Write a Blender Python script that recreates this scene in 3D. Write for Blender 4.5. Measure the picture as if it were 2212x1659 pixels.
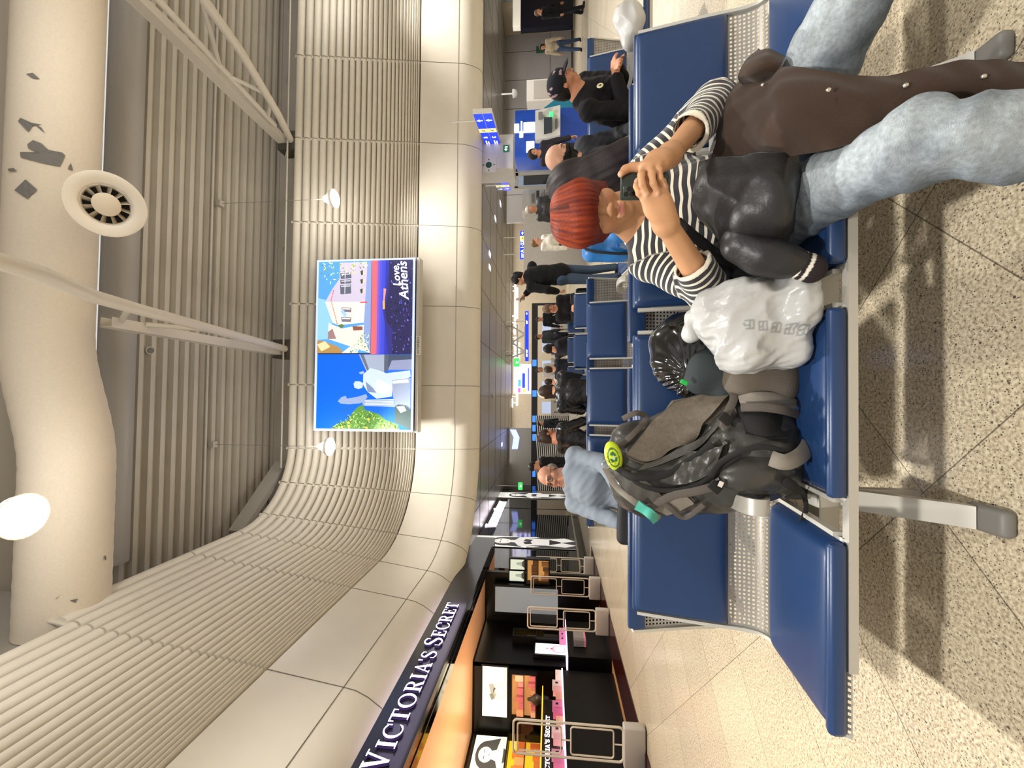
import bpy, bmesh, math, random
import numpy as np
from mathutils import Vector, Matrix, Euler
for _o in list(bpy.data.objects): bpy.data.objects.remove(_o)
SC = bpy.context.scene
COL = SC.collection
R = math.radians
rnd = random.Random(7)

# ------------------------------------------------------------------ camera, exposure, world
CAM_H = 1.12
YAW, PITCH, ROLL, FPX = R(1.72), R(5.5), R(0.2), 885.0
def _basis():
    def rot(a, b, c):
        cr, sr = math.cos(ROLL), math.sin(ROLL)
        a, b = cr*a - sr*b, sr*a + cr*b
        cp, sp = math.cos(PITCH), math.sin(PITCH)
        y, z = cp*c - sp*b, sp*c + cp*b
        cy, sy = math.cos(YAW), math.sin(YAW)
        return Vector((cy*a + sy*y, -sy*a + cy*y, z))
    return rot(1, 0, 0), rot(0, 1, 0), rot(0, 0, 1)
C_RIGHT, C_UP, C_FWD = _basis()
cam_data = bpy.data.cameras.new('camera')
cam = bpy.data.objects.new('camera', cam_data); COL.objects.link(cam)
cam_data.sensor_width = 36.0; cam_data.lens = 36.0*FPX/2212.0; cam_data.clip_start = 0.02; cam_data.clip_end = 300
m = Matrix.Identity(4)                       # the phone is held on its side: picture right = down
for i in range(3):
    m[i][0] = -C_UP[i]; m[i][1] = C_RIGHT[i]; m[i][2] = -C_FWD[i]
m[0][3], m[1][3], m[2][3] = 0, 0, CAM_H
cam.matrix_world = m
SC.camera = cam
vs = SC.view_settings
vs.view_transform = 'Standard'; vs.look = 'None'; vs.gamma = 1.0; vs.use_curve_mapping = False; vs.exposure = 0.22
world = bpy.data.worlds.new('hall_air'); SC.world = world; world.use_nodes = True
world.node_tree.nodes['Background'].inputs[0].default_value = (1.0, 0.98, 0.955, 1)
world.node_tree.nodes['Background'].inputs[1].default_value = 0.66

def ray(px, py):
    return C_FWD + C_RIGHT*((829.5-py)/FPX) + C_UP*((1106-px)/FPX)
def at(px, py, Y):                           # the place at depth Y seen at a spot of the photograph
    d = ray(px, py); t = Y/d.y
    return Vector((d.x*t, Y, CAM_H + d.z*t))
def atz(px, py, Z):
    d = ray(px, py); t = (Z-CAM_H)/d.z
    return Vector((d.x*t, d.y*t, Z))
def atx(px, py, X):
    d = ray(px, py); t = X/d.x
    return Vector((X, d.y*t, CAM_H + d.z*t))

# ------------------------------------------------------------------ lights of the hall, and added fills
def light(kind, name, loc, power, color=(1, .86, .70), size=.3, rot=None, spot=None, blend=.5, sy=None):
    l = bpy.data.lights.new(name, kind); l.energy = power; l.color = color
    if kind == 'AREA':
        l.size = size
        if sy: l.shape = 'RECTANGLE'; l.size_y = sy
    else: l.shadow_soft_size = size
    if kind == 'SPOT': l.spot_size = spot; l.spot_blend = blend
    o = bpy.data.objects.new(name, l); COL.objects.link(o); o.location = loc
    if rot: o.rotation_euler = rot
    return o
LAMPS = [(-1.22, 9.28), (4.73, 9.28), (-1.22, 3.62), (4.73, 3.62), (-1.22, -2.04), (4.73, -2.04), (10.7, 3.62), (10.7, 9.28)]
LAMP_Z = 6.35
for (x, y) in LAMPS:
    light('SPOT', 'pendant_light', (x, y, LAMP_Z-.12), 1350, (1, .97, .915), .14, (0, 0, 0), R(118), 1.0)
    light('POINT', 'pendant_uplight', (x, y, LAMP_Z+.34), 45 if y > 8 else 95, (1, .97, .915), .25)
light('AREA', 'soffit_light', (5, 18.5, 3.6), 620, (1, .96, .92), 18, (0, 0, 0), sy=12)
light('AREA', 'walkway_fill', (15, 17.5, 3.6), 260, (1, .96, .92), 7, (0, 0, 0), sy=5)  # added fill that brightens the far-right walkers
light('AREA', 'far_hall_light', (3, 29.4, 4.25), 620, (1, .97, .93), 22, (0, 0, 0), sy=4.5)
light('AREA', 'shop_light', (-7.2, 7.0, 2.62), 120, (1, .72, .45), 4.5, (0, 0, 0), sy=7)
light('AREA', 'shop_ceiling_fill', (-5.3, 6.3, 1.3), 42, (1, .74, .46), .3, (R(180), 0, 0), sy=2.6)  # added upward fill that brightens the cream shop ceiling

# ------------------------------------------------------------------ small helpers
def srgb(h):
    if isinstance(h, str):
        h = h.lstrip('#'); c = [int(h[i:i+2], 16)/255 for i in (0, 2, 4)]
    else: c = list(h)
    return tuple((v/12.92 if v <= .04045 else ((v+.055)/1.055)**2.4) for v in c) + (1.0,)
MATS = {}
def mat(name, color, rough=.5, metal=0.0, emit=None, es=1.0, noise=0.0, nscale=8.0, bump=0.0, bscale=40.0, coat=0.0, spec=.5, trans=0.0, alpha=1.0, sheen=0.0, attr=False, ior=1.45):
    if name in MATS: return MATS[name]
    M = bpy.data.materials.new(name); M.use_nodes = True; nt = M.node_tree; N = nt.nodes; L = nt.links
    b = N['Principled BSDF']; c = srgb(color)
    b.inputs['Base Color'].default_value = c; b.inputs['Roughness'].default_value = rough; b.inputs['Metallic'].default_value = metal
    b.inputs['Specular IOR Level'].default_value = spec; b.inputs['Coat Weight'].default_value = coat; b.inputs['IOR'].default_value = ior
    b.inputs['Transmission Weight'].default_value = trans; b.inputs['Alpha'].default_value = alpha; b.inputs['Sheen Weight'].default_value = sheen
    if emit is not None:
        b.inputs['Emission Color'].default_value = srgb(emit); b.inputs['Emission Strength'].default_value = es
    tc = N.new('ShaderNodeTexCoord')
    src = None
    if attr:
        a = N.new('ShaderNodeAttribute'); a.attribute_name = 'Col'; src = a.outputs['Color']
        L.new(src, b.inputs['Base Color'])
    if noise:
        n = N.new('ShaderNodeTexNoise'); n.inputs['Scale'].default_value = nscale; n.inputs['Detail'].default_value = 4
        L.new(tc.outputs['Object'], n.inputs['Vector'])
        mr = N.new('ShaderNodeMapRange'); mr.inputs['From Min'].default_value = .3; mr.inputs['From Max'].default_value = .7
        mr.inputs['To Min'].default_value = 1-noise; mr.inputs['To Max'].default_value = 1+noise
        L.new(n.outputs['Fac'], mr.inputs['Value'])
        mx = N.new('ShaderNodeMix'); mx.data_type = 'RGBA'; mx.blend_type = 'MULTIPLY'; mx.inputs['Factor'].default_value = 1
        if src: L.new(src, mx.inputs['A'])
        else: mx.inputs['A'].default_value = c
        L.new(mr.outputs['Result'], mx.inputs['B']); L.new(mx.outputs['Result'], b.inputs['Base Color'])
    if bump:
        n = N.new('ShaderNodeTexNoise'); n.inputs['Scale'].default_value = bscale; n.inputs['Detail'].default_value = 3
        L.new(tc.outputs['Object'], n.inputs['Vector'])
        bp = N.new('ShaderNodeBump'); bp.inputs['Strength'].default_value = bump; bp.inputs['Distance'].default_value = .01
        L.new(n.outputs['Fac'], bp.inputs['Height']); L.new(bp.outputs['Normal'], b.inputs['Normal'])
    MATS[name] = M
    return M

class MB:                                   # collects shapes, builds one mesh object
    def __init__(s): s.v = []; s.f = []; s.mi = []; s.uv = None
    def add(s, vs, fs, mi=0):
        o = len(s.v); s.v += [tuple(v) for v in vs]; s.f += [tuple(i+o for i in f) for f in fs]; s.mi += [mi]*len(fs); return s
    def box(s, lo, hi, mi=0, M=None):
        (a, b, c), (d, e, f) = lo, hi
        vs = [Vector(v) for v in ((a,b,c),(d,b,c),(d,e,c),(a,e,c),(a,b,f),(d,b,f),(d,e,f),(a,e,f))]
        if M is not None: vs = [M @ v for v in vs]
        return s.add(vs, [(3,2,1,0),(4,5,6,7),(0,1,5,4),(1,2,6,5),(2,3,7,6),(3,0,4,7)], mi)
    def cbox(s, c, d, mi=0, M=None):
        return s.box([c[i]-d[i]/2 for i in range(3)], [c[i]+d[i]/2 for i in range(3)], mi, M)
    def rbox(s, lo, hi, r=.01, mi=0, M=None, n=2):            # rounded box
        bm = bmesh.new(); bmesh.ops.create_cube(bm, size=1)
        for v in bm.verts:
            v.co = Vector([lo[i] + (v.co[i]+.5)*(hi[i]-lo[i]) for i in range(3)])
        bmesh.ops.bevel(bm, geom=bm.edges[:], offset=min(r, min(abs(hi[i]-lo[i]) for i in range(3))*.49), segments=n, profile=.5, affect='EDGES')
        if M is not None: bmesh.ops.transform(bm, matrix=M, verts=bm.verts)
        bm.verts.index_update()
        s.add([v.co.copy() for v in bm.verts], [[v.index for v in f.verts] for f in bm.faces], mi); bm.free(); return s
    def tube(s, pts, r, n=8, mi=0, cap=True, closed=False, flat=None, up=None):
        pts = [Vector(p) for p in pts]; k = len(pts); rs = r if isinstance(r, (list, tuple)) else [r]*k
        o = len(s.v); ref = Vector(up) if up is not None else None; prev = None
        for i, p in enumerate(pts):
            t = (pts[(i+1) % k]-pts[i-1]) if closed else (pts[min(i+1, k-1)]-pts[max(i-1, 0)])
            if t.length < 1e-9: t = Vector((0, 0, 1))
            t.normalize()
            u = prev if prev is not None else (ref if ref is not None else (Vector((0, 0, 1)) if abs(t.z) < .9 else Vector((1, 0, 0))))
            if ref is not None: u = ref
            u = u - t*u.dot(t)
            if u.length < 1e-6: u = t.orthogonal()
            u.normalize(); w = t.cross(u); prev = u
            fx = flat if flat else 1.0
            for j in range(n):
                a = 2*math.pi*(j+.5)/n
                s.v.append(tuple(p + u*(math.cos(a)*rs[i]*fx) + w*(math.sin(a)*rs[i])))
        m_ = k if closed else k-1
        for i in range(m_):
            for j in range(n):
                a, b = o+i*n+j, o+i*n+(j+1) % n; c, d = o+((i+1) % k)*n+(j+1) % n, o+((i+1) % k)*n+j
                s.f.append((a, b, c, d)); s.mi.append(mi)
        if cap and not closed:
            s.f.append(tuple(o+j for j in reversed(range(n)))); s.mi.append(mi)
            s.f.append(tuple(o+(k-1)*n+j for j in range(n))); s.mi.append(mi)
        return s
    def bar(s, pts, w, t, side, mi=0):                       # flat bar: width w along 'side', thickness t
        pts = [Vector(p) for p in pts]; side = Vector(side).normalized(); o = len(s.v); k = len(pts)
        for i, p in enumerate(pts):
            tg = (pts[min(i+1, k-1)]-pts[max(i-1, 0)]).normalized(); nn = tg.cross(side).normalized()
            for a, b in ((-1, -1), (1, -1), (1, 1), (-1, 1)): s.v.append(tuple(p + side*(a*w/2) + nn*(b*t/2)))
        for i in range(k-1):
            for j in range(4): s.f.append((o+i*4+j, o+i*4+(j+1) % 4, o+i*4+4+(j+1) % 4, o+i*4+4+j)); s.mi.append(mi)
        s.f.append((o+3, o+2, o+1, o)); s.mi.append(mi); e = o+(k-1)*4; s.f.append((e, e+1, e+2, e+3)); s.mi.append(mi)
        return s
    def lathe(s, prof, n=24, mi=0, M=None):                  # profile (r, z) about the Z axis
        o = len(s.v); k = len(prof)
        for (r, z) in prof:
            for j in range(n):
                a = 2*math.pi*j/n; v = Vector((r*math.cos(a), r*math.sin(a), z)); s.v.append(tuple(M @ v if M is not None else v))
        for i in range(k-1):
            for j in range(n): s.f.append((o+i*n+j, o+i*n+(j+1) % n, o+(i+1)*n+(j+1) % n, o+(i+1)*n+j)); s.mi.append(mi)
        return s
    def disc(s, r, n=24, M=None, mi=0, rx=None):
        vs = [Vector((r*math.cos(2*math.pi*j/n), (rx or r)*math.sin(2*math.pi*j/n), 0)) for j in range(n)]
        if M is not None: vs = [M @ v for v in vs]
        return s.add(vs, [tuple(range(n))], mi)
    def prism(s, poly, z0, z1, mi=0, M=None):                # polygon (x, y) extruded in z
        k = len(poly); vs = [Vector((x, y, z0)) for x, y in poly]+[Vector((x, y, z1)) for x, y in poly]
        if M is not None: vs = [M @ v for v in vs]
        return s.add(vs, [tuple(reversed(range(k))), tuple(range(k, 2*k))]+[(i, (i+1) % k, k+(i+1) % k, k+i) for i in range(k)], mi)
    def grid(s, rows, mi=0):                                  # rows of points -> quads
        o = len(s.v); a = len(rows); b = len(rows[0])
        for r_ in rows: s.v += [tuple(p) for p in r_]
        for i in range(a-1):
            for j in range(b-1): s.f.append((o+i*b+j, o+i*b+j+1, o+(i+1)*b+j+1, o+(i+1)*b+j)); s.mi.append(mi)
        return s
    def xf(s, M): s.v = [tuple(M @ Vector(v)) for v in s.v]; return s
    def build(s, name, mats, parent=None, smooth=None, w=False):
        if w and parent is not None:
            s.xf((Matrix.Translation(parent.location) @ parent.rotation_euler.to_matrix().to_4x4()).inverted())
        me = bpy.data.meshes.new(name); me.from_pydata(s.v, [], s.f)
        if not isinstance(mats, (list, tuple)): mats = [mats]
        for q in mats: me.materials.append(q)
        if len(mats) > 1: me.polygons.foreach_set('material_index', s.mi)
        me.validate(); me.update()
        if smooth:
            bm = bmesh.new(); bm.from_mesh(me); bmesh.ops.recalc_face_normals(bm, faces=bm.faces)
            for e in bm.edges:
                e.smooth = not (len(e.link_faces) == 2 and e.calc_face_angle(0) > R(smooth))
            for f in bm.faces: f.smooth = True
            bm.to_mesh(me); bm.free()
        o = bpy.data.objects.new(name, me); COL.objects.link(o)
        if parent is not None: o.parent = parent
        return o
def tag(o, label, cat, group=None):
    o['label'] = label; o['category'] = cat
    if group: o['group'] = group
    return o
def thing(name, label, cat, loc=(0, 0, 0), rz=0, group=None):
    o = bpy.data.objects.new(name, None); COL.objects.link(o); o.location = loc; o.rotation_euler = (0, 0, rz)
    o.empty_display_size = .1
    return tag(o, label, cat, group)
def struct(o): o['kind'] = 'structure'; return o
def dup(root, loc=None, rz=None, label=None, group=None):
    def cp(o, par):
        c = o.copy(); COL.objects.link(c)
        if par is not None: c.parent = par
        for ch in list(o.children): cp(ch, c)
        return c
    r = cp(root, None)
    if loc is not None: r.location = loc
    if rz is not None: r.rotation_euler = (0, 0, rz)
    if label: r['label'] = label
    if group: r['group'] = group
    return r
def text_obj(name, body, size, M, material, parent=None, depth=.004, font=None, align='CENTER', sx=1.0, bold=0.0, shear=0.0, spacing=1.0):
    cu = bpy.data.curves.new(name, 'FONT'); cu.body = body; cu.size = size; cu.extrude = depth; cu.align_x = align; cu.align_y = 'CENTER'
    cu.offset = bold; cu.shear = shear; cu.space_character = spacing; cu.resolution_u = 3
    o = bpy.data.objects.new(name, cu); COL.objects.link(o)
    dg = bpy.context.evaluated_depsgraph_get(); me = bpy.data.meshes.new_from_object(o.evaluated_get(dg))
    bpy.data.objects.remove(o); bpy.data.curves.remove(cu)
    me.transform(M @ Matrix.Diagonal((sx, 1, 1, 1))); me.materials.clear(); me.materials.append(material); me.name = name
    o = bpy.data.objects.new(name, me); COL.objects.link(o)
    if parent is not None: o.parent = parent
    return o
def frameM(o, ex, ey):                        # matrix whose x runs along ex and y along ey, at o
    ex = Vector(ex).normalized(); ez = ex.cross(Vector(ey)).normalized(); ey = ez.cross(ex)
    M_ = Matrix.Identity(4)
    for i in range(3): M_[i][0], M_[i][1], M_[i][2], M_[i][3] = ex[i], ey[i], ez[i], o[i]
    return M_
BACKM = lambda o: frameM(o, (1, 0, 0), (0, 0, 1))     # a surface that faces the camera side (-Y): text reads left to right
# ------------------------------------------------------------------ soft shapes: one continuous surface grown round limbs, cloth and bags
class Soft:
    def __init__(s, lo, hi, h):
        s.lo = np.array(lo, float); s.h = h; s.n = np.maximum(4, np.ceil((np.array(hi)-s.lo)/h).astype(int)+1)
        s.F = np.full(s.n, .5, np.float32); s.ax = [s.lo[i]+h*np.arange(s.n[i]) for i in range(3)]
    def _sl(s, lo, hi):
        a = np.clip(np.floor((np.array(lo)-s.lo)/s.h).astype(int), 0, s.n-1); b = np.clip(np.ceil((np.array(hi)-s.lo)/s.h).astype(int)+1, 1, s.n)
        if np.any(b <= a): return None
        sl = tuple(slice(a[i], b[i]) for i in range(3))
        P = np.stack(np.meshgrid(*[s.ax[i][sl[i]] for i in range(3)], indexing='ij'), -1).astype(np.float32)
        return sl, P
    def _put(s, sl, d, k, op):
        A = s.F[sl]
        if op == 'sub':
            d = -d
            if k: h = np.maximum(k-np.abs(A-d), 0)/k; s.F[sl] = np.maximum(A, d)+h*h*k*.25
            else: s.F[sl] = np.maximum(A, d)
        elif k: h = np.maximum(k-np.abs(A-d), 0)/k; s.F[sl] = np.minimum(A, d)-h*h*k*.25
        else: s.F[sl] = np.minimum(A, d)
    def cap(s, a, b, ra, rb=None, k=.02, op='add', flat=None):     # tapered limb; flat = (axis, factor) squashes it
        a = np.array(a, float); b = np.array(b, float); rb = ra if rb is None else rb; g = max(ra, rb)+k+3*s.h
        q = s._sl(np.minimum(a, b)-g, np.maximum(a, b)+g)
        if q is None: return s
        sl, P = q; ba = b-a; pa = P-a; t = np.clip((pa@ba)/max(ba@ba, 1e-9), 0, 1)
        w = pa-t[..., None]*ba
        if flat is not None:
            ax = np.array(flat[0], float); ax /= np.linalg.norm(ax); w = w+((w@ax)*(1/flat[1]-1))[..., None]*ax
        d = np.linalg.norm(w, axis=-1)-(ra+t*(rb-ra)); s._put(sl, d, k, op); return s
    def ell(s, c, r, k=.02, op='add', rot=None):
        c = np.array(c, float); r = np.array(r, float); g = r.max()+k+3*s.h; q = s._sl(c-g, c+g)
        if q is None: return s
        sl, P = q; p = P-c
        if rot is not None: p = p@np.array(rot)                      # rot columns = local axes
        k0 = np.linalg.norm(p/r, axis=-1); k1 = np.linalg.norm(p/(r*r), axis=-1)
        d = k0*(k0-1)/np.maximum(k1, 1e-6); s._put(sl, d, k, op); return s
    def box(s, c, hs, r=.02, k=.02, op='add', rot=None, taper=0):
        c = np.array(c, float); hs = np.array(hs, float); g = np.linalg.norm(hs)+k+3*s.h; q = s._sl(c-g, c+g)
        if q is None: return s
        sl, P = q; p = P-c
        if rot is not None: p = p@np.array(rot)
        if taper: f = 1+taper*p[..., 2:3]/hs[2]; p = np.concatenate([p[..., :2]/f, p[..., 2:]], -1)
        e = np.abs(p)-(hs-r); d = np.linalg.norm(np.maximum(e, 0), axis=-1)+np.minimum(e.max(-1), 0)-r
        s._put(sl, d, k, op); return s
    def warp(s, fn): # fn(P) -> offset added to the field
        P = np.stack(np.meshgrid(*s.ax, indexing='ij'), -1).astype(np.float32); s.F += fn(P).astype(np.float32); return s
    def mesh(s):
        F = s.F; n = s.n; ins = F < 0
        for ax in range(3):                                          # close at the border
            for e in (0, -1):
                ix = [slice(None)]*3; ix[ax] = e; F[tuple(ix)] = np.maximum(F[tuple(ix)], 1e-4)
        ins = F < 0; m = n-1
        cnt = np.zeros(m, np.int16)
        for i in (0, 1):
            for j in (0, 1):
                for k in (0, 1): cnt += ins[i:m[0]+i, j:m[1]+j, k:m[2]+k]
        cell = np.argwhere((cnt > 0) & (cnt < 8)); idx = np.full(m, -1, np.int64); idx[tuple(cell.T)] = np.arange(len(cell))
        V = np.zeros((len(cell), 3)); W = np.zeros(len(cell)); cs = [(i, j, k) for i in (0, 1) for j in (0, 1) for k in (0, 1)]
        for a in cs:
            for ax in range(3):
                if a[ax]: continue
                b = list(a); b[ax] = 1
                fa = F[tuple((cell+a).T)]; fb = F[tuple((cell+b).T)]; x = (fa < 0) != (fb < 0)
                t = np.where(x, fa/np.where(x, fa-fb, 1), 0); p = np.array(a)+t[:, None]*(np.array(b)-np.array(a))
                V += p*x[:, None]; W += x
        V = s.lo+(cell+V/W[:, None])*s.h
        Q = []
        for ax in range(3):
            u, v = [(1, 2), (2, 0), (0, 1)][ax]
            sa = [slice(0, n[i]) for i in range(3)]; sb = list(sa); sa[ax] = slice(0, n[ax]-1); sb[ax] = slice(1, n[ax])
            x = ins[tuple(sa)] != ins[tuple(sb)]; E_ = np.argwhere(x); E_ = E_[(E_[:, u] > 0) & (E_[:, v] > 0) & (E_[:, u] < m[u]) & (E_[:, v] < m[v])]
            if not len(E_): continue
            f = ins[tuple(E_.T)]; c = []
            for du, dv in ((1, 1), (0, 1), (0, 0), (1, 0)):
                e = E_.copy(); e[:, u] -= du; e[:, v] -= dv; c.append(idx[tuple(e.T)])
            q = np.stack(c, 1); q[~f] = q[~f][:, ::-1]; Q.append(q)
        return V, np.concatenate(Q)
    def build(s, name, material, parent=None, col=None, smooth=0, uv=None, w=False, keep=None, fall=None):
        V, Q = s.mesh()
        if keep is not None:
            kv = keep(V); kq = kv[Q].all(1); Q = Q[kq]
        if smooth:
            E_ = np.concatenate([Q[:, [0, 1]], Q[:, [1, 2]], Q[:, [2, 3]], Q[:, [3, 0]]])
            for _ in range(smooth):
                A = np.zeros_like(V); C = np.zeros(len(V)); np.add.at(A, E_[:, 0], V[E_[:, 1]]); np.add.at(A, E_[:, 1], V[E_[:, 0]]); np.add.at(C, E_[:, 0], 1); np.add.at(C, E_[:, 1], 1)
                V = V*.5+.5*A/np.maximum(C, 1)[:, None]
        return np_mesh(name, V, Q, material, parent, col, uv, w)
def np_mesh(name, V, Q, material, parent=None, col=None, uv=None, w=False):
    me = bpy.data.meshes.new(name); Vl = V
    if w and parent is not None:
        M_ = np.array((Matrix.Translation(parent.location) @ parent.rotation_euler.to_matrix().to_4x4()).inverted()); Vl = V@M_[:3, :3].T+M_[:3, 3]
    me.vertices.add(len(V)); me.vertices.foreach_set('co', Vl.astype(np.float32).ravel())
    me.loops.add(Q.size); me.loops.foreach_set('vertex_index', Q.astype(np.int32).ravel())
    me.polygons.add(len(Q)); me.polygons.foreach_set('loop_start', np.arange(0, Q.size, 4, dtype=np.int32))
    me.polygons.foreach_set('use_smooth', np.ones(len(Q), bool))
    me.update(calc_edges=True); me.validate()
    mats = material if isinstance(material, (list, tuple)) else [material]
    for q in mats: me.materials.append(q)
    if col is not None:
        a = me.color_attributes.new('Col', 'FLOAT_COLOR', 'POINT'); c = np.ones((len(V), 4), np.float32); c[:, :3] = col(V)[:, :3]; a.data.foreach_set('color', c.ravel())
    if uv is not None:                                               # a point attribute 'st' (two measures along the cloth)
        a = me.attributes.new('st', 'FLOAT_VECTOR', 'POINT'); c = np.zeros((len(V), 3), np.float32); z = uv(V); c[:, :z.shape[1]] = z; a.data.foreach_set('vector', c.ravel())
    o = bpy.data.objects.new(name, me); COL.objects.link(o)
    if parent is not None: o.parent = parent
    return o
def npn(P, f, seed=0, k=4):                                          # cheap smooth noise, about -1..1
    r_ = np.random.RandomState(seed); z = 0
    for i in range(k):
        d = r_.randn(3)*f; z = z+np.sin(P@d+r_.rand()*6.28)
    return z/k
def segt(P, a, b):                                                   # distance to a segment and place along it
    a = np.array(a, float); b = np.array(b, float); ba = b-a; t = np.clip(((P-a)@ba)/max(ba@ba, 1e-9), 0, 1)
    return np.linalg.norm(P-a-t[:, None]*ba, axis=1), t
# ------------------------------------------------------------------ floor, walls, ceiling
def nm(nt, op, a, b=None):
    n = nt.nodes.new('ShaderNodeMath'); n.operation = op
    for i, x in enumerate((a, b)):
        if x is None: continue
        if isinstance(x, (int, float)): n.inputs[i].default_value = x
        else: nt.links.new(x, n.inputs[i])
    return n.outputs[0]
def mixc(nt, fac, a, b, blend='MIX'):
    n = nt.nodes.new('ShaderNodeMix'); n.data_type = 'RGBA'; n.blend_type = blend
    for k, x in (('Factor', fac), ('A', a), ('B', b)):
        if isinstance(x, (int, float)): n.inputs[k].default_value = x
        elif isinstance(x, tuple): n.inputs[k].default_value = x
        else: nt.links.new(x, n.inputs[k])
    return n.outputs['Result']
def ramp(nt, fac, stops):
    n = nt.nodes.new('ShaderNodeValToRGB'); e = n.color_ramp.elements
    while len(e) < len(stops): e.new(.5)
    for i, (p, c) in enumerate(stops): e[i].position = p; e[i].color = c if len(c) == 4 else c+(1,)
    nt.links.new(fac, n.inputs[0]); return n.outputs[0]
def granite():
    M = mat('granite', '#b9ab90', .22, spec=.5); nt = M.node_tree; N = nt.nodes; L = nt.links; b = N['Principled BSDF']
    g = N.new('ShaderNodeNewGeometry'); pos = g.outputs['Position']
    def noise(sc, det=2, ro=.5):
        n = N.new('ShaderNodeTexNoise'); n.inputs['Scale'].default_value = sc; n.inputs['Detail'].default_value = det; n.inputs['Roughness'].default_value = ro
        L.new(pos, n.inputs['Vector']); return n.outputs['Fac']
    c = ramp(nt, noise(105, 3, .6), [(.30, srgb('#857866')), (.44, srgb('#b3a58c')), (.55, srgb('#cabda2')), (.70, srgb('#ded4bc'))])
    v = N.new('ShaderNodeTexVoronoi'); v.inputs['Scale'].default_value = 150; v.inputs['Randomness'].default_value = 1; L.new(pos, v.inputs['Vector'])
    sp = nm(nt, 'LESS_THAN', v.outputs['Distance'], .30)
    pick = nm(nt, 'GREATER_THAN', N.new('ShaderNodeSeparateColor').outputs[0], .70)
    sc = [n for n in N if n.type == 'SEPARATE_COLOR'][0]; L.new(v.outputs['Color'], sc.inputs[0])
    c = mixc(nt, nm(nt, 'MULTIPLY', nm(nt, 'MULTIPLY', sp, pick), .85), c, srgb('#3b342c'))
    v2 = N.new('ShaderNodeTexVoronoi'); v2.inputs['Scale'].default_value = 48; L.new(pos, v2.inputs['Vector'])
    s2 = N.new('ShaderNodeSeparateColor'); L.new(v2.outputs['Color'], s2.inputs[0])
    big = nm(nt, 'MULTIPLY', nm(nt, 'LESS_THAN', v2.outputs['Distance'], .17), nm(nt, 'GREATER_THAN', s2.outputs[1], .72))
    c = mixc(nt, nm(nt, 'MULTIPLY', big, .8), c, srgb('#2e2824'))
    sx = N.new('ShaderNodeSeparateXYZ'); L.new(pos, sx.inputs[0]); x, y = sx.outputs[0], sx.outputs[1]
    k = 1/math.sqrt(2)
    def joint(expr, off):
        f = nm(nt, 'FRACT', nm(nt, 'DIVIDE', nm(nt, 'SUBTRACT', expr, off), .6))
        return nm(nt, 'GREATER_THAN', nm(nt, 'ABSOLUTE', nm(nt, 'SUBTRACT', f, .5)), .5-.0032)
    u = nm(nt, 'MULTIPLY', nm(nt, 'ADD', x, y), k); w = nm(nt, 'MULTIPLY', nm(nt, 'SUBTRACT', y, x), k)
    j = nm(nt, 'MAXIMUM', joint(u, .162), joint(w, .563))
    tile = N.new('ShaderNodeTexWhiteNoise'); tile.noise_dimensions = '2D'; cb = N.new('ShaderNodeCombineXYZ')
    L.new(nm(nt, 'FLOOR', nm(nt, 'DIVIDE', nm(nt, 'SUBTRACT', u, .162), .6)), cb.inputs[0]); L.new(nm(nt, 'FLOOR', nm(nt, 'DIVIDE', nm(nt, 'SUBTRACT', w, .563), .6)), cb.inputs[1])
    L.new(cb.outputs[0], tile.inputs['Vector'])
    tv = nm(nt, 'ADD', nm(nt, 'MULTIPLY', tile.outputs['Value'], .12), .94)
    c = mixc(nt, 1.0, c, tv, 'MULTIPLY')
    c = mixc(nt, nm(nt, 'MULTIPLY', j, .75), c, srgb('#4a4034'))
    L.new(c, b.inputs['Base Color'])
    return M
fl = MB(); fl.box((-16, -9, -.2), (24, 60, 0)); struct(fl.build('floor', granite()))

M_clad = mat('clad_white', '#d6cfc1', .32, spec=.4, noise=.02, nscale=3)
M_slat = mat('slat_white', '#cfc8ba', .5, noise=.03, nscale=5)
M_void = mat('void', '#2b2a28', .9)
M_soff = mat('soffit_metal', '#8f8d8a', .3, metal=.3, noise=.05, nscale=1.5)
M_roof = mat('roof_deck', '#b9b3a8', .5, noise=.04, nscale=2)
M_steel = mat('painted_steel', '#b9b4ab', .4)
M_joint = mat('joint', '#4d4943', .8)
BX, BY, RC = -3.66, 10.83, 2.35
def plan(s, o):                # s runs from the far right along the back wall, round the corner, along the left wall
    if s < 0: return (BX+RC-s, BY-o), (0, -1)
    La = RC*math.pi/2
    if s < La:
        a = s/RC; r_ = RC-o; return (BX+RC-r_*math.sin(a), BY-RC+r_*math.cos(a)), (math.sin(a), -math.cos(a))
    return (BX+o, BY-RC-(s-La)), (1, 0)
LA = RC*math.pi/2
S0, S1 = -22.0, LA+17
seams = [-(x-(BX+RC)) for x in (18.0, 15.6, 13.4, 11.25, 9.17, 6.9, 4.62, 2.42, .27)]+[.12, LA*.36, LA*.70, LA]+[LA+(BY-RC-y) for y in (7.26, 5.02, 2.78, .5, -1.8, -4, -6.2)]
ss = sorted([S0, S1]+seams+[LA*i/12 for i in range(13)])
PROF = [(-.42, 3.10), (-.34, 3.12), (-.22, 3.2), (-.1, 3.38), (-.03, 3.54), (0, 3.70), (.15, 4.72)]
def sweep(prof, s_list): return [[Vector((*plan(s, o)[0], z)) for s in s_list] for o, z in prof]
cl = MB(); cl.grid(sweep(PROF, ss), 0); cl.grid(sweep([(.15, 4.72), (-.3, 4.74)], ss), 0)
for s in seams:                                                # panel joints
    pr = [Vector((*plan(s, o+.003)[0], z)) for o, z in PROF]; d = plan(s, 0)[1]; t = Vector((-d[1], d[0], 0)); cl.bar(pr, .010, .006, t, 1)
jl = [Vector((*plan(s, .004)[0], 3.70)) for s in ss]; cl.bar(jl, .007, .006, (0, 0, 1), 1)
struct(cl.build('wall_cladding', [M_clad, mat('clad_joint', '#6f695f', .8)], smooth=35))
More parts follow.
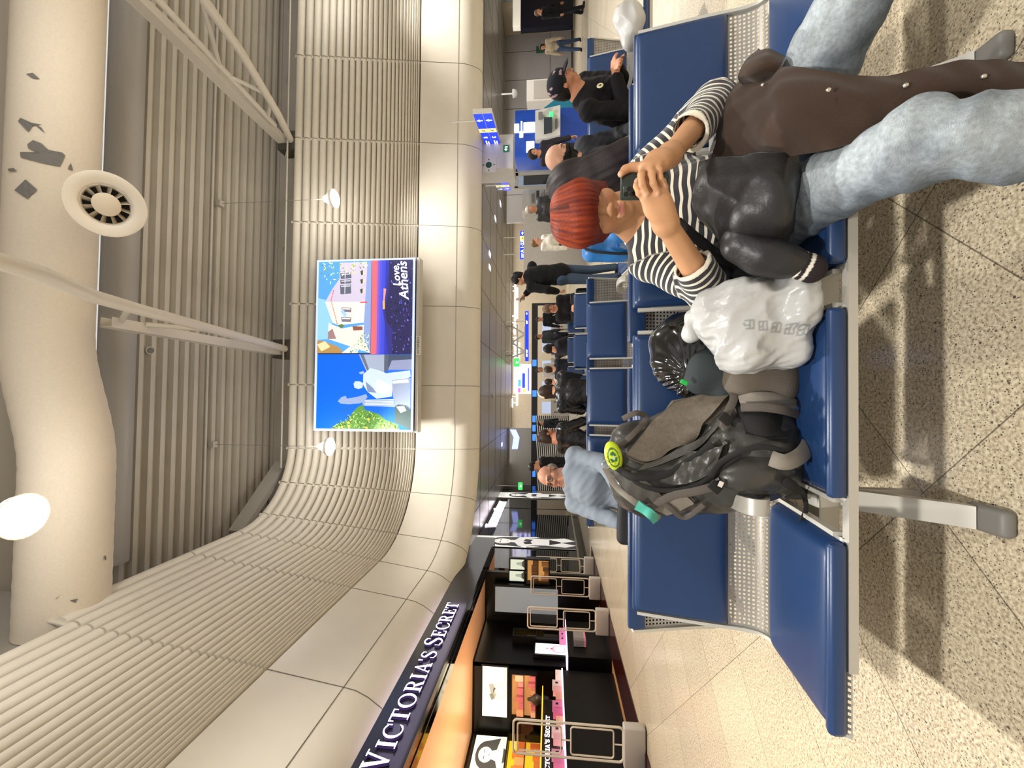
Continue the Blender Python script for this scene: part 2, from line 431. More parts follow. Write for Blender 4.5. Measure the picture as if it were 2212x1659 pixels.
# louvres: horizontal blades, tight at the bottom, wide at the top
n_sl = 25; pit = [.045+(.205-.045)*(i/(n_sl-1))**1.15 for i in range(n_sl)]; tot = sum(pit); H_l = 3.30; pit = [p*H_l/tot for p in pit]
zs = [4.76]
for p in pit: zs.append(zs[-1]+p)
off = lambda z: .15+(z-4.72)/3.25*.5
bk = MB(); bk.grid(sweep([(.15-.16, 4.74), (.57-.16, 7.5)], ss)); struct(bk.build('wall_void', M_void))
root_l = thing('louvre_screen', 'pale grey band of curved horizontal louvre blades above white cladding', 'louvre')
for i in range(n_sl):
    z0 = zs[i]; h = pit[i]*.80; w = .035+.09*(pit[i]/pit[-1]); lb = MB()
    prof = []
    for k in range(9):
        a = math.pi*k/8; prof.append((off(z0+h/2)+.02-w*.5+w*.5*math.sin(a)*1.0+.0, z0+h*(k/8), ))
    prof = [(off(z0)-w, z0)]+[(off(z0+h*k/8)-.03+.05*math.sin(math.pi*k/8)**.6, z0+h*k/8) for k in range(9)]+[(off(z0+h)-w, z0+h)]
    # blades stop at each seam with a small gap
    cuts = [S0]+[s for s in seams]+[S1]
    for a, b in zip(cuts[:-1], cuts[1:]):
        seg = [a+.016]+[s for s in ss if a+.05 < s < b-.05]+[b-.016]
        if i >= n_sl-2 and LA+2 < a < LA+(BY-RC-4.9):                          # the cut-out where the duct enters the wall
            lb.build('blade', M_slat, root_l, smooth=50); lb = MB(); continue
        g = sweep(prof, seg); lb.grid(g)
        for e, rev in ((0, False), (-1, True)):
            o = len(lb.v); col = [r_[e] for r_ in g]; lb.v += [tuple(p) for p in col]; f = tuple(o+q for q in range(len(col))); lb.f.append(f if rev else f[::-1]); lb.mi.append(0)
    lb.build('blade', M_slat, root_l, smooth=50)
for s in seams:                                                # uprights behind the blades at the seams
    d = plan(s, 0)[1]; t = Vector((-d[1], d[0], 0)); u = MB(); u.bar([Vector((*plan(s, off(z)-.05)[0], z)) for z in (4.75, 6.4, 8.06)], .07, .02, t); u.build('upright', M_slat, root_l)

# dark metal soffit of the lower hall, with thin panel joints
sf = MB(); sf.box((-9, 11.3, 3.72), (24, 26.6, 3.9))
for x in range(-8, 24, 2): sf.box((x, 11.3, 3.714), (x+.012, 26.6, 3.72), 1)
for y in (13, 15, 17, 19, 21, 23, 25): sf.box((-9, y, 3.714), (24, y+.012, 3.72), 1)
struct(sf.build('ceiling_soffit', [M_soff, M_joint]))
fe = MB(); fe.box((-9, 26.6, 3.70), (24, 26.8, 4.6)); struct(fe.build('wall_bulkhead', M_steel))
# corrugated roof deck sloping down to the back wall
YB, ZB, SL = 11.2, 9.08, .158
rw = []; y = YB; k = 0; pts = []
while y > 7.4:
    for dy, dz in ((0, 0), (.085, 0), (.112, .115), (.20, .115)):
        yy = y-dy; pts.append((yy, ZB+SL*(YB-yy)+dz))
    y -= .228
rf = MB(); rf.grid([[Vector((x, a, b)) for x in (-9, 24)] for a, b in pts]); struct(rf.build('ceiling_deck', M_roof))
r2 = MB(); r2.box((-9, -9, 10.6), (24, 7.5, 10.8)); struct(r2.build('ceiling', mat('ceil_grey', '#a39d93', .7)))
M_gb = mat('grey_beam', '#9a958c', .5)
eb = MB(); eb.box((-9, 11.15, 7.3), (24, 11.4, 9.1)); struct(eb.build('trim_eaves', M_roof))
wl = MB(); wl.box((-6.2, -9, 7.4), (-3.36, 6.2, 10.7)); wl.box((-9, 6.15, 7.4), (-4.2, 11.5, 10.7)); q0, q1 = at(611, 1000, 10.5), at(512, 1150, 9.1); wl.bar([q0, q1], .35, .16, (0, 0, 1)); struct(wl.build('wall_left', M_gb))
# distant hall
M_far = mat('far_wall', '#b5a892', .6, noise=.05)
fw = MB(); fw.box((-16, 32.06, 0), (24, 32.3, 4.6)); struct(fw.build('wall_far', M_far))
fc = MB(); fc.box((-16, 26.7, 4.35), (24, 32.3, 4.5)); struct(fc.build('ceiling_far', M_steel))
rwl = MB(); rwl.box((20, 20.4, 0), (20.3, 32, 4.5)); rwl.box((22.6, -9, 0), (22.9, 20.4, 10.5)); struct(rwl.build('wall_right', M_far))
lwl = MB(); lwl.box((-16, 11, 0), (-15.8, 32, 4.5)); struct(lwl.build('wall_side', M_far))
# grey metal wall at the far right under the soffit
gw = MB(); gw.box((9.5, 22, 0), (24, 22.2, 3.72))
for x in (11, 12.6, 14.2, 15.8, 17.4, 19): gw.box((x, 21.99, 0), (x+.02, 22, 3.72), 1)
gw.box((9.5, 21.99, 1.25), (24, 22, 1.27), 1); gw.box((9.5, 21.985, 0), (24, 22, .12), 1)
struct(gw.build('wall_back', [mat('grey_panel', '#a8a4a1', .25, metal=.1), M_joint]))
# ------------------------------------------------------------------ things under the roof
M_cable = mat('cable', '#8c877f', .5)
M_bulb = mat('lamp_glow', '#fff6e6', .5, emit='#fff1d8', es=14)
def pendant(x, y, label, roof_z):
    t = thing('pendant_lamp', label, 'lamp', (x, y, LAMP_Z), 0, 'pendant lamps under the roof')
    a = MB(); a.lathe([(.03, .26), (.07, .25), (.10, .17), (.20, .06), (.225, -.02), (.215, -.02), (.19, .05), (.05, .15)], 24); a.build('lamp_shade', mat('lamp_metal', '#d8d2c6', .4), t, 40)
    b = MB(); b.lathe([(0, -.09), (.09, -.085), (.16, -.06), (.205, -.015), (.0, .0)], 24); b.build('lamp_glass', M_bulb, t, 40)
    c = MB(); c.tube([(0, 0, .25), (0, 0, roof_z-LAMP_Z-.1)], .006, 6); c.build('cable', M_cable, t)
    d = MB(); d.box((-.07, -.07, roof_z-LAMP_Z-.12), (.07, .07, roof_z-LAMP_Z+.02)); d.build('bracket', M_steel, t)
names = ['pendant lamp glowing over the louvres left of the big screen', 'pendant lamp glowing over the louvres right of the big screen', 'large bright pendant lamp in front of the white duct']
zz = lambda y: ZB+SL*(YB-y) if y > 7.5 else 10.6
for i, (x, y) in enumerate(LAMPS):
    if i < 3: pendant(x, y, names[i], zz(y))
# white cloth-lapped duct
def duct_path():
    pts = []
    for x in np.linspace(7.5, -3.35, 90):
        k = min(1, max(0, (.9-x)/2.0)); k = k*k*(3-2*k)
        pts.append((x, 5.4, 8.60-.44*k))
    return pts
M_duct = mat('duct_cloth', '#cfc4b3', .85, noise=.03, nscale=30, bump=.25, bscale=120)
dt = thing('air_duct', 'large round white cloth-wrapped air duct with torn grey patches', 'duct', (0, 5.4, 8.5))
dp = duct_path(); d = MB(); rs = [.495+.006*(i % 2)*(1 if p[0] < 1 else .3) for i, p in enumerate(dp)]
d.tube(dp, rs, 40); d.build('duct_body', M_duct, dt, 60, w=True)
pm = mat('duct_patch', '#6d6a66', .8)
def on_duct(px, py):                            # the spot on the duct seen there
    dr = ray(px, py); o = Vector((0, 0, CAM_H)); best = None
    for k in range(700):
        q = o+dr*(4.6+k*.004)
        x = q.x; kk = min(1, max(0, (.9-x)/2.0)); kk = kk*kk*(3-2*kk)
        r_ = math.hypot(q.y-5.4, q.z-(8.60-.44*kk))-.508
        if r_ < 0: return q
    return None
for poly in ([(57, 160), (72, 158), (87, 171), (72, 170)], [(40, 262), (45, 255), (70, 266), (92, 270), (72, 272), (62, 285)], [(75, 268), (88, 280), (98, 288), (90, 276)],
             [(60, 312), (72, 303), (90, 310), (105, 324), (135, 330), (141, 336), (130, 360), (90, 352), (46, 340), (44, 329), (85, 332), (62, 320)],
             [(0, 325), (14, 318), (17, 332), (0, 337)], [(32, 411), (56, 388), (81, 410), (60, 430)], [(146, 365), (153, 352), (158, 368)], [(18, 365), (30, 363), (38, 370), (20, 370)],
             [(150, 1297), (168, 1293), (162, 1302)], [(224, 1201), (228, 1200), (229, 1209), (226, 1210)], [(119, 1294), (131, 1285), (122, 1293)]):
    n_ = 6; c0 = (sum(p[0] for p in poly)/len(poly), sum(p[1] for p in poly)/len(poly)); pb = MB(); ok = True; k_ = len(poly)
    for i in range(k_):
        p, q = poly[i], poly[(i+1) % k_]; rows = []
        for a_ in range(n_+1):
            row = []
            for b_ in range(a_+1):
                u = a_/n_; w_ = b_/a_ if a_ else 0; x_ = c0[0]+(p[0]+(q[0]-p[0])*w_-c0[0])*u; y_ = c0[1]+(p[1]+(q[1]-p[1])*w_-c0[1])*u; v = on_duct(x_, y_)
                if v is None: ok = False; v = Vector()
                row.append(v+Vector((0, v.y-5.4, v.z-8.4)).normalized()*.006)
            rows.append(row)
        o = len(pb.v); ids = []
        for row in rows: ids.append(list(range(len(pb.v), len(pb.v)+len(row)))); pb.v += [tuple(v) for v in row]
        for a_ in range(n_):
            for b_ in range(a_+1):
                pb.f.append((ids[a_][b_], ids[a_+1][b_], ids[a_+1][b_+1])); pb.mi.append(0)
                if b_ < a_: pb.f.append((ids[a_][b_], ids[a_+1][b_+1], ids[a_][b_+1])); pb.mi.append(0)
    if ok: pb.build('torn_patch', pm, dt, w=True)['label'] = 'torn grey patch'
# round swirl diffuser on the duct
c = at(230, 442, 5.0); nrm = Vector((-.25, -.62, -.74)).normalized()
Mz = nrm.to_track_quat('Z', 'Y').to_matrix().to_4x4(); Mz.translation = c
df = thing('air_diffuser', 'round white swirl air diffuser on a stub of the duct', 'diffuser', c)
a = MB(); a.lathe([(.22, -.55), (.24, -.06), (.25, -.03), (.40, .0), (.425, .02), (.42, .045), (.40, .05), (.29, .03), (.265, .0), (.255, -.08)], 40, M=Mz); a.build('ring', mat('diff_white', '#e4dccf', .45), df, 45, w=True)
a = MB(); a.lathe([(.26, -.12), (0, -.13)], 32, M=Mz); a.build('throat', M_void, df, w=True)
for k in range(12):
    an = 2*math.pi*k/12; ca, sa = math.cos(an), math.sin(an); b = MB()
    b.add([Mz @ Vector(v) for v in ((.12*ca-.0*sa, .12*sa, .01), (.25*ca, .25*sa, .0), (.25*math.cos(an+.22), .25*math.sin(an+.22), -.09), (.12*math.cos(an+.3), .12*math.sin(an+.3), -.08))], [(0, 1, 2, 3)])
    b.build('vane', mat('diff_vane', '#b5aa99', .5), df, w=True)
a = MB(); a.lathe([(.15, -.06), (.15, .02), (.14, .03), (0, .032)], 32, M=Mz); a.build('hub', mat('diff_hub', '#d8cbb7', .5), df, 45, w=True)
# grey round gutter pipe under the roof edge
gp = MB(); gp.tube([(-3.3, 7.3, 9.68), (22.5, 7.3, 9.68)], .285, 32)
tag(gp.build('roof_pipe', mat('grey_pipe', '#a09c97', .45), None, 60), 'fat grey round pipe running under the roof edge behind the white duct', 'pipe')
# two roof trusses
def truss(X, label, box, tube, webs, tubes2=()):
    t = thing('roof_truss', label, 'truss', (X, 10.4, 8.1), 0, 'steel roof trusses'); mm = mat('truss_paint', '#c9c2b5', .45)
    b = MB(); pts = [Vector((X+dx, y, z)) for dx, y, z in box]
    for dz, wd in ((0, .02), (.22, .02)): b.bar([p+Vector((0, 0, dz)) for p in pts], .17, .02, (1, 0, 0))
    b.bar([p+Vector((-.07, 0, .11)) for p in pts], .22, .02, (0, 0, 1)); b.build('top_chord', mm, t, w=True)
    a = MB(); a.tube([Vector((X, y, z)) for y, z in tube], .085, 14); a.build('bottom_chord', mm, t, 60, w=True)
    for p, q in webs:
        w_ = MB(); w_.tube([Vector((X, *p)), Vector((X, *q))], .042, 10); w_.build('web', mm, t, 60, w=True)
    for pth, r_ in tubes2:
        w_ = MB(); w_.tube([Vector((X+dx, y, z)) for dx, y, z in pth], r_, 12); w_.build('rod', mm, t, 60, w=True)
    e = MB(); e.box((X-.25, 10.2, 8.0), (X+.25, 10.62, 8.5)); e.build('bearing', mat('dark_steel', '#4a4742', .5), t, w=True)
    for s_ in (-1, 1):
        k = MB(); k.tube([(X+s_*.2, 10.18, 8.15), (X+s_*.2, 10.6, 8.15)], .05, 8); k.build('bolt', mat('dark_steel', '#4a4742', .5), t, 60, w=True)
truss(1.22, 'steel roof truss with curved lower tube crossing above the screen', [(-.06, 5.95, 8.2), (-.08, 8, 8.24), (-.08, 10.4, 8.22)],
      [(3.0, 6.15), (3.7, 6.33), (4.59, 6.85), (5.34, 7.06), (6.33, 7.28), (7.7, 7.6), (9.2, 7.93), (10.4, 8.2)],
      [((5.2, 7.05), (6.1, 8.2)), ((7.3, 7.5), (6.5, 8.2)), ((9.2, 7.93), (8.4, 8.1))])
truss(6.86, 'steel roof truss of tubes above the right end of the louvres', [(0, 5.2, 8.2), (0, 7.6, 8.22), (0, 10.4, 8.25)],
      [(5.2, 6.85), (6.4, 7.17), (7.42, 7.33), (9.2, 7.79), (10.4, 8.2)],
      [((6.3, 7.15), (7.9, 8.15)), ((8.6, 7.6), (7.9, 8.15)), ((8.8, 7.68), (9.4, 8.2))], [([(0, 5.2, 7.9), (0, 7.3, 8.02), (0, 9.6, 8.15)], .06)])
# thin white safety rail along the top of the louvres
rl = thing('safety_rail', 'thin white rail on short brackets above the louvres', 'rail', (0, 10.1, 8.2)); a = MB()
a.tube([(18, 10.1, 8.18), (-1.9, 10.1, 8.12), (-1.9, 10.5, 8.12)], .022, 8); a.build('rail', M_steel, rl, 60, w=True)
for x in (15, 12.9, 10.8, 8.7, 6.5, 3.95, 1.9, -.2):
    b = MB(); b.tube([(x, 10.1, 8.16), (x, 10.5, 8.5)], .016, 6); b.build('bracket', M_steel, rl, 60, w=True)
# conduit across the roof deck and a small camera
cd = MB(); yc = 9.1; zc = ZB+SL*(YB-yc)-.05; cd.tube([(-4, yc, zc), (23, yc, zc)], .03, 8)
tag(cd.build('conduit', M_steel, None, 60), 'thin pale conduit running across the corrugated roof deck', 'conduit')
cv = thing('ceiling_camera', 'small pale tube camera hanging from the corrugated deck left of the truss', 'camera', at(292, 752, 8.0))
a = MB(); p0, p1 = at(290, 752, 8.0), at(325, 757, 7.9); a.tube([p0, p1], .085, 16); a.build('camera_body', M_steel, cv, 60, w=True)
a = MB(); dv = (p1-p0).normalized(); a.tube([p1, p1+dv*.02], .06, 14); a.build('lens', mat('lens_glass', '#6d6a66', .1), cv, 60, w=True)
a = MB(); a.tube([p0, p0+Vector((0, .1, .9))], .03, 8); a.build('stem', M_steel, cv, 60, w=True)

# ------------------------------------------------------------------ the big screen
SY = 10.02
A0, A1 = at(898, 557, SY), at(680, 930, SY)
sx0, sx1, sz0, sz1 = A1.x, A0.x, at(895, 745, SY).z, at(682, 745, SY).z
scr = thing('video_screen', 'large lit video wall showing city pictures on the louvres', 'screen', ((sx0+sx1)/2, SY, sz0))
b = MB(); b.rbox((sx0, SY, sz0), (sx1, SY+.14, sz1), .015); b.build('housing', mat('screen_back', '#5a5a5c', .4), scr, 40, w=True)
b = MB(); fwd = .055
for lo, hi in (((sx0, sz0), (sx1, sz0+fwd)), ((sx0, sz1-fwd), (sx1, sz1)), ((sx0, sz0), (sx0+fwd, sz1)), ((sx1-fwd, sz0), (sx1, sz1))):
    b.box((lo[0], SY-.02, lo[1]), (hi[0], SY, hi[1]))
b.build('frame', mat('screen_frame', '#c7d3f2', .4, emit='#b9cdfc', es=.75), scr, w=True)
PIC = {}
class Pic:                                     # flat picture made of coloured patches, laid on one after another
    def __init__(s, fn, n, d): s.fn = fn; s.n = n; s.d = d; s.k = 0; s.b = MB(); s.m = []; s.ix = {}
    def p(s, pts, col, es=1.0):
        key = (col, es)
        if key not in s.ix:
            s.ix[key] = len(s.m); s.m.append(mat('pic_'+col.strip('#')+str(es), col, .5, emit=col, es=es) if es else mat('pic_'+col.strip('#')+'n', col, .5))
        s.k += 1; o = s.n*(s.d*s.k); q = [s.fn(*x)+o for x in pts]
        if (q[1]-q[0]).cross(q[2]-q[1]).dot(s.n) < 0: q = q[::-1]
        s.b.add(q, [tuple(range(len(q)))], s.ix[key])
    def build(s, name, parent): return s.b.build(name, s.m, parent, w=True)
ix0, ix1, iz0, iz1 = sx0+fwd, sx1-fwd, sz0+fwd, sz1-fwd
def spf(zx, zy): return Vector((ix0+(ix1-ix0)*(1562-zy)/1460.0, SY-.006, iz1-(iz1-iz0)*(zx-112)/826.0))
P = Pic(spf, Vector((0, -1, 0)), .00006)
P.p([(112, 915), (112, 1562), (938, 1562), (938, 915)], '#0057d8')
P.p([(480, 918), (545, 1060), (700, 1075), (700, 918)], '#8d98ae'); P.p([(490, 918), (555, 1060), (575, 1060), (520, 918)], '#566077'); P.p([(700, 918), (700, 1070), (735, 1055), (735, 918)], '#4b5468')
P.p([(735, 918), (735, 1050), (938, 1050), (938, 918)], '#3c475e'); P.p([(765, 970), (735, 1050), (938, 1050), (938, 960)], '#7f87a8')
P.p([(735, 1050), (730, 1075), (938, 1080), (938, 1050)], '#2463d4')
P.p([(580, 1035), (520, 1090), (520, 1180), (560, 1240), (640, 1300), (770, 1280), (780, 1180), (930, 1110), (925, 1055), (720, 1080), (640, 1050)], '#aebfe0')
P.p([(640, 1125), (630, 1240), (740, 1265), (770, 1190)], '#d9e5fb'); P.p([(540, 1150), (600, 1200), (640, 1250), (560, 1240)], '#6d7a9c')
P.p([(437, 1170), (450, 1150), (490, 1150), (520, 1165), (515, 1205), (480, 1218), (445, 1205)], '#a9bbdf'); P.p([(480, 1075), (520, 1060), (530, 1080), (500, 1090)], '#8fa3c9')
P.p([(770, 1140), (930, 1120), (930, 1390), (810, 1370), (780, 1280)], '#8792ab'); P.p([(775, 1145), (910, 1130), (912, 1160), (775, 1170)], '#c2cde6')
P.p([(300, 1325), (330, 1290), (370, 1275), (380, 1300), (470, 1285), (550, 1260), (560, 1290), (500, 1340), (400, 1350), (330, 1345)], '#7e90b5')
P.p([(500, 1310), (800, 1300), (810, 1370), (530, 1362)], '#7f90b4')
for k in range(4): P.p([(540, 1312+k*13), (785, 1303+k*14), (785, 1308+k*14), (540, 1317+k*13)], '#c9d7f3')
P.p([(345, 1415), (400, 1370), (405, 1374), (350, 1418)], '#30456e')
P.p([(480, 1370), (520, 1350), (540, 1395), (660, 1430), (720, 1480), (830, 1520), (830, 1562), (240, 1562), (300, 1520), (400, 1480), (430, 1420)], '#4f7a35')
lr = random.Random(3)
for k in range(240):
    a = lr.random(); zx = 270+a*550; top = 1562-160*math.exp(-((zx-520)/170)**2)-10; zy = top+(1562-top)*lr.random()
    c_ = lr.choice(['#6f9a45', '#3c6228', '#94b85c', '#2f5424', '#b5cf7a']); an = lr.random()*6.28; ln = lr.uniform(10, 26)
    P.p([(zx, zy), (zx+ln*math.cos(an)-4*math.sin(an), min(1561, zy+ln*math.sin(an)+4*math.cos(an))), (zx+ln*1.4*math.cos(an), min(1561, zy+ln*1.4*math.sin(an))), (zx+ln*math.cos(an)+4*math.sin(an), min(1561, zy+ln*math.sin(an)-4*math.cos(an)))], c_)
for zx, zy in ((345, 1545), (405, 1540), (403, 1508), (575, 1478), (560, 1550), (700, 1530), (790, 1540), (755, 1512)): P.p([(zx+11*math.cos(i), zy+11*math.sin(i)) for i in np.linspace(0, 5.5, 8)], '#e8b04a')
P.p([(800, 1365), (820, 1350), (890, 1360), (938, 1400), (938, 1562), (800, 1500)], '#3b4b4a'); P.p([(810, 1365), (880, 1360), (900, 1400), (850, 1420)], '#8f9f97')
# right, above: the house by the street
P.p([(112, 100), (112, 905), (580, 905), (580, 100)], '#4d8fd6'); P.p([(112, 420), (112, 790), (215, 780), (240, 640), (190, 440)], '#7fb2e8')
P.p([(175, 455), (235, 345), (300, 250), (300, 110), (540, 110), (545, 460)], '#b3acc2'); P.p([(175, 455), (245, 640), (300, 660), (520, 640), (545, 460)], '#e6ddc6')
P.p([(210, 640), (240, 655), (330, 690), (520, 660), (580, 640), (580, 905), (205, 780)], '#d9cfc0'); P.p([(205, 720), (245, 690), (280, 780), (205, 782)], '#8a6f72')
for k in range(14): P.p([(228+k*4, 460+k*14), (236+k*4, 458+k*14), (238+k*4, 468+k*14), (230+k*4, 470+k*14)], '#c7413c')
for k in range(8): P.p([(222+k*3, 450-k*13), (230+k*3, 450-k*13), (232+k*3, 441-k*13), (224+k*3, 441-k*13)], '#c7413c')
for y0, y1 in ((200, 250), (260, 295), (305, 385)): P.p([(305, y0+5), (400, y0), (405, y1), (310, y1+5)], '#55596b'); P.p([(315, y0+12), (395, y0+9), (395, y0+16), (315, y0+19)], '#d6d6de'); P.p([(345, y0+2), (352, y0+2), (352, y1), (345, y1)], '#b9bccb')
for y0 in (505, 590): P.p([(320, y0), (410, y0+5), (408, y0+45), (325, y0+42)], '#6c6675'); P.p([(330, y0+8), (400, y0+12), (400, y0+20), (330, y0+17)], '#f2ead6')
P.p([(310, 535), (330, 520), (375, 570), (350, 600)], '#8fb4e6'); P.p([(420, 670), (510, 675), (510, 705), (430, 710)], '#7a4a3f'); P.p([(290, 660), (330, 650), (350, 670), (320, 690)], '#506a3c')
P.p([(545, 110), (580, 110), (580, 905), (520, 780), (520, 640)], '#7a8fc0')
for y0 in (190, 265, 350): P.p([(482, y0), (530, y0-10), (532, y0+32), (490, y0+36)], '#c9b3b5'); P.p([(482, y0), (505, y0-8), (505, y0+32), (490, y0+36)], '#34452a')
P.p([(485, 460), (548, 458), (548, 468), (485, 470)], '#c9312f')
P.p([(112, 790), (170, 800), (300, 850), (350, 905), (112, 905)], '#9b7a4a'); P.p([(112, 830), (180, 800), (230, 850), (150, 890)], '#d8bf94')
P.p([(330, 905), (400, 850), (470, 840), (470, 905)], '#cfd2d8')
for k in range(150):
    if k < 70: zx, zy = 112+lr.random()*420, 100+lr.random()*190*(1-.0*k); zy = 100+(zy-100)*(1-abs(zx-250)/420)
    else: zx, zy = lr.uniform(400, 575), lr.uniform(735, 900); zy = max(zy, 900-(zx-380)*.95)
    c_ = lr.choice(['#b9c24e', '#e8ecc4', '#7f9433', '#d3da7d', '#5d7a2c'] if k < 70 else ['#dfe7d6', '#8fa58a', '#5f7c58', '#b9c9ae']); an = lr.random()*6.28; ln = lr.uniform(8, 24)
    q = [(zx, zy), (zx+ln*math.cos(an)-5*math.sin(an), zy+ln*math.sin(an)+5*math.cos(an)), (zx+1.5*ln*math.cos(an), zy+1.5*ln*math.sin(an)), (zx+ln*math.cos(an)+5*math.sin(an), zy+ln*math.sin(an)-5*math.cos(an))]
    P.p([(min(579, max(113, x)), max(101, min(904, y_))) for x, y_ in q], c_)
# right, below: town at dusk with lettering
P.p([(585, 100), (585, 915), (938, 915), (938, 100)], '#2a2f9a')
for i, c_ in enumerate(('#c65c6a', '#e0605c', '#b25a86', '#6f4fae', '#4a49c4', '#3a43c0', '#3440b8')): P.p([(585+i*17, 100), (585+i*17, 915), (602+i*17, 915), (602+i*17, 100)], c_)
P.p([(690, 345), (688, 540), (712, 700), (735, 915), (938, 915), (938, 100), (735, 100), (730, 220), (712, 345)], '#2b2a74'); P.p([(735, 100), (740, 350), (705, 520), (720, 640), (770, 700), (770, 915), (938, 915), (938, 100)], '#23214a')
P.p([(683, 455), (700, 450), (703, 525), (686, 528)], '#e6a23c'); P.p([(690, 345), (712, 350), (700, 450), (688, 455)], '#c98a86')
for k in range(170):
    zx, zy = lr.uniform(745, 935), lr.uniform(105, 910); l1, l2 = lr.uniform(4, 14), lr.uniform(4, 26)
    P.p([(zx, zy), (zx+l1*.3, zy+l2), (min(937, zx+l1), zy+l2*.9), (min(937, zx+l1*.8), zy)], lr.choice(['#1a1937', '#3b3a8a', '#15142a', '#4a4aa8', '#2f2d5e', '#6d6fd0']))
P.build('picture', scr)
def slt(body, zx, zy, size, ang=0, n='lettering'):
    o = spf(zx, zy)+Vector((0, -.12, 0))*0+Vector((0, -.16, 0))*.0; o.y = SY-.125*0-.006-.00006*P.k-.002
    M_ = BACKM(o) @ Matrix.Rotation(R(ang), 4, 'Z'); M_.translation = o-Vector(scr.location)
    return text_obj(n, body, size, M_, mat('pic_white', '#f4f7ff', .5, emit='#f4f7ff', es=1.1), scr, .001, shear=.25, bold=.004)
slt('Love,', 800, 235, .27, 6); slt('Athens', 862, 285, .34, 4)
pl = thing('name_plate', 'small beige name plate under the video wall', 'plate', at(903, 746, SY-.05))
b = MB(); q = Vector(pl.location); b.box((q.x-.235, SY-.06, q.z-.07), (q.x+.235, SY-.02, q.z+.055)); b.build('plate', mat('plate_beige', '#cfc9bd', .5), pl, w=True)
M_ = BACKM(Vector((0, -.015, -.01))); text_obj('lettering', 'INTERBUS', .085, M_, mat('ink', '#1c1b1a', .6), pl, .001, spacing=1.15)
sr = MB(); sr.box((sx0-.02, SY+.02, sz0-.10), (sx1+.02, SY+.3, sz0-.03)); sr.build('shelf_bracket', M_steel, scr, w=True)
# ------------------------------------------------------------------ airport benches: perforated steel shells with blue pads
def perf_mat():
    M = mat('perforated_steel', '#aaa69f', .38, metal=.35); nt = M.node_tree; N = nt.nodes; L = nt.links; b = N['Principled BSDF']
    a = N.new('ShaderNodeAttribute'); a.attribute_name = 'st'; sx = N.new('ShaderNodeSeparateXYZ'); L.new(a.outputs['Vector'], sx.inputs[0])
    P_ = .0148; H_ = .0074
    def hole(c): return nm(nt, 'LESS_THAN', nm(nt, 'ABSOLUTE', nm(nt, 'SUBTRACT', nm(nt, 'FRACT', nm(nt, 'DIVIDE', c, P_)), .5)), H_/P_/2)
    m_ = nm(nt, 'MULTIPLY', nm(nt, 'MULTIPLY', hole(sx.outputs[0]), hole(sx.outputs[1])), nm(nt, 'LESS_THAN', nm(nt, 'ABSOLUTE', sx.outputs[0]), .238))
    t = N.new('ShaderNodeBsdfTransparent'); mx = N.new('ShaderNodeMixShader'); L.new(m_, mx.inputs[0]); L.new(b.outputs[0], mx.inputs[1]); L.new(t.outputs[0], mx.inputs[2])
    out = [n for n in N if n.type == 'OUTPUT_MATERIAL'][0]; L.new(mx.outputs[0], out.inputs['Surface']); return M
M_perf = perf_mat()
M_blue = mat('blue_vinyl', '#1c3760', .32, spec=.55, noise=.06, nscale=6, bump=.05, bscale=500)
M_edge = mat('seat_edge', '#c9c6bd', .35, metal=.2)
M_beam = mat('bench_beam', '#a8a59d', .4, metal=.3)
M_arm = mat('arm_grey', '#b4b0a7', .35, metal=.25)
M_dark = mat('dark_plastic', '#2c2b2b', .5)
SW = .252                                        # half width of a seat
# profile of the shell, y measured from the back of the pair (0) towards the sitter (-)
SH = [(-.577, .376), (-.576, .387), (-.565, .393), (-.40, .372), (-.22, .352), (-.16, .352), (-.125, .37), (-.105, .41), (-.095, .46), (-.08, .55), (-.03, .785)]
def smooth_path(p, n):
    p = [Vector((0, *q)) for q in p]; L_ = [0]
    for a, b in zip(p[:-1], p[1:]): L_.append(L_[-1]+(b-a).length)
    out = []
    for i in range(n):
        s = L_[-1]*i/(n-1); k = max(j for j in range(len(L_)) if L_[j] <= s+1e-9); k = min(k, len(p)-2); f = (s-L_[k])/(L_[k+1]-L_[k]); out.append((p[k]*(1-f)+p[k+1]*f, s))
    return out
def pad(mb, c0, c1, hw, th, nv, nx=22, ny=18, wrap=0):    # padded cushion between two profile points, normal nv
    c0 = Vector((0, *c0)); c1 = Vector((0, *c1)); nv = Vector((0, *nv)).normalized(); d = c1-c0
    for side in (1, 0):
        rows = []
        for j in range(ny+1):
            v = 2*j/ny-1; v = math.copysign(abs(v)**.6, v); row = []
            for i in range(nx+1):
                u = 2*i/nx-1; u = math.copysign(abs(u)**.6, u)
                e = max(0, (1-abs(u)**14))*max(0, (1-abs(v)**12)); h = th*(e**.35)*(.86+.14*(1-u*u)*(1-v*v)) if side else 0
                row.append(c0+d*((v+1)/2)+Vector((u*hw, 0, 0))+nv*h)
            rows.append(row if side else row[::-1])
        mb.grid(rows)
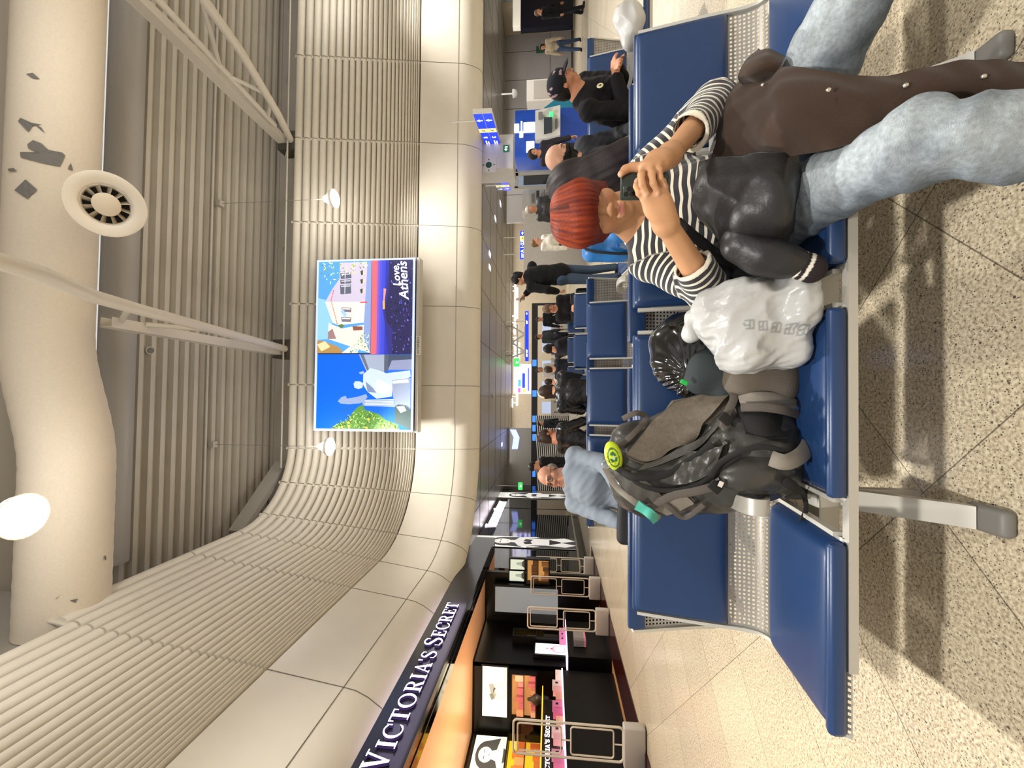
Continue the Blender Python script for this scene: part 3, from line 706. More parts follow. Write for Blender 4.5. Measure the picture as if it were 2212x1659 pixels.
def make_seat(detail=True):
    t = bpy.data.objects.new('bench_seat', None); COL.objects.link(t)
    sp = smooth_path(SH, 44); nx = 12; xs = [-SW+.006+(2*SW-.012)*i/nx for i in range(nx+1)]
    V = np.array([[x, p.y, p.z] for p, s in sp for x in xs]); UV = np.array([[x, s] for p, s in sp for x in xs]); w = nx+1
    Q = np.array([[j*w+i, j*w+i+1, (j+1)*w+i+1, (j+1)*w+i] for j in range(43) for i in range(nx)])
    np_mesh('perforated_shell', V, Q, M_perf, t, uv=lambda _: UV)
    for s in (-1, 1):
        e = MB(); pp = [p+Vector((s*(SW-.002), 0, 0)) for p, _ in sp[2:]]; e.bar(pp, .012, .022, (1, 0, 0)); e.build('edge_frame', M_edge, t, 50)
    a = MB(); pad(a, (-.578, .392), (-.205, .356), SW-.014, .046, (.06, 1)); a.rbox((-SW+.014, -.588, .392), (SW-.014, -.56, .434), .012); a.build('seat_pad', M_blue, t, 50)
    b = MB(); pad(b, (-.10, .475), (-.034, .80), SW-.012, .036, (-1, .2)); b.rbox((-SW+.012, -.045, .735), (SW-.012, -.018, .803), .006); b.build('back_pad', M_blue, t, 50)
    return t
SEAT = make_seat()
def make_arm():
    pth = [(-.10, .50), (-.16, .558), (-.26, .582), (-.38, .588), (-.45, .578), (-.478, .555), (-.475, .528), (-.44, .508), (-.34, .46), (-.25, .42), (-.2, .37)]
    p = [Vector((0, *q)) for q in pth]; q = []
    for i in range(len(p)-1):
        for k in range(5):
            f = k/5; a, b, c, d = p[max(i-1, 0)], p[i], p[i+1], p[min(i+2, len(p)-1)]
            q.append(.5*((2*b)+(c-a)*f+(2*a-5*b+4*c-d)*f*f+(3*b-a-3*c+d)*f**3))
    q.append(p[-1]); m_ = MB(); m_.bar(q, .046, .012, (1, 0, 0)); return m_.build('armrest', M_arm, None, 50)
ARM = make_arm()
def make_leg():
    m_ = MB(); m_.bar([Vector((0, -.33, .27)), Vector((0, -.48, .055)), Vector((0, -.505, .03))], .058, .028, (1, 0, 0)); l = m_.build('leg', M_arm, None, 50)
    f = MB(); f.rbox((-.034, -.575, 0), (.034, -.47, .036), .014, n=3); f.build('foot', mat('foot_grey', '#77746f', .5), l, 50); return l
LEG = make_leg()
def bench(xs, yc, rz, label, arms=(), legs=(), simple=False):
    cx = sum(xs)/len(xs); t = thing('bench', label, 'bench', (cx, yc, 0), rz, 'airport benches')
    fl = -1 if abs(rz) > 1 else 1
    L_ = []
    for x in xs: L_.append((x-cx)*fl)
    for lx in sorted(L_):
        s = dup(SEAT); s.parent = t; s.location = (lx, 0, 0); s.name = 'seat'
    b = MB(); b.rbox((min(L_)-.02, -.36, .262), (max(L_)+.02, -.30, .322), .006)
    for lx in L_: b.box((lx-.05, -.42, .318), (lx+.05, -.2, .352))
    b.build('beam', M_beam, t, 40)
    b = MB(); b.box((min(L_)-.08, -.583, .366), (max(L_)+.22, -.56, .388)); b.build('front_bar', M_arm, t)
    for ax in arms:
        a = ARM.copy(); COL.objects.link(a); a.parent = t; a.location = ((ax-cx)*fl, 0, 0)
        q = MB(); q.box(((ax-cx)*fl-.02, -.30, .30), ((ax-cx)*fl+.02, -.19, .385)); q.build('arm_bracket', M_dark, t)
    for ax in legs:
        a = dup(LEG); a.parent = t; a.location = ((ax-cx)*fl, 0, 0)
        c = MB(); c.rbox(((ax-cx)*fl-.028, -.34, .02), ((ax-cx)*fl+.028, -.31, .27), .008); c.build('leg_post', M_arm, t, 40)
    return t
PB = .585
RA = [-.585, .002, .589, 1.176]
bench(RA, 1.665, R(-1.3), 'nearest bench, with the backpack and the young man in stripes on it', [-.292, .295, .882], [-.292, .882])
bench([x-.125 for x in RA], 1.70, R(180-1.3), 'bench back to back with the nearest one, facing away', [-.417, .757], [-.417, .757])
bench([-.585, 0, .585], 3.70, 0, 'bench two rows back with two empty blue seats facing the camera', [-.292, .92], [-.292, .292])
bench([-.92, -.335, .25, .835], 3.735, R(180), 'bench behind the two empty blue seats, facing the far hall', [-.6, .54], [-.6, .54])
bench([1.64, 2.225, 2.81], 3.70, R(-1), 'bench at the right where the person in the black cap sits', [1.35], [1.93, 2.5])
bench([1.5, 2.1, 3.07], 3.735, R(179), 'bench at the right facing away behind the person in the black cap', [], [1.8, 2.6])
bench([.06, .645, 1.23], 5.95, 0, 'bench further back whose blue backs show over the empty seats', [.94], [.35])
bench([.35, .935, 1.52], 8.3, 0, 'farthest blue bench in front of the busy queue', [], [.64])
for o in (SEAT, ARM, LEG):
    for c in list(o.children): bpy.data.objects.remove(c)
    bpy.data.objects.remove(o)
# ------------------------------------------------------------------ the shop on the left
M_black = mat('shop_black', '#080707', .35, spec=.3)
M_gloss = mat('gloss_black', '#060606', .06, spec=.8)
M_wood = mat('dark_threshold', '#35130f', .12, spec=.6)
M_tan = mat('tan_floor', '#c99560', .25, noise=.03)
M_cream = mat('cream_ceiling', '#e3b184', .35, noise=.03, nscale=2)
sx = -4.13
st = MB(); st.box((-9, 2, -.02), (-4.75, 12.0, .012)); struct(st.build('floor_shop', M_tan))
st = MB(); st.box((-4.75, 2, -.02), (-4.13, 11.6, .014)); struct(st.build('trim_threshold', M_wood))
st = MB(); st.box((-9, 2, 2.66), (-4.3, 11.3, 2.72)); struct(st.build('ceiling_shop', M_cream))
st = MB(); st.box((-4.3, 2, 2.655), (-3.9, 11.3, 2.70), 0); st.box((-4.12, 2, 2.645), (-4.10, 11.3, 2.656), 1); struct(st.build('trim_shutter', [M_gloss, M_black]))
fa = MB(); fa.box((-4.0, 2, 2.65), (-3.89, 11.3, 3.2)); struct(fa.build('wall_fascia', mat('fascia', '#1d1d23', .2, spec=.5)))
# shop walls, stepped in plan
sw = MB(); sw.box((-6.75, 2, 0), (-6.65, 8.2, 2.7)); sw.box((-6.75, 8.2, 0), (-5.28, 8.3, 2.7)); sw.box((-5.36, 8.2, 0), (-5.26, 9.7, 2.7)); sw.box((-5.36, 9.7, 0), (-4.14, 9.8, 2.7))
struct(sw.build('wall_shop', M_black))
sw = MB(); sw.box((-9, 12.0, 0), (-5.1, 12.1, 3.2)); sw.box((-9, 1.9, 0), (-4.2, 2, 3.2)); struct(sw.build('wall_shop_end', M_black))
# --- sign letters: serif capitals built from strokes (unit height 1)
def arcp(cx, cy, rx, ry, a0, a1, n=14): return [(cx+rx*math.cos(a0+(a1-a0)*i/n), cy+ry*math.sin(a0+(a1-a0)*i/n)) for i in range(n+1)]
def ring(cx, cy, rx, ry, tk, tn, a0, a1, n=22):
    o = arcp(cx, cy, rx, ry, a0, a1, n); i_ = arcp(cx, cy, rx-tk, ry-tn, a0, a1, n); return [[o[k], o[k+1], i_[k+1], i_[k]] for k in range(n)]
def serif(x0, x1, y, up): h = .05; return [(x0, y), (x1, y), (x1, y+up*h), (x0, y+up*h)]
D = math.pi/180
def G(c):
    T, t = .175, .075
    if c == 'I': return [[(.12, 0), (.12+T, 0), (.12+T, 1), (.12, 1)], serif(.0, .39, 0, 1), serif(0, .39, 1, -1)], .39
    if c == 'V': return [[(.10, 1), (.28, 1), (.50, .0), (.40, .0)], [(.40, 0), (.48, 0), (.74, 1), (.66, 1)], serif(0, .36, 1, -1), serif(.56, .84, 1, -1)], .84
    if c == 'A': return [[(.06, 0), (.14, 0), (.46, 1), (.40, 1)], [(.36, 1), (.48, 1), (.80, 0), (.62, 0)], [(.20, .30), (.64, .30), (.64, .37), (.20, .37)], serif(0, .26, 0, 1), serif(.54, .88, 0, 1)], .88
    if c == 'T': return [[(.32, 0), (.32+T, 0), (.32+T, 1), (.32, 1)], [(0, .93), (.79, .93), (.79, 1), (0, 1)], [(0, .72), (.05, .72), (.07, 1), (0, 1)], [(.74, .72), (.79, .72), (.79, 1), (.72, 1)], serif(.18, .61, 0, 1)], .79
    if c == 'C': return ring(.47, .5, .47, .52, .15, .06, 48*D, 312*D)+[[(.74, .66), (.80, .66), (.80, .98), (.74, .88)], [(.72, .12), (.80, .2), (.80, .26), (.74, .22)]], .82
    if c == 'O': return ring(.5, .5, .5, .52, .16, .06, 0, 360*D, 32), 1.0
    if c == 'R': return [[(.12, 0), (.12+T, 0), (.12+T, 1), (.12, 1)], serif(0, .4, 0, 1), [(0, .95), (.42, .95), (.42, 1), (0, 1)], [(.27, .46), (.42, .46), (.42, .52), (.27, .52)], [(.36, .48), (.52, .50), (.80, .04), (.62, .0)], serif(.58, .88, 0, 1)]+ring(.40, .73, .33, .27, .15, .055, -90*D, 90*D), .86
    if c == 'E': return [[(.12, 0), (.12+T, 0), (.12+T, 1), (.12, 1)], [(0, 0), (.66, 0), (.66, .06), (0, .06)], [(0, .94), (.64, .94), (.64, 1), (0, 1)], [(.27, .48), (.50, .48), (.50, .54), (.27, .54)], [(.60, 0), (.66, 0), (.69, .27), (.64, .27)], [(.58, 1), (.64, 1), (.65, .76), (.60, .76)], [(.47, .38), (.51, .38), (.51, .64), (.47, .64)]], .70
    if c == 'S': return ring(.33, .75, .29, .27, .12, .06, 40*D, 225*D)+ring(.35, .26, .32, .28, .13, .06, -140*D, 55*D)+[[(.10, .60), (.20, .72), (.56, .44), (.50, .32)], [(.52, .72), (.57, .72), (.57, .98), (.52, .90)], [(.05, .06), (.10, .1), (.10, .34), (.05, .34)]], .68
    if c == "'": return [[(.02, 1.0), (.15, 1.0), (.12, .72), (.06, .72)]], .17
    return [], .3
def serif_word(words, size, fn, thick, name, material, parent, small=.80, gap=.10, side=None):
    x = 0.0; out = []
    for w in words.split(' '):
        for i, c in enumerate(w):
            k = 1.0 if i == 0 else small
            g, wd = G(c); kk = 1.0 if c == "'" else k
            out.append((c, [[(x+px*k, py*(k if c != "'" else .82)) for px, py in pl_] for pl_ in g])); x += (wd*k+gap)
        x += .34
    total = x-.34-gap
    for c, pls in out:
        b = MB(); faces = []
        for pl_ in pls:
            ar = sum(pl_[i][0]*pl_[(i+1) % len(pl_)][1]-pl_[(i+1) % len(pl_)][0]*pl_[i][1] for i in range(len(pl_)))
            if ar < 0: pl_ = pl_[::-1]
            k = len(pl_); f0 = [fn(px/total, py*size, 0) for px, py in pl_]; f1 = [fn(px/total, py*size, thick) for px, py in pl_]
            b.add(f0+f1, [tuple(reversed(range(k))), tuple(range(k, 2*k))]+[(i, (i+1) % k, k+(i+1) % k, k+i) for i in range(k)])
            if side is not None: b.mi = b.mi[:-(k+2)]+[1, 0]+[1]*k
        nm_ = {"'": 'apostrophe'}.get(c, 'letter_'+c.lower()) if False else 'letter'
        b.build(nm_, [material]+([side] if side is not None else []), parent, w=True)
M_let = mat('letter_glow', '#ffffff', .5, emit='#fff4ff', es=3.0); M_lets = mat('letter_side', '#2a2233', .4, emit='#8f6ad8', es=.10)
sg = thing('shop_sign', 'large lit white serif letter sign on the black shop fascia', 'sign', (-3.87, 6.2, 2.9))
ya, yb = atx(790, 1668, -3.86).y, atx(970, 1303, -3.86).y
serif_word("VICTORIA'S SECRET", .275, lambda u, v, d: Vector((-3.885+d, ya+(yb-ya)*u, 2.81+v)), .035, 'sign', M_let, sg, side=M_lets)
light('AREA', 'sign_glow', (-3.72, 6.2, 2.9), 6, (.80, .68, 1), .3, (0, R(90), 0), sy=3.6)
# --- glass front further on
gl = MB(); gl.box((-5.1, 12.0, .3), (-5.0, 23.2, 3.70)); struct(gl.build('window_1', M_gloss))
gr = MB(); gr.box((-5.02, 12.1, 0), (-4.97, 23.2, .06), 0); gr.box((-5.0, 12.1, .24), (-4.955, 23.2, .30), 1); gr.box((-5.08, 12.1, .06), (-5.01, 23.2, .24), 0)
for y in (14.6, 18.4, 22.0): gr.box((-5.0, y, .3), (-4.985, y+.03, 3.70), 0)
struct(gr.build('trim_glass', [M_gloss, mat('rail_steel', '#a8a39a', .25, metal=.8)]))
s2 = thing('shop_sign', 'small lit sign of serif letters on the far dark glass front', 'sign', (-4.97, 17.8, 3.2))
y2a, y2b = atx(1052, 1137, -4.98).y, atx(1077, 1083, -4.98).y
z2 = atx(1070, 1110, -4.98).z
serif_word("VICTORIA'S SECRET", .42, lambda u, v, d: Vector((-4.99+d, y2a+(y2b-y2a)*u, z2-.25+v)), .03, 'sign', M_let, s2)
def poster(name, label, pts, cols, Xp, emis=.75):                 # tall black and white fashion poster on the glass
    q = [atx(*p, Xp) for p in pts]; y0, y1 = min(v.y for v in q), max(v.y for v in q); z0, z1 = min(v.z for v in q), max(v.z for v in q)
    t = thing(name, label, 'poster', (Xp, (y0+y1)/2, z0), 0, 'fashion posters on the dark glass')
    fn = lambda u, v: Vector((Xp, y0+(y1-y0)*u, z0+(z1-z0)*v))
    pc = Pic(fn, Vector((1, 0, 0)), .0015); b = MB(); b.box((Xp-.012, y0, z0), (Xp, y1, z1)); b.build('panel', mat('poster_back', '#e9e6de', .4), t, w=True)
    pc.p([(0, 0), (1, 0), (1, 1), (0, 1)], '#e8e6df', emis); pc.p([(0, 0), (1, 0), (1, .55), (0, .48)], '#3a3a3c', emis*.6)
    for k in range(3): pc.p([(.2, .9+k*.025), (.8, .9+k*.025), (.8, .905+k*.025), (.2, .905+k*.025)], '#8f8d88', emis)
    pc.p([(.5+.42*math.cos(a), .70+.13*math.sin(a)) for a in np.linspace(0, 6.0, 18)], '#2b2a2c', emis*.6)      # hair
    pc.p([(.12, .72), (.9, .72), (.97, .52), (.78, .50), (.5, .6), (.2, .5), (.02, .54)], '#2b2a2c', emis*.6)
    pc.p([(.5+.24*math.cos(a), .72+.085*math.sin(a)) for a in np.linspace(0, 6.0, 18)], '#d9d6d0', emis)        # face
    for ex in (.40, .60): pc.p([(ex-.06, .735), (ex+.06, .735), (ex+.05, .745), (ex-.05, .745)], '#3a3838', emis*.6)
    pc.p([(.43, .675), (.57, .675), (.52, .665), (.48, .665)], '#6d6666', emis)
    pc.p([(.4, .65), (.6, .65), (.62, .60), (.92, .56), (1, .40), (.9, .36), (.84, .48), (.8, .30), (.95, .12), (.7, .02), (.5, .16), (.3, .02), (.08, .12), (.2, .30), (.16, .48), (.08, .36), (0, .42), (.08, .56), (.38, .60)], '#c9c6c1', emis)
    pc.p([(.25, .50), (.45, .52), (.5, .48), (.55, .52), (.75, .50), (.7, .43), (.5, .45), (.3, .43)], '#232325', emis*.6); pc.p([(.25, .27), (.75, .27), (.55, .16), (.45, .16)], '#232325', emis*.6)
    pc.build('picture', t)
poster('poster', 'tall black and white fashion poster at the near end of the dark glass', [(1030, 1156), (1250, 1186), (1022, 1178)], 0, -4.97)
poster('poster', 'tall black and white fashion poster at the far end of the dark glass', [(1077, 1063), (1228, 1076), (1075, 1074)], 0, -4.97)
# --- lightboxes and shelves inside
def lightbox(label, o, ex, ey, w, h, draw, es=1.0, n='light_box'):
    t = thing(n, label, 'light box', o); Mx = frameM(Vector((0, 0, 0)), ex, ey); fn = lambda u, v: Mx @ Vector((u*w, v*h, .022))
    b = MB(); b.box((-.03, -.03, -.05), (w+.03, h+.03, .012), M=Mx); b.build('case', M_black, t)
    nz = Mx.to_3x3() @ Vector((0, 0, 1)); pc = Pic(lambda u, v: Vector(t.location)+fn(u, v), nz, .0012); draw(pc, es); pc.build('lit_picture', t); return t
def dr_perfume(pc, es):
    pc.p([(0, 0), (1, 0), (1, 1), (0, 1)], '#dfe6d2', es)
    pc.p([(.55, 0), (1, 0), (1, .12), (.7, .2)], '#c4ccb9', es); rot = lambda u, v: (.47+.62*(u*math.cos(.5)-v*math.sin(.5))*.8, .42+(u*math.sin(.5)+v*math.cos(.5))*.8)
    pc.p([rot(*p) for p in ((-.3, -.45), (.3, -.45), (.3, .05), (-.3, .05))], '#b9bba6', es); pc.p([rot(*p) for p in ((-.26, -.41), (.26, -.41), (.26, .01), (-.26, .01))], '#d3d3bb', es)
    pc.p([rot(*p) for p in ((-.15, -.3), (.15, -.3), (.15, -.1), (-.15, -.1))], '#eceadb', es); pc.p([rot(*p) for p in ((-.09, .05), (.09, .05), (.09, .16), (-.09, .16))], '#8f9180', es)
    pc.p([rot(*p) for p in ((-.13, .16), (.13, .16), (.13, .36), (-.13, .36))], '#6c6e64', es); pc.p([rot(*p) for p in ((.0, .10), (.42, -.05), (.52, .18), (.16, .26))], '#8a8c82', es); pc.p([rot(*p) for p in ((.1, .16), (.3, .0), (.2, -.06))], '#3f413c', es)
def dr_woman(pc, es):
    class Sh:
        def __init__(s, q): s.q = q
        def p(s, pts, c, e): s.q.p([(min(1, max(0, .30+.70*u)), v) for u, v in pts], c, e)
    pc.p([(0, 0), (1, 0), (1, 1), (0, 1)], '#e3e8d8', es); pc = Sh(pc)
    pc.p([(0, 0), (1, 0), (1, 1), (0, 1)], '#e3e8d8', es); pc.p([(.5+.36*math.cos(a), .62+.3*math.sin(a)) for a in np.linspace(0, 6, 16)], '#3b3c3a', es)
    pc.p([(.15, .66), (.85, .66), (.98, .1), (.7, .2), (.5, .45), (.3, .2), (.05, .05)], '#3b3c3a', es)
    pc.p([(.5+.2*math.cos(a), .62+.21*math.sin(a)) for a in np.linspace(0, 6, 16)], '#d8d8cc', es); pc.p([(.4, .45), (.6, .45), (.64, .3), (1, .2), (1, 0), (0, 0), (0, .16), (.36, .3)], '#cfd0c4', es)
    for ex in (.42, .58): pc.p([(ex-.05, .645), (ex+.05, .645), (ex+.04, .665), (ex-.04, .665)], '#2f302e', es)
    pc.p([(.45, .52), (.55, .52), (.52, .50), (.48, .50)], '#6a6460', es); pc.p([(.3, .1), (.7, .1), (.62, 0), (.38, 0)], '#3f403d', es)
def dr_pink(pc, es):
    pc.p([(0, 0), (1, 0), (1, 1), (0, 1)], '#f0efe4', es); pc.p([(.28, .05), (.72, .05), (.86, .16), (.86, .34), (.7, .45), (.3, .45), (.14, .34), (.14, .16)], '#d98aa3', es); pc.p([(.31, .08), (.69, .08), (.81, .17), (.81, .33), (.68, .42), (.32, .42), (.19, .33), (.19, .17)], '#f1bccb', es)
    pc.p([(.3, .18), (.7, .18), (.7, .33), (.3, .33)], '#f8dbe2', es); pc.p([(.4, .45), (.6, .45), (.57, .52), (.43, .52)], '#a15b70', es); pc.p([(.5+.08*math.cos(a), .62+.05*math.sin(a)) for a in np.linspace(0, 6, 10)], '#9a9a92', es)
    for k in range(5): pc.p([(.2, .76+k*.035), (.8, .76+k*.035), (.8, .775+k*.035), (.2, .775+k*.035)], '#a9a9a0', es)
def dr_plain(pc, es): pc.p([(0, 0), (1, 0), (1, 1), (0, 1)], '#b9c3b2', es); pc.p([(.2, 0), (.5, .35), (.85, .1), (1, 0)], '#3d423c', es*.8); pc.p([(.4, .15), (.75, .2), (.7, .55), (.5, .6)], '#8c9687', es)
Yw = 8.19; a, b = at(1095, 1548, Yw), at(1043, 1437, Yw)
lightbox('big lit perfume picture on the shop back wall', a, (1, 0, 0), (0, 0, 1), b.x-a.x, b.z-a.z, dr_perfume, 1.05)
a = atx(1090, 1662, -6.63); b = atx(1030, 1590, -6.63)
lightbox('lit portrait of a long-haired woman on the shop side wall', Vector((-6.63, a.y-.55, a.z)), (0, 1, 0), (0, 0, 1), b.y-a.y+.55, b.z-a.z, dr_woman, 1.05)
a = atx(1225, 1418, -5.2); b = atx(1157, 1391, -5.2)
lightbox('white lit picture of a pink perfume bottle on the low shop unit', a, (0, 1, 0), (0, 0, 1), b.y-a.y, b.z-a.z, dr_pink, 1.0)
Yq = 9.66
for (p, q, lb) in (((1132, 1255), (1101, 1232), 'upper left small lit picture on the far shop wall'), ((1133, 1230), (1103, 1207), 'upper right small lit picture on the far shop wall')):
    a, b = at(*p, Yq), at(*q, Yq); lightbox(lb, a, (1, 0, 0), (0, 0, 1), b.x-a.x, b.z-a.z, dr_plain, .8)
# big grey mirror display
a, b = at(1205, 1328, 9.5), at(1070, 1262, 9.5)
t = thing('mirror_display', 'tall grey lit display panel inside the shop doorway', 'display', a)
m_ = MB(); m_.box((a.x-.05, 9.5, a.z), (b.x, 9.6, b.z+.05)); m_.build('frame', M_black, t, w=True)
m_ = MB(); m_.box((a.x, 9.49, a.z), (b.x-.05, 9.5, b.z)); m_.build('panel', mat('grey_glow', '#8d979c', .3, emit='#8a959b', es=.35), t, w=True)
# counter with lit edge and perfume boxes
ct = thing('shop_counter', 'long black shop counter with a lit white top edge', 'counter', (-4.98, 6.4, 0.012))
m_ = MB(); m_.box((-5.45, 4.9, .012), (-4.9, 7.55, .90)); m_.build('cabinet', M_black, ct, w=True)
m_ = MB(); m_.box((-5.45, 4.88, .90), (-4.88, 7.57, .925)); m_.build('lit_top', mat('lit_edge', '#eae6ff', .4, emit='#d9d2ff', es=.9), ct, w=True)
m_ = MB(); m_.box((-5.47, 4.9, .925), (-5.45, 7.55, 1.25)); m_.box((-5.47, 4.9, 1.25), (-5.2, 7.55, 1.265), 1); m_.build('back_panel', [M_black, mat('lit_gold', '#f3c24c', .4, emit='#f0b638', es=1.2)], ct, w=True)
serif_word("VICTORIA'S SECRET", .075, lambda u, v, d: Vector((-5.195+d, 5.75+(6.85-5.75)*u, 1.13+v)), .005, 'counter_letters', M_let, ct)
pinks = ['#d98fae', '#efc6cf', '#e7b3bf', '#d9a79f', '#f0dcd8', '#c9748f']
def boxp(name, label, loc, d, col, group, sq=True):
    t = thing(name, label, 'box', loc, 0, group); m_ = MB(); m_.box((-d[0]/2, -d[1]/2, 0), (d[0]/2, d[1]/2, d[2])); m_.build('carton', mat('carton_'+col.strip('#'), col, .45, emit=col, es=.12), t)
    if sq: q = MB(); q.box((d[0]/2, -.02, d[2]*.42), (d[0]/2+.003, .02, d[2]*.68)); q.build('square_label', M_black, t)
spec = [(1495, 1455, '#d8b4ae', .10), (1485, 0, '', 0)]
rowb = [((1452, 1466), '#e9d5c8', .085, False), ((1474, 1488), '#dcbcb8', .13, True), ((1489, 1500), '#d79c98', .12, False), ((1503, 1517), '#cf8f7b', .085, False), ((1519, 1534), '#cf6f95', .13, True), ((1535, 1549), '#c65d86', .12, False), ((1552, 1566), '#d9a08a', .085, False), ((1572, 1590), '#e9cdc9', .14, True), ((1592, 1606), '#d9aaae', .12, False), ((1625, 1641), '#d68aa8', .14, True), ((1643, 1658), '#c76a90', .12, False)]
wh = ['cream', 'pale rose, square-marked,', 'dusty rose', 'copper', 'bright pink, square-marked,', 'deep pink', 'tan', 'whitish pink, square-marked,', 'greyish pink', 'mid pink, square-marked,', 'raspberry pink']
for i, ((p, q), c_, h, sq) in enumerate(rowb):
    ya_, yb_ = atx(1210, q, -4.97).y, atx(1210, p, -4.97).y
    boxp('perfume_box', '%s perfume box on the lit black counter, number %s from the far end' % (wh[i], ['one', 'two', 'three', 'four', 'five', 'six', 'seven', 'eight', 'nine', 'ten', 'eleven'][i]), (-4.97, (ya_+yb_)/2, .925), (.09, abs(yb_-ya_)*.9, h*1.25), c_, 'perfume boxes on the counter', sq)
# lit shelf niches on the back walls
def niche(label, o, ex, w, h, cols, col, es, seed):
    t = thing('shelf_niche', label, 'shelf', o); Mx = frameM(Vector((0, 0, 0)), ex, (0, 0, 1)); nz = Mx.to_3x3() @ Vector((0, 0, 1)); r_ = random.Random(seed)
    b = MB(); b.box((0, 0, -.02), (w, h, 0), M=Mx); b.build('back_panel', mat('niche_'+label[:6], col, .5, emit=col, es=es), t)
    f = MB()
    for a_, c_ in (((-.03, -.03), (w+.03, 0)), ((-.03, h), (w+.03, h+.03)), ((-.03, 0), (0, h)), ((w, 0), (w+.03, h)), ((0, h*.48), (w, h*.5))): f.box((*a_, -.02), (*c_, .14), M=Mx)
    f.build('frame', M_black, t)
    k = 0
    for row in range(2):
        x = .04
        while x < w-.12:
            ww = r_.uniform(.07, .16); hh = h*r_.uniform(.18, .36); m_ = MB(); y0 = (0 if row == 0 else h*.5)
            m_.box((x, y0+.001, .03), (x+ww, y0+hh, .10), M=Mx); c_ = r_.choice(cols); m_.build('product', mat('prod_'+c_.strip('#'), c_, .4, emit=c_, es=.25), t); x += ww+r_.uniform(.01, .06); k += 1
a, b = at(1157, 1545, Yw), at(1107, 1445, Yw)
niche('gold-lit shelf niche of pink boxes under the big perfume picture', a+Vector((0, -.02, 0)), (1, 0, 0), b.x-a.x, b.z-a.z, ['#d9888a', '#e2a07a', '#c76c74', '#e8b59a'], '#c78f56', .55, 4)
a = atx(1170, 1662, -6.62); b = atx(1100, 1600, -6.62)
niche('bright yellow shelf niche below the lit portrait', Vector((-6.62, a.y-.5, a.z)), (0, 1, 0), b.y-a.y+.5, b.z-a.z, ['#e08a4a', '#d9743c', '#e8b070'], '#f0c12c', .8, 5)
a = atx(1206, 1392, -5.24); b = atx(1112, 1372, -5.24)
niche('narrow gold shelf niche of dark bags beside the doorway panel', a, (0, 1, 0), b.y-a.y, b.z-a.z, ['#1a1714', '#2a1f18', '#3a2b20'], '#d8ab4c', .7, 6)
a, b = at(1185, 1255, Yq), at(1140, 1205, Yq)
niche('tan shelf niche on the far shop wall above the gates', a, (1, 0, 0), b.x-a.x, b.z-a.z, ['#8a5a30', '#5a3a20'], '#d9a15c', .5, 8)
# pink boxes and glass case on a low unit
lu = thing('display_unit', 'low black unit carrying the pink bottle picture and small boxes', 'cabinet', (-5.1, 8.0, .012))
m_ = MB(); m_.box((-5.25, 7.7, .012), (-4.75, 8.9, .80)); m_.build('cabinet', M_black, lu, w=True); m_ = MB(); m_.box((-5.25, 7.68, .80), (-4.73, 8.92, .815)); m_.build('lit_top', mat('lit_edge', '#eae6ff'), lu, w=True)
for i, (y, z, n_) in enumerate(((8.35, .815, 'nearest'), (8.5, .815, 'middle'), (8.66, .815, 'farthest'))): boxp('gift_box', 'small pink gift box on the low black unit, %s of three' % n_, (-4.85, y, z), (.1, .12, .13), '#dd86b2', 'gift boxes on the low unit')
cz = thing('glass_case', 'small glass display case with a pink base inside the shop', 'case', (-4.68, 8.1, .5)); m_ = MB(); m_.box((-4.74, 8.0, .45), (-4.62, 8.3, .49)); m_.build('base', mat('case_pink', '#dd8fa8', .5), cz, w=True)
m_ = MB(); m_.box((-4.74, 8.0, .49), (-4.62, 8.3, .68)); m_.build('glass', mat('case_glass', '#9a9492', .1, metal=.3), cz, w=True)
# mannequin bust form behind the counter
bu = thing('bust_form', 'small gold-trimmed black and white bust form behind the counter', 'bust', (-5.6, 7.75, 1.15)); q = Soft((-5.75, 7.6, 1.1), (-5.45, 7.9, 1.6), .012)
q.ell((-5.6, 7.75, 1.22), (.08, .06, .10), .04); q.ell((-5.6, 7.75, 1.38), (.10, .065, .09), .05); q.cap((-5.6, 7.75, 1.42), (-5.6, 7.75, 1.52), .03, .03, .04); q.build('form', mat('bust', '#2a2623', .4), bu, w=True)
m_ = MB(); m_.tube([(-5.6, 7.75, .93), (-5.6, 7.75, 1.16)], .012, 8); m_.build('stand', mat('gold', '#c89b3c', .25, metal=.9), bu, w=True)
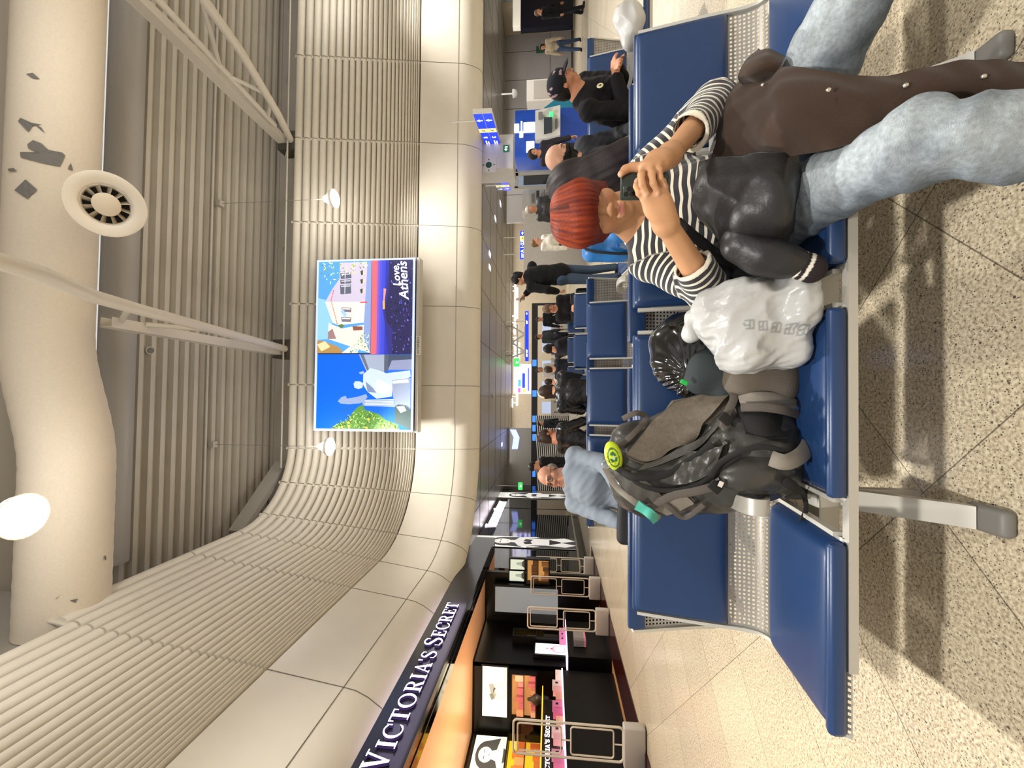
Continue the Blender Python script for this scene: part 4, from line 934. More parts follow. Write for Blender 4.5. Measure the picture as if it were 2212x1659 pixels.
# --- anti-theft gates: clear frame, two inner loops, grey base
M_acr = mat('acrylic_edge', '#cfc2ae', .15, spec=.6, trans=.0); M_gbase = mat('gate_base', '#b3aaa0', .45)
M_pane = mat('acrylic', '#c9b79a', .05, trans=1.0, alpha=.12, ior=1.3)
def gate(px, py, label, top):
    p = atz(px, py, 0.014); t = thing('security_gate', label, 'gate', (p.x, p.y, .014), 0, 'security gates at the shop entrance')
    H_ = top; W_ = .40
    def rr(x0, x1, z0, z1, r_, n=5):
        o = []
        for cx, cz, a0 in ((x1-r_, z1-r_, 0), (x0+r_, z1-r_, 90), (x0+r_, z0+r_, 180), (x1-r_, z0+r_, 270)): o += [Vector((cx+r_*math.cos(R(a0+90*k/n)), 0, cz+r_*math.sin(R(a0+90*k/n)))) for k in range(n+1)]
        return o
    b = MB(); b.rbox((-.27, -.06, 0), (.21, .06, .25), .02, n=3); b.build('base', M_gbase, t, 40)
    a = MB(); a.tube(rr(-W_/2-.03, W_/2-.03, .25, H_, .05), .014, 6, closed=True); a.build('outer_frame', M_acr, t, 50)
    for z0, z1 in ((.36, .36+(H_-.36)*.42), (.36+(H_-.36)*.52, H_-.05)):
        c = MB(); c.tube(rr(-W_/2+.01, W_/2-.07, z0, z1, .03), .010, 6, closed=True); c.build('inner_loop', M_acr, t, 50)
        d = MB(); d.box((-W_/2+.02, -.002, z0+.01), (W_/2-.08, .002, z1-.01)); d.build('pane', M_pane, t)
    for z0, z1 in ((.25, .36), (.36+(H_-.36)*.42, .36+(H_-.36)*.52)): e = MB(); e.tube([(-.03, 0, z0), (-.03, 0, z1)], .008, 6); e.build('connector', M_acr, t, 50)
gate(1393, 1608, 'security gate nearest the camera, large and clear in front of the counter', 1.55)
gate(1315, 1340, 'security gate second nearest, beside the low black unit', 1.55)
gate(1297, 1268, 'security gate third from the camera, edges lit gold', 1.55)
gate(1283, 1222, 'farthest security gate, next to the dark glass', 1.5)
dl = MB(); dl.lathe([(0, 0), (.05, 0), (.06, -.004), (.07, -.01)], 20, M=Matrix.Translation((-5.9, 6.9, 2.672)))
tag(dl.build('downlight', mat('dl_glow', '#fff2da', .5, emit='#fff0d0', es=8)), 'small bright round downlight in the cream shop ceiling', 'downlight')
# ------------------------------------------------------------------ people
def hrot(f, up):
    f = Vector(f).normalized(); up = Vector(up); x = f.cross(up).normalized(); up = x.cross(f)
    return np.array([[x[i], f[i], up[i]] for i in range(3)])
def head(S, c, Rm, s=1.0, k=.014, nose=1.0, jaw=1.0, ears=True):
    c = np.array(c, float); T = lambda p: c+Rm@(np.array(p)*s)
    E_ = lambda p, r, kk=k, op='add': S.ell(T(p), np.array(r)*s, kk*s, op, rot=Rm)
    E_((0, -.014, .030), (.075, .094, .086)); E_((0, .022, -.022), (.063*jaw, .064, .082)); E_((0, .036, -.078), (.043*jaw, .046, .034))
    E_((0, .050, -.100), (.022*jaw, .032, .018))
    for q in (-1, 1):
        E_((q*.040, .058, -.030), (.026, .028, .028), .02)                                      # cheeks
        E_((q*.031, .092, .004), (.018, .014, .0105), .012, 'sub')
        E_((q*.031, .0755, .003), (.0165, .0135, .0125), .003)
        S.cap(T((q*.012, .086, .026)), T((q*.046, .072, .024)), .009*s, .007*s, .012*s)          # brow
        E_((q*.0125, .095, -.036), (.0085, .010, .0075), .008)                                   # nostril wing
        if ears: E_((q*.077, -.006, -.004), (.008, .019, .031), .010); E_((q*.083, -.002, -.002), (.004, .010, .018), .006, 'sub')
    S.cap(T((0, .083, .012)), T((0, .103*nose, -.030)), .0075*s, .0115*s, .014*s)
    S.cap(T((-.019, .086, -.064)), T((.019, .086, -.064)), .0075*s, .0075*s, .010*s); S.cap(T((-.015, .087, -.074)), T((.015, .087, -.074)), .0085*s, .0085*s, .008*s)
    S.cap(T((-.022, .0965, -.0688)), T((.022, .0965, -.0688)), .0022*s, .0022*s, .002*s, 'sub')
    S.cap(T((0, -.020, -.05)), T((0, -.035, -.15)), .053*s, .056*s, .02*s)
def face_paint(c, Rm, s, skin, lip='#b0625c', eye='#2a1c16', brow='#2b201b', stubble=None, blush='#c98a72'):
    c = np.array(c, float); sk, li, ey, br, bl = [np.array(srgb(q)[:3]) for q in (skin, lip, eye, brow, blush)]
    def fn(V):
        p = (V-c)@Rm/s; C = np.tile(sk, (len(V), 1)); n = 1+.05*npn(V, 60, 5)
        near = np.linalg.norm(p, axis=1) < .16; fr = near & (p[:, 1] > .04)
        def mix(m, col): 
            m = np.clip(m, 0, 1)[:, None]*fr[:, None]; C[:] = C*(1-m)+col*m
        mix(.5*np.exp(-(((np.abs(p[:, 0])-.042)/.022)**2+((p[:, 2]+.035)/.022)**2)), bl); mix(.4*np.exp(-((p[:, 0]/.012)**2+((p[:, 2]+.034)/.012)**2)), bl)
        if stubble is not None: mix(.65*(p[:, 2] < -.045)*1.0, np.array(srgb(stubble)[:3]))
        mix(1.5-1.5*((p[:, 0]/.0215)**2+((p[:, 2]+.0695)/.0095)**2), li)
        for q in (-1, 1):
            e = ((p[:, 0]-q*.031)/.0145)**2+((p[:, 2]-.002)/.0054)**2; mix((e < 1.35)*1.0, np.array(srgb('#4a3028')[:3])); mix((e < .9)*1.0, np.array(srgb('#c2b6aa')[:3]))
            mix(((p[:, 0]-q*.030)**2+(p[:, 2]-.003)**2 < .0064**2)*1.0, ey)
            mix(1.3-np.abs(p[:, 2]-.0085+(np.abs(p[:, 0])-.031)**2*14)/.0022-10*(np.abs(q*p[:, 0]-.031) > .0165), ey); b = np.abs(p[:, 2]-.0255+.15*np.abs(np.abs(p[:, 0])-.03)); mix((1.5-b/.0042)*(np.abs(q*p[:, 0]-.030) < .018), br)
        return C*n[:, None]
    return fn
M_skin = mat('skin', '#c48f72', .5, attr=True, spec=.35, bump=.04, bscale=300)
M_hair = mat('hair', '#1a1412', .5, attr=True, spec=.35, bump=.2, bscale=260)
M_cloth = mat('cloth', '#333333', .9, attr=True, spec=.25, sheen=.03, bump=.12, bscale=350)
def flat_col(h, var=.06, f=9, seed=1):
    c = np.array(srgb(h)[:3]); return lambda V: c*(1+var*npn(V, f, seed))[:, None]
def ik(a, c, l1, l2, pole):
    a, c, pole = Vector(a), Vector(c), Vector(pole); d = c-a; L_ = min(d.length, (l1+l2)*.999); u = d.normalized(); x = (l1*l1-l2*l2+L_*L_)/(2*L_); h = math.sqrt(max(l1*l1-x*x, 1e-6))
    pl = pole-u*pole.dot(u); pl = pl.normalized() if pl.length > 1e-6 else u.orthogonal(); return a+u*x+pl*h
def hand(S, wrist, d, palm_n, s=1.0, curl=.5, k=.006, thumb=1):
    d = Vector(d).normalized(); n = Vector(palm_n); n = (n-d*n.dot(d)).normalized(); w = d.cross(n); W = Vector(wrist)
    S.box(W+d*.045*s, np.array((.040, .045, .014))*s, .012*s, .01*s, rot=np.array([[w[i], d[i], n[i]] for i in range(3)]))
    for j, (x, L_) in enumerate(((-.030, .062), (-.010, .072), (.010, .066), (.029, .052))):
        a = W+w*x*s+d*.085*s; q = d; p = a
        for seg in range(3):
            ang = curl*(.55 if seg == 0 else .9); q = (q*math.cos(ang)+n*math.sin(ang)).normalized(); b = p+q*(L_*(.48, .30, .24)[seg]*s); S.cap(p, b, .0095*s, .0085*s, k*s); p = b
    a = W+w*(-.034*thumb)*s+d*.02*s; b = a+(w*(-.7*thumb)+d*.6+n*.35).normalized()*.040*s; c_ = b+(w*(-.2*thumb)+d*.8+n*.5).normalized()*.034*s
    S.cap(a, b, .013*s, .011*s, .012*s); S.cap(b, c_, .011*s, .009*s, k*s)

# ---- the young man with red hair, sitting in the third seat
def young_man():
    t = thing('person', 'young person with red hair in a striped shirt, holding up a dark phone', 'person', (.62, 1.3, .42))
    HC = np.array(at(1281, 462, 1.335)); HR = hrot((-.35, -1, -.09), (-.05, .04, 1))
    Rs, Ls = at(1404, 562, 1.42), at(1404, 370, 1.40); Re, Le = at(1530, 628, 1.28), at(1545, 222, 1.30)
    Rw, Lw = at(1437, 482, 1.105), at(1446, 336, 1.13)
    NB = at(1392, 468, 1.41); CH = at(1480, 462, 1.36); BE = at(1580, 450, 1.33); PE = Vector((.615, 1.28, .50))
    S = Soft((.22, .98, .44), (1.06, 1.58, 1.14), .0034)
    head(S, HC, HR, 1.0, jaw=.92, nose=.985)
    S.cap(HC+HR@np.array((0, -.03, -.09)), NB, .054, .062, .03)
    S.cap(Rs, Ls, .055, .055, .05); S.cap(NB, BE, .09, .09, .06); S.cap(BE, PE, .09, .09, .05)
    for a, b, w in ((Rs, Re, Rw), (Ls, Le, Lw)):
        S.cap(a, b, .045, .040, .03); S.cap(b, w, .041, .0265, .02, flat=None)
    Y0 = 1.058
    def fing(pts, r0=.0092, r1=.0076, k=.005):
        P_ = [at(*p) for p in pts]
        for i in range(len(P_)-1): f0, f1 = i/(len(P_)-1), (i+1)/(len(P_)-1); S.cap(P_[i], P_[i+1], r0+(r1-r0)*f0, r0+(r1-r0)*f1, k)
    # right hand (the viewer's left): back of the hand towards the camera
    kn = [(1394, 430, Y0+.008), (1408, 426, Y0+.004), (1424, 425, Y0+.004), (1438, 428, Y0+.01)]
    for q in kn: S.cap(Rw, at(*q), .022, .0125, .022)
    S.ell(at(1422, 452, Y0+.022), (.030, .016, .034), .02)
    fing([kn[0], (1381, 417, Y0+.0), (1375, 402, Y0+.004), (1376, 391, Y0+.008)]); fing([kn[1], (1399, 398, Y0-.004), (1396, 384, Y0+.002), (1399, 374, Y0+.012)])
    fing([kn[2], (1419, 398, Y0-.002), (1416, 384, Y0+.006), (1418, 374, Y0+.016)]); fing([kn[3], (1436, 404, Y0+.0), (1433, 390, Y0+.01)], .0088, .007)
    S.cap(at(1432, 462, Y0+.05), at(1410, 440, Y0+.05), .014, .011, .012)
    # left hand: fingers laid over those of the right hand, thumb up along the phone
    kl = [(1390, 362, Y0-.004), (1404, 358, Y0-.012), (1421, 355, Y0-.008), (1434, 352, Y0+.004)]
    for q in kl: S.cap(Lw, at(*q), .022, .0125, .022)
    S.ell(at(1420, 346, Y0+.02), (.026, .016, .030), .02)
    fing([kl[0], (1385, 378, Y0-.022), (1387, 398, Y0-.022), (1397, 419, Y0-.012)]); fing([kl[1], (1408, 376, Y0-.026), (1411, 396, Y0-.024), (1421, 417, Y0-.014)])
    fing([kl[2], (1424, 368, Y0-.020), (1426, 386, Y0-.018), (1435, 403, Y0-.008)], .0088, .0072)
    fing([(1425, 346, Y0+.03), (1386, 362, Y0+.02), (1366, 361, Y0+.022), (1351, 366, Y0+.02), (1341, 376, Y0+.014)], .0125, .0085, .01)
    fp = face_paint(HC, HR, 1.0, '#c8966f', '#ad6a60', brow='#5a2a1e')
    nails = [at(1376, 390, Y0), at(1398, 421, Y0-.022), at(1422, 419, Y0-.024), at(1436, 405, Y0-.018), at(1340, 377, Y0+.006)]
    def colr(V):
        C = fp(V); nc = np.array(srgb('#e0b6a0')[:3])
        for q in nails: w = np.clip(1.4-np.linalg.norm((V-np.array(q))/np.array((.008, .012, .008)), axis=1), 0, 1)[:, None]*.6; C = C*(1-w)+nc*w
        return C
    S.build('body', M_skin, t, colr, w=True)
    # hair: a mop with a fringe down to the eyes, darker at the parting
    H = Soft(HC-.17, HC+.17, .0032); T = lambda p: HC+HR@np.array(p)
    H.ell(T((0, -.014, .030)), (.088, .106, .096), .02, rot=HR); H.ell(T((0, .028, .034)), (.080, .076, .070), .03, rot=HR)
    for q in (-1, 1): H.ell(T((q*.058, -.004, -.005)), (.030, .062, .046), .03, rot=HR)
    H.ell(T((0, -.055, -.03)), (.072, .05, .07), .03, rot=HR)
    for i in range(13):                                               # fringe locks
        a = (i-6)/6; x = a*.074; y = .088*math.sqrt(max(0, 1-(a*.82)**2))+.014; H.cap(T((x*.7, y-.036, .088)), T((x*.92, y-.010, .052)), .020, .019, .055); H.cap(T((x*.92, y-.010, .052)), T((x+.006*math.sin(i*2.1), y-.001, .018+.010*math.sin(i*1.7)+.004*abs(a))), .018, .005, .016)
    for q in (-1, 1):
        for j in range(4): H.cap(T((q*.080, .022-.025*j, .03)), T((q*.082, .020-.028*j, -.030+.008*math.sin(j*2+q))), .016, .006, .012)
    def strands(P):
        p = (P-HC)@HR; az = np.arctan2(p[..., 0]+.012, p[..., 1]+.02); rr = np.sqrt((p[..., 0])**2+(p[..., 1])**2)
        return 0.0007*np.sin(az*62+3*np.sin(p[..., 2]*40)+3*np.sin(az*6))*np.clip(rr/.05, 0, 1)+0.0016*npn(P, 38, 301)+0.0006*np.sin(az*110+p[..., 2]*80)
    H.warp(strands)
    H.ell(T((0, .080, -.062)), (.068, .075, .074), .010, 'sub', rot=HR)
    def hcol(V):
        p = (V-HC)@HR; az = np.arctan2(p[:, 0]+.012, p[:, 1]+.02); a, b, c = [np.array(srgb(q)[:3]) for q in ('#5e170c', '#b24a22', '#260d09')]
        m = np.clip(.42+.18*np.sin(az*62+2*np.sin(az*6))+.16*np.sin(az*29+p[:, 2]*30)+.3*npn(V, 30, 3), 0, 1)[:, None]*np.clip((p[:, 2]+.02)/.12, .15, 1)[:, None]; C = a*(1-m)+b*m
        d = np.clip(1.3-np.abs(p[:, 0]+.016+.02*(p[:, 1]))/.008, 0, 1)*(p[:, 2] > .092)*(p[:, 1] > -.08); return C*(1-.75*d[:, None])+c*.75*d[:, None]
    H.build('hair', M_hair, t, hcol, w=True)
    # striped shirt with sleeves pushed up
    cr, cl_ = Re.lerp(Rw, .40), Le.lerp(Lw, .58)
    K = Soft((.2, .98, .40), (1.08, 1.62, .92), .0042)
    K.cap(Rs, Ls, .066, .066, .05); K.ell(Vector((.62, 1.40, .69)), (.165, .105, .15), .06); K.cap(NB+Vector((0, .02, -.05)), CH+Vector((0, .03, 0)), .12, .15, .06, flat=((0, 1, 0), .75)); K.cap(CH+Vector((0, .02, 0)), PE, .15, .165, .06, flat=((0, 1, 0), .75))
    for a, b, c_ in ((Rs, Re, cr), (Ls, Le, cl_)):
        K.cap(a, b, .064, .060, .035); K.cap(b, c_, .060, .054, .02)
    K.ell(NB+Vector((0, -.02, .055)), (.066, .072, .05), .012, 'sub')
    for b, c_ in ((Re, cr), (Le, cl_)): dv = (c_-b).normalized(); K.box(c_+dv*.072, (.07, .07, .066), .004, 0, 'sub', rot=hrot(dv.orthogonal(), dv)); K.cap(c_-dv*.03, c_+dv*.1, .046, .043, .003, 'sub')
    K.warp(lambda P: (.0032*npn(P, 34, 11)+.0022*npn(P, 70, 12)+.004*np.sin(28*P[..., 2]+16*P[..., 0]+30*P[..., 1])*np.exp(-((P[..., 2]-.62)/.16)**2)))
    bones = [(np.array(Rs), np.array(Re), .0), (np.array(Re), np.array(cr), (Re-Rs).length), (np.array(Ls), np.array(Le), .0), (np.array(Le), np.array(cl_), (Le-Ls).length)]
    def suv(V):
        dt, tt = segt(V, (NB.x, NB.y, .86), (PE.x, PE.y, .40)); st = V[:, 2]+.10*(V[:, 1]-1.3)+.007*npn(V, 16, 21)+.0055*npn(V, 40, 25); best = np.maximum(dt-.155, 0)+.0; out = st.copy(); cuff = np.zeros(len(V)); K_ = .86
        for i, (a, b, o) in enumerate(bones):
            d_, q_ = segt(V, a, b); al = o+((V-a)@(b-a))/np.linalg.norm(b-a); r_ = d_-.03
            side = (V[:, 0] < a[0]-.02) if i < 2 else (V[:, 0] > a[0]+.02)
            m = ((r_ < best+.03) & (side | (q_ > .12))) if i % 2 == 0 else (r_ < best+.02) & (q_ > .0)
            m = m & (d_ < .09); out[m] = (al+.005*npn(V, 20, 22+i))[m]; best[m] = np.minimum(best, r_)[m]
            if i % 2: cuff[m] = (((V-a)@(b-a))/np.linalg.norm(b-a)**2 > 1+.003/np.linalg.norm(b-a))[m]
        nk = np.linalg.norm((V-np.array(NB+Vector((0, -.02, .055))))/np.array((.082, .088, .066)), axis=1) < 1.0
        z = np.zeros((len(V), 3)); z[:, 0] = out; z[:, 1] = cuff; z[:, 2] = nk; return z
    M = mat('striped_knit', '#2a282d', .85, sheen=.3, bump=.1, bscale=500); nt = M.node_tree; a = nt.nodes.new('ShaderNodeAttribute'); a.attribute_name = 'st'; sxx = nt.nodes.new('ShaderNodeSeparateXYZ'); nt.links.new(a.outputs['Vector'], sxx.inputs[0])
    m = nm(nt, 'LESS_THAN', nm(nt, 'FRACT', nm(nt, 'DIVIDE', sxx.outputs[0], .0225)), .35); m = nm(nt, 'MULTIPLY', m, nm(nt, 'SUBTRACT', 1.0, sxx.outputs[2])); m = nm(nt, 'MAXIMUM', m, sxx.outputs[1])
    nt.links.new(mixc(nt, m, srgb('#2b292f'), srgb('#e6dfcb')), nt.nodes['Principled BSDF'].inputs['Base Color'])
    K.build('shirt', M, t, uv=suv, w=True, smooth=1)
    # faded jeans, legs apart
    Rh, Lh = Vector((.53, 1.27, .475)), Vector((.71, 1.27, .465)); Rk, Lk = at(1985, 306, .85), Vector((1.0, .90, .415)); Ra, La_ = Vector((.44, .74, .09)), Vector((1.08, .74, .09))
    J = Soft((.3, .62, .06), (1.25, 1.42, .64), .0058)
    J.cap(Rh, Lh, .115, .115, .05)
    for h, k_, an in ((Rh, Rk, Ra), (Lh, Lk, La_)):
        J.cap(h, k_, .098, .074, .04); J.cap(k_, an, .073, .066, .02)
    J.warp(lambda P: .006*npn(P, 22, 31)+.009*np.abs(npn(P, 30, 32))-.004+.004*npn(P, 70, 33)+.009*np.sin(55*P[..., 1]+25*P[..., 2]+20*P[..., 0])*np.exp(-((P[..., 1]-.83)/.07)**2))
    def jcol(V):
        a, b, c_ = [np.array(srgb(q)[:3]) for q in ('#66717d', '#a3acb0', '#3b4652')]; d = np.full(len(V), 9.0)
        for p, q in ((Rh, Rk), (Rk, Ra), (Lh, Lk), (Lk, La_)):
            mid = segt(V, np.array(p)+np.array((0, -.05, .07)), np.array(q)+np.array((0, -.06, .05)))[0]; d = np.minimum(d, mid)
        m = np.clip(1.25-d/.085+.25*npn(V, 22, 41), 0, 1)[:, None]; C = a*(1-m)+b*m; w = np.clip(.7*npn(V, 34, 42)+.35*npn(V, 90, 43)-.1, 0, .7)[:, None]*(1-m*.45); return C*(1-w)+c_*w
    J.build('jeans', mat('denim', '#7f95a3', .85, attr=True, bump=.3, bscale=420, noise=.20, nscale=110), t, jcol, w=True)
    for an in (Ra, La_):
        q = Soft((an.x-.09, an.y-.24, -.01), (an.x+.09, an.y+.11, .16), .006); q.box((an.x, an.y-.07, .02), (.045, .135, .02), .015, .01); q.ell((an.x, an.y-.06, .055), (.043, .12, .04), .03); q.cap((an.x, an.y, .07), (an.x, an.y+.01, .12), .05, .05, .03); q.build('shoe', M_cloth, t, flat_col('#d8d6d0'), w=True)
    # strap of a small bag across the chest
    st_ = MB(); st_.bar([at(1470, 487, 1.215), at(1500, 512, 1.215), at(1540, 545, 1.225), at(1580, 572, 1.25)], .03, .004, (0, -1, .3)); 
    b_ = thing('crossbody_bag', 'black crossbody bag with a wide strap at the waist of the person in stripes', 'bag', (.42, 1.28, .45))
    st_ = MB(); pts = [at(1462, 478, 1.205), at(1490, 503, 1.195), at(1520, 527, 1.195), at(1555, 556, 1.20), at(1590, 575, 1.23)]; st_.tube(pts, .015, 10, flat=.28, up=(0, -1, .2)); st_.build('strap', mat('black_web', '#141416', .8), b_, 60, w=True)
    q = Soft((.26, 1.1, .40), (.56, 1.42, .64), .005); q.box(at(1590, 565, 1.27), (.075, .04, .06), .03, .02); q.warp(lambda P: .004*npn(P, 40, 51)); q.build('pouch', mat('black_nylon', '#17171a', .55), b_, w=True)
    # the phone
    ph = thing('phone', 'dark green phone held upright in both hands of the person in stripes', 'phone', at(1400, 402, Y0+.03))
    p0 = at(1340, 403, Y0+.027); m_ = MB(); m_.rbox((-.0365, -.004, -.122), (.0365, .004, 0), .007, n=3, M=Matrix.Translation(p0) @ Matrix.Rotation(R(2), 4, 'Y')); m_.build('case', mat('phone_green', '#2c352f', .35), ph, 50, w=True)
    m_ = MB(); m_.rbox((-.033, -.0065, -.037), (-.002, -.003, -.006), .006, n=3, M=Matrix.Translation(p0)); m_.build('camera_plate', mat('phone_plate', '#39423b', .3), ph, 50, w=True)
    for dx, dz in ((-.0245, -.0135), (-.0245, -.029), (-.0105, -.0215)):
        l = MB(); l.tube([p0+Vector((dx, -.006, dz)), p0+Vector((dx, -.0085, dz))], .0062, 16); l.build('lens', mat('lens_black', '#08080a', .08), ph, 50, w=True)
young_man()
# ------------------------------------------------------------------ jacket, bags and the backpack on the nearest bench
def sheet(name, ctrl, material, parent, th=.008, nu=48, nv=40, wr=.004, f=30, seed=1, col=None, uvs=False):
    G_ = np.array([[list(at(*p)) if len(p) == 3 and p[0] > 50 else list(p) for p in r] for r in ctrl]); a, b = G_.shape[:2]
    def cr(P, t):
        n = len(P)-1; x = t*n; i = min(int(x), n-1); u = x-i; p0, p1, p2, p3 = P[max(i-1, 0)], P[i], P[i+1], P[min(i+2, n)]
        return .5*(2*p1+(p2-p0)*u+(2*p0-5*p1+4*p2-p3)*u*u+(3*p1-p0-3*p2+p3)*u**3)
    g = np.array([[cr(np.array([cr(G_[r], j/nv) for r in range(a)]), i/nu) for j in range(nv+1)] for i in range(nu+1)])
    du = np.gradient(g, axis=0); dv = np.gradient(g, axis=1); n = np.cross(du, dv); n /= np.linalg.norm(n, axis=2, keepdims=True)+1e-9
    if (n[..., 1].mean() > 0): n = -n
    g = g+n*(wr*npn(g, f, seed)+.5*wr*npn(g, f*2.3, seed+1))[..., None]
    top = g+n*th/2; bot = g-n*th/2; w = nv+1; V = np.concatenate([top.reshape(-1, 3), bot.reshape(-1, 3)]); o = (nu+1)*w; Q = []
    for i in range(nu):
        for j in range(nv): q = [i*w+j, i*w+j+1, (i+1)*w+j+1, (i+1)*w+j]; Q.append(q); Q.append([o+x for x in q[::-1]])
    for i in range(nu):
        for j, fl_ in ((0, 0), (nv, 1)): q = [i*w+j, (i+1)*w+j, o+(i+1)*w+j, o+i*w+j]; Q.append(q if fl_ else q[::-1])
    for j in range(nv):
        for i, fl_ in ((0, 1), (nu, 0)): q = [i*w+j, i*w+j+1, o+i*w+j+1, o+i*w+j]; Q.append(q if fl_ else q[::-1])
    return np_mesh(name, V, np.array(Q), material, parent, col, None, True)
jk = thing('jacket', 'brown wool jacket with black leather sleeves lying across the lap', 'jacket', (.75, 1.1, .5))
M_wool = mat('brown_wool', '#3b2d24', .95, spec=.2, sheen=.12, noise=.08, nscale=250, bump=.2, bscale=700)
M_leath = mat('black_leather', '#232223', .42, noise=.10, nscale=12, bump=.15, bscale=60)
sheet('wool_body', [[(1542, 352, 1.25), (1552, 275, 1.23), (1574, 215, 1.23), (1606, 172, 1.25)],
      [(1618, 356, 1.13), (1625, 275, 1.08), (1638, 200, 1.08), (1652, 138, 1.13)],
      [(1700, 336, 1.02), (1700, 270, .97), (1704, 200, .97), (1700, 150, 1.02)],
      [(1795, 322, .93), (1800, 262, .91), (1800, 205, .90), (1800, 162, .92)],
      [(1920, 285, .90), (1930, 240, .88), (1930, 200, .87), (1930, 163, .88)],
      [(2060, 245, .87), (2060, 215, .86), (2060, 185, .85), (2060, 152, .86)],
      [(2230, 225, .85), (2230, 200, .84), (2230, 172, .84), (2230, 143, .85)], [(2330, 225, .85), (2330, 200, .84), (2330, 172, .84), (2330, 143, .85)]], M_wool, jk, .014, 120, 56, .013, 26, 61)
sheet('collar', [[(1608, 178, 1.16), (1598, 165, 1.13), (1612, 140, 1.12), (1640, 112, 1.14)], [(1640, 170, 1.10), (1640, 150, 1.06), (1650, 135, 1.06), (1658, 118, 1.09)], [(1672, 160, 1.08), (1680, 148, 1.05), (1688, 140, 1.05), (1690, 130, 1.08)]], M_wool, jk, .016, 24, 24, .006, 30, 63)
sheet('leather_panel', [[(1512, 476, 1.22), (1501, 432, 1.19), (1503, 388, 1.18), (1513, 350, 1.20)],
      [(1560, 522, 1.17), (1553, 455, 1.10), (1553, 395, 1.09), (1558, 342, 1.12)],
      [(1622, 538, 1.12), (1622, 470, 1.03), (1620, 400, 1.01), (1628, 338, 1.05)],
      [(1682, 522, 1.09), (1690, 460, 1.00), (1690, 395, .98), (1690, 332, 1.01)],
      [(1712, 500, 1.12), (1720, 450, 1.06), (1722, 390, 1.04), (1712, 332, 1.04)]], M_leath, jk, .012, 60, 50, .008, 24, 66)
q = Soft((.1, .9, .36), (.7, 1.35, .72), .005); sl_ = [at(1600, 525, 1.12), at(1648, 550, 1.10), at(1690, 562, 1.09), at(1715, 567, 1.085)]
for a, b, r0, r1 in zip(sl_[:-1], sl_[1:], (.052, .050, .042), (.050, .042, .034)): q.cap(a, b, r0, r1, .02)
q.warp(lambda P: .005*npn(P, 36, 71)); q.build('sleeve', M_leath, jk, w=True)
q = Soft((.1, .9, .34), (.6, 1.3, .62), .0035); c0, c1 = at(1706, 565, 1.085), at(1752, 580, 1.08); q.cap(c0, c1, .036, .036, .01, flat=((0, 1, 0), .8)); cu0, cu1 = np.array(c0), np.array(c1)
def cuffc(V):
    _, t_ = segt(V, cu0, cu1); C = np.tile(np.array(srgb('#231a1e')[:3]), (len(V), 1)); w = ((np.abs(t_-.42) < .085) | (np.abs(t_-.78) < .085))[:, None]; return np.where(w, np.array(srgb('#ded8cc')[:3]), C)
q.build('cuff', mat('rib_knit', '#231a1e', .9, attr=True, bump=.2, bscale=200), jk, cuffc, w=True)
for px, py, Y in ((1648, 183, 1.068), (1790, 194, .90), (1957, 184, .865), (2125, 165, .842)):
    a = at(px, py, Y-.012); m_ = MB(); m_.lathe([(0, .004), (.0028, .003), (.0045, .0015), (.005, 0)], 16, M=frameM(a, (1, 0, 0), (0, .25, 1))); m_.build('snap', mat('snap_metal', '#c9c2b4', .25, metal=.9), jk, 40, w=True)

# white carrier bag
wb = thing('plastic_bag', 'full white plastic carrier bag on the seat beside the armrest', 'bag', (.17, 1.2, .42))
M_pl = mat('white_plastic', '#dedcd6', .28, spec=.6, coat=.3, attr=True, bump=.12, bscale=60)
q = Soft((-.06, .98, .39), (.38, 1.42, .76), .0045); bc = at(1680, 702, 1.20)
q.box((bc.x, 1.21, .535), (.125, .085, .105), .045, .02); q.ell((bc.x+.03, 1.21, .65), (.085, .06, .07), .05); q.ell((bc.x-.04, 1.20, .60), (.085, .07, .07), .05); q.box((bc.x+.055, 1.17, .47), (.07, .08, .04), .03, .03)
q.warp(lambda P: .016*np.abs(npn(P, 20, 81))-.008+.009*np.abs(npn(P, 44, 82))+.004*np.abs(npn(P, 90, 84)))
def plc(V):
    a, b = np.array(srgb('#bdbdbb')[:3]), np.array(srgb('#6f7378')[:3]); C = np.tile(a, (len(V), 1)); x = V[:, 0]-bc.x; z = V[:, 2]
    for i, zc in enumerate((.605, .572, .538, .505, .475)):
        u = (x+.012+.004*i)/.013; v = (z-zc)/.012; ins = (np.abs(u) < 1) & (np.abs(v) < 1) & (V[:, 1] < 1.2); line = (np.abs(u) > .72) | (np.abs(v) > .72) | (np.abs(v) < .2) | ((np.abs(u) < .2) & (v > 0))
        C[ins & line] = C[ins & line]*.35+b*.5
    m = np.clip(.5+.6*npn(V, 18, 83), 0, 1)[:, None]*.25; return C*(1-m)+np.array(srgb('#8f9193')[:3])*m
q.build('bag_body', M_pl, wb, plc, w=True)
q = Soft((-.02, 1.05, .60), (.36, 1.40, .76), .004); p_ = [Vector((bc.x+.03, 1.2, .68)), Vector((bc.x+.03, 1.24, .71)), Vector((bc.x-.01, 1.28, .70))]
q.cap(p_[0], p_[1], .030, .018, .02); q.cap(p_[1], p_[2], .02, .028, .02); q.warp(lambda P: .006*npn(P, 60, 85)); q.build('tied_top', M_pl, wb, flat_col('#bdbdbb'), w=True)
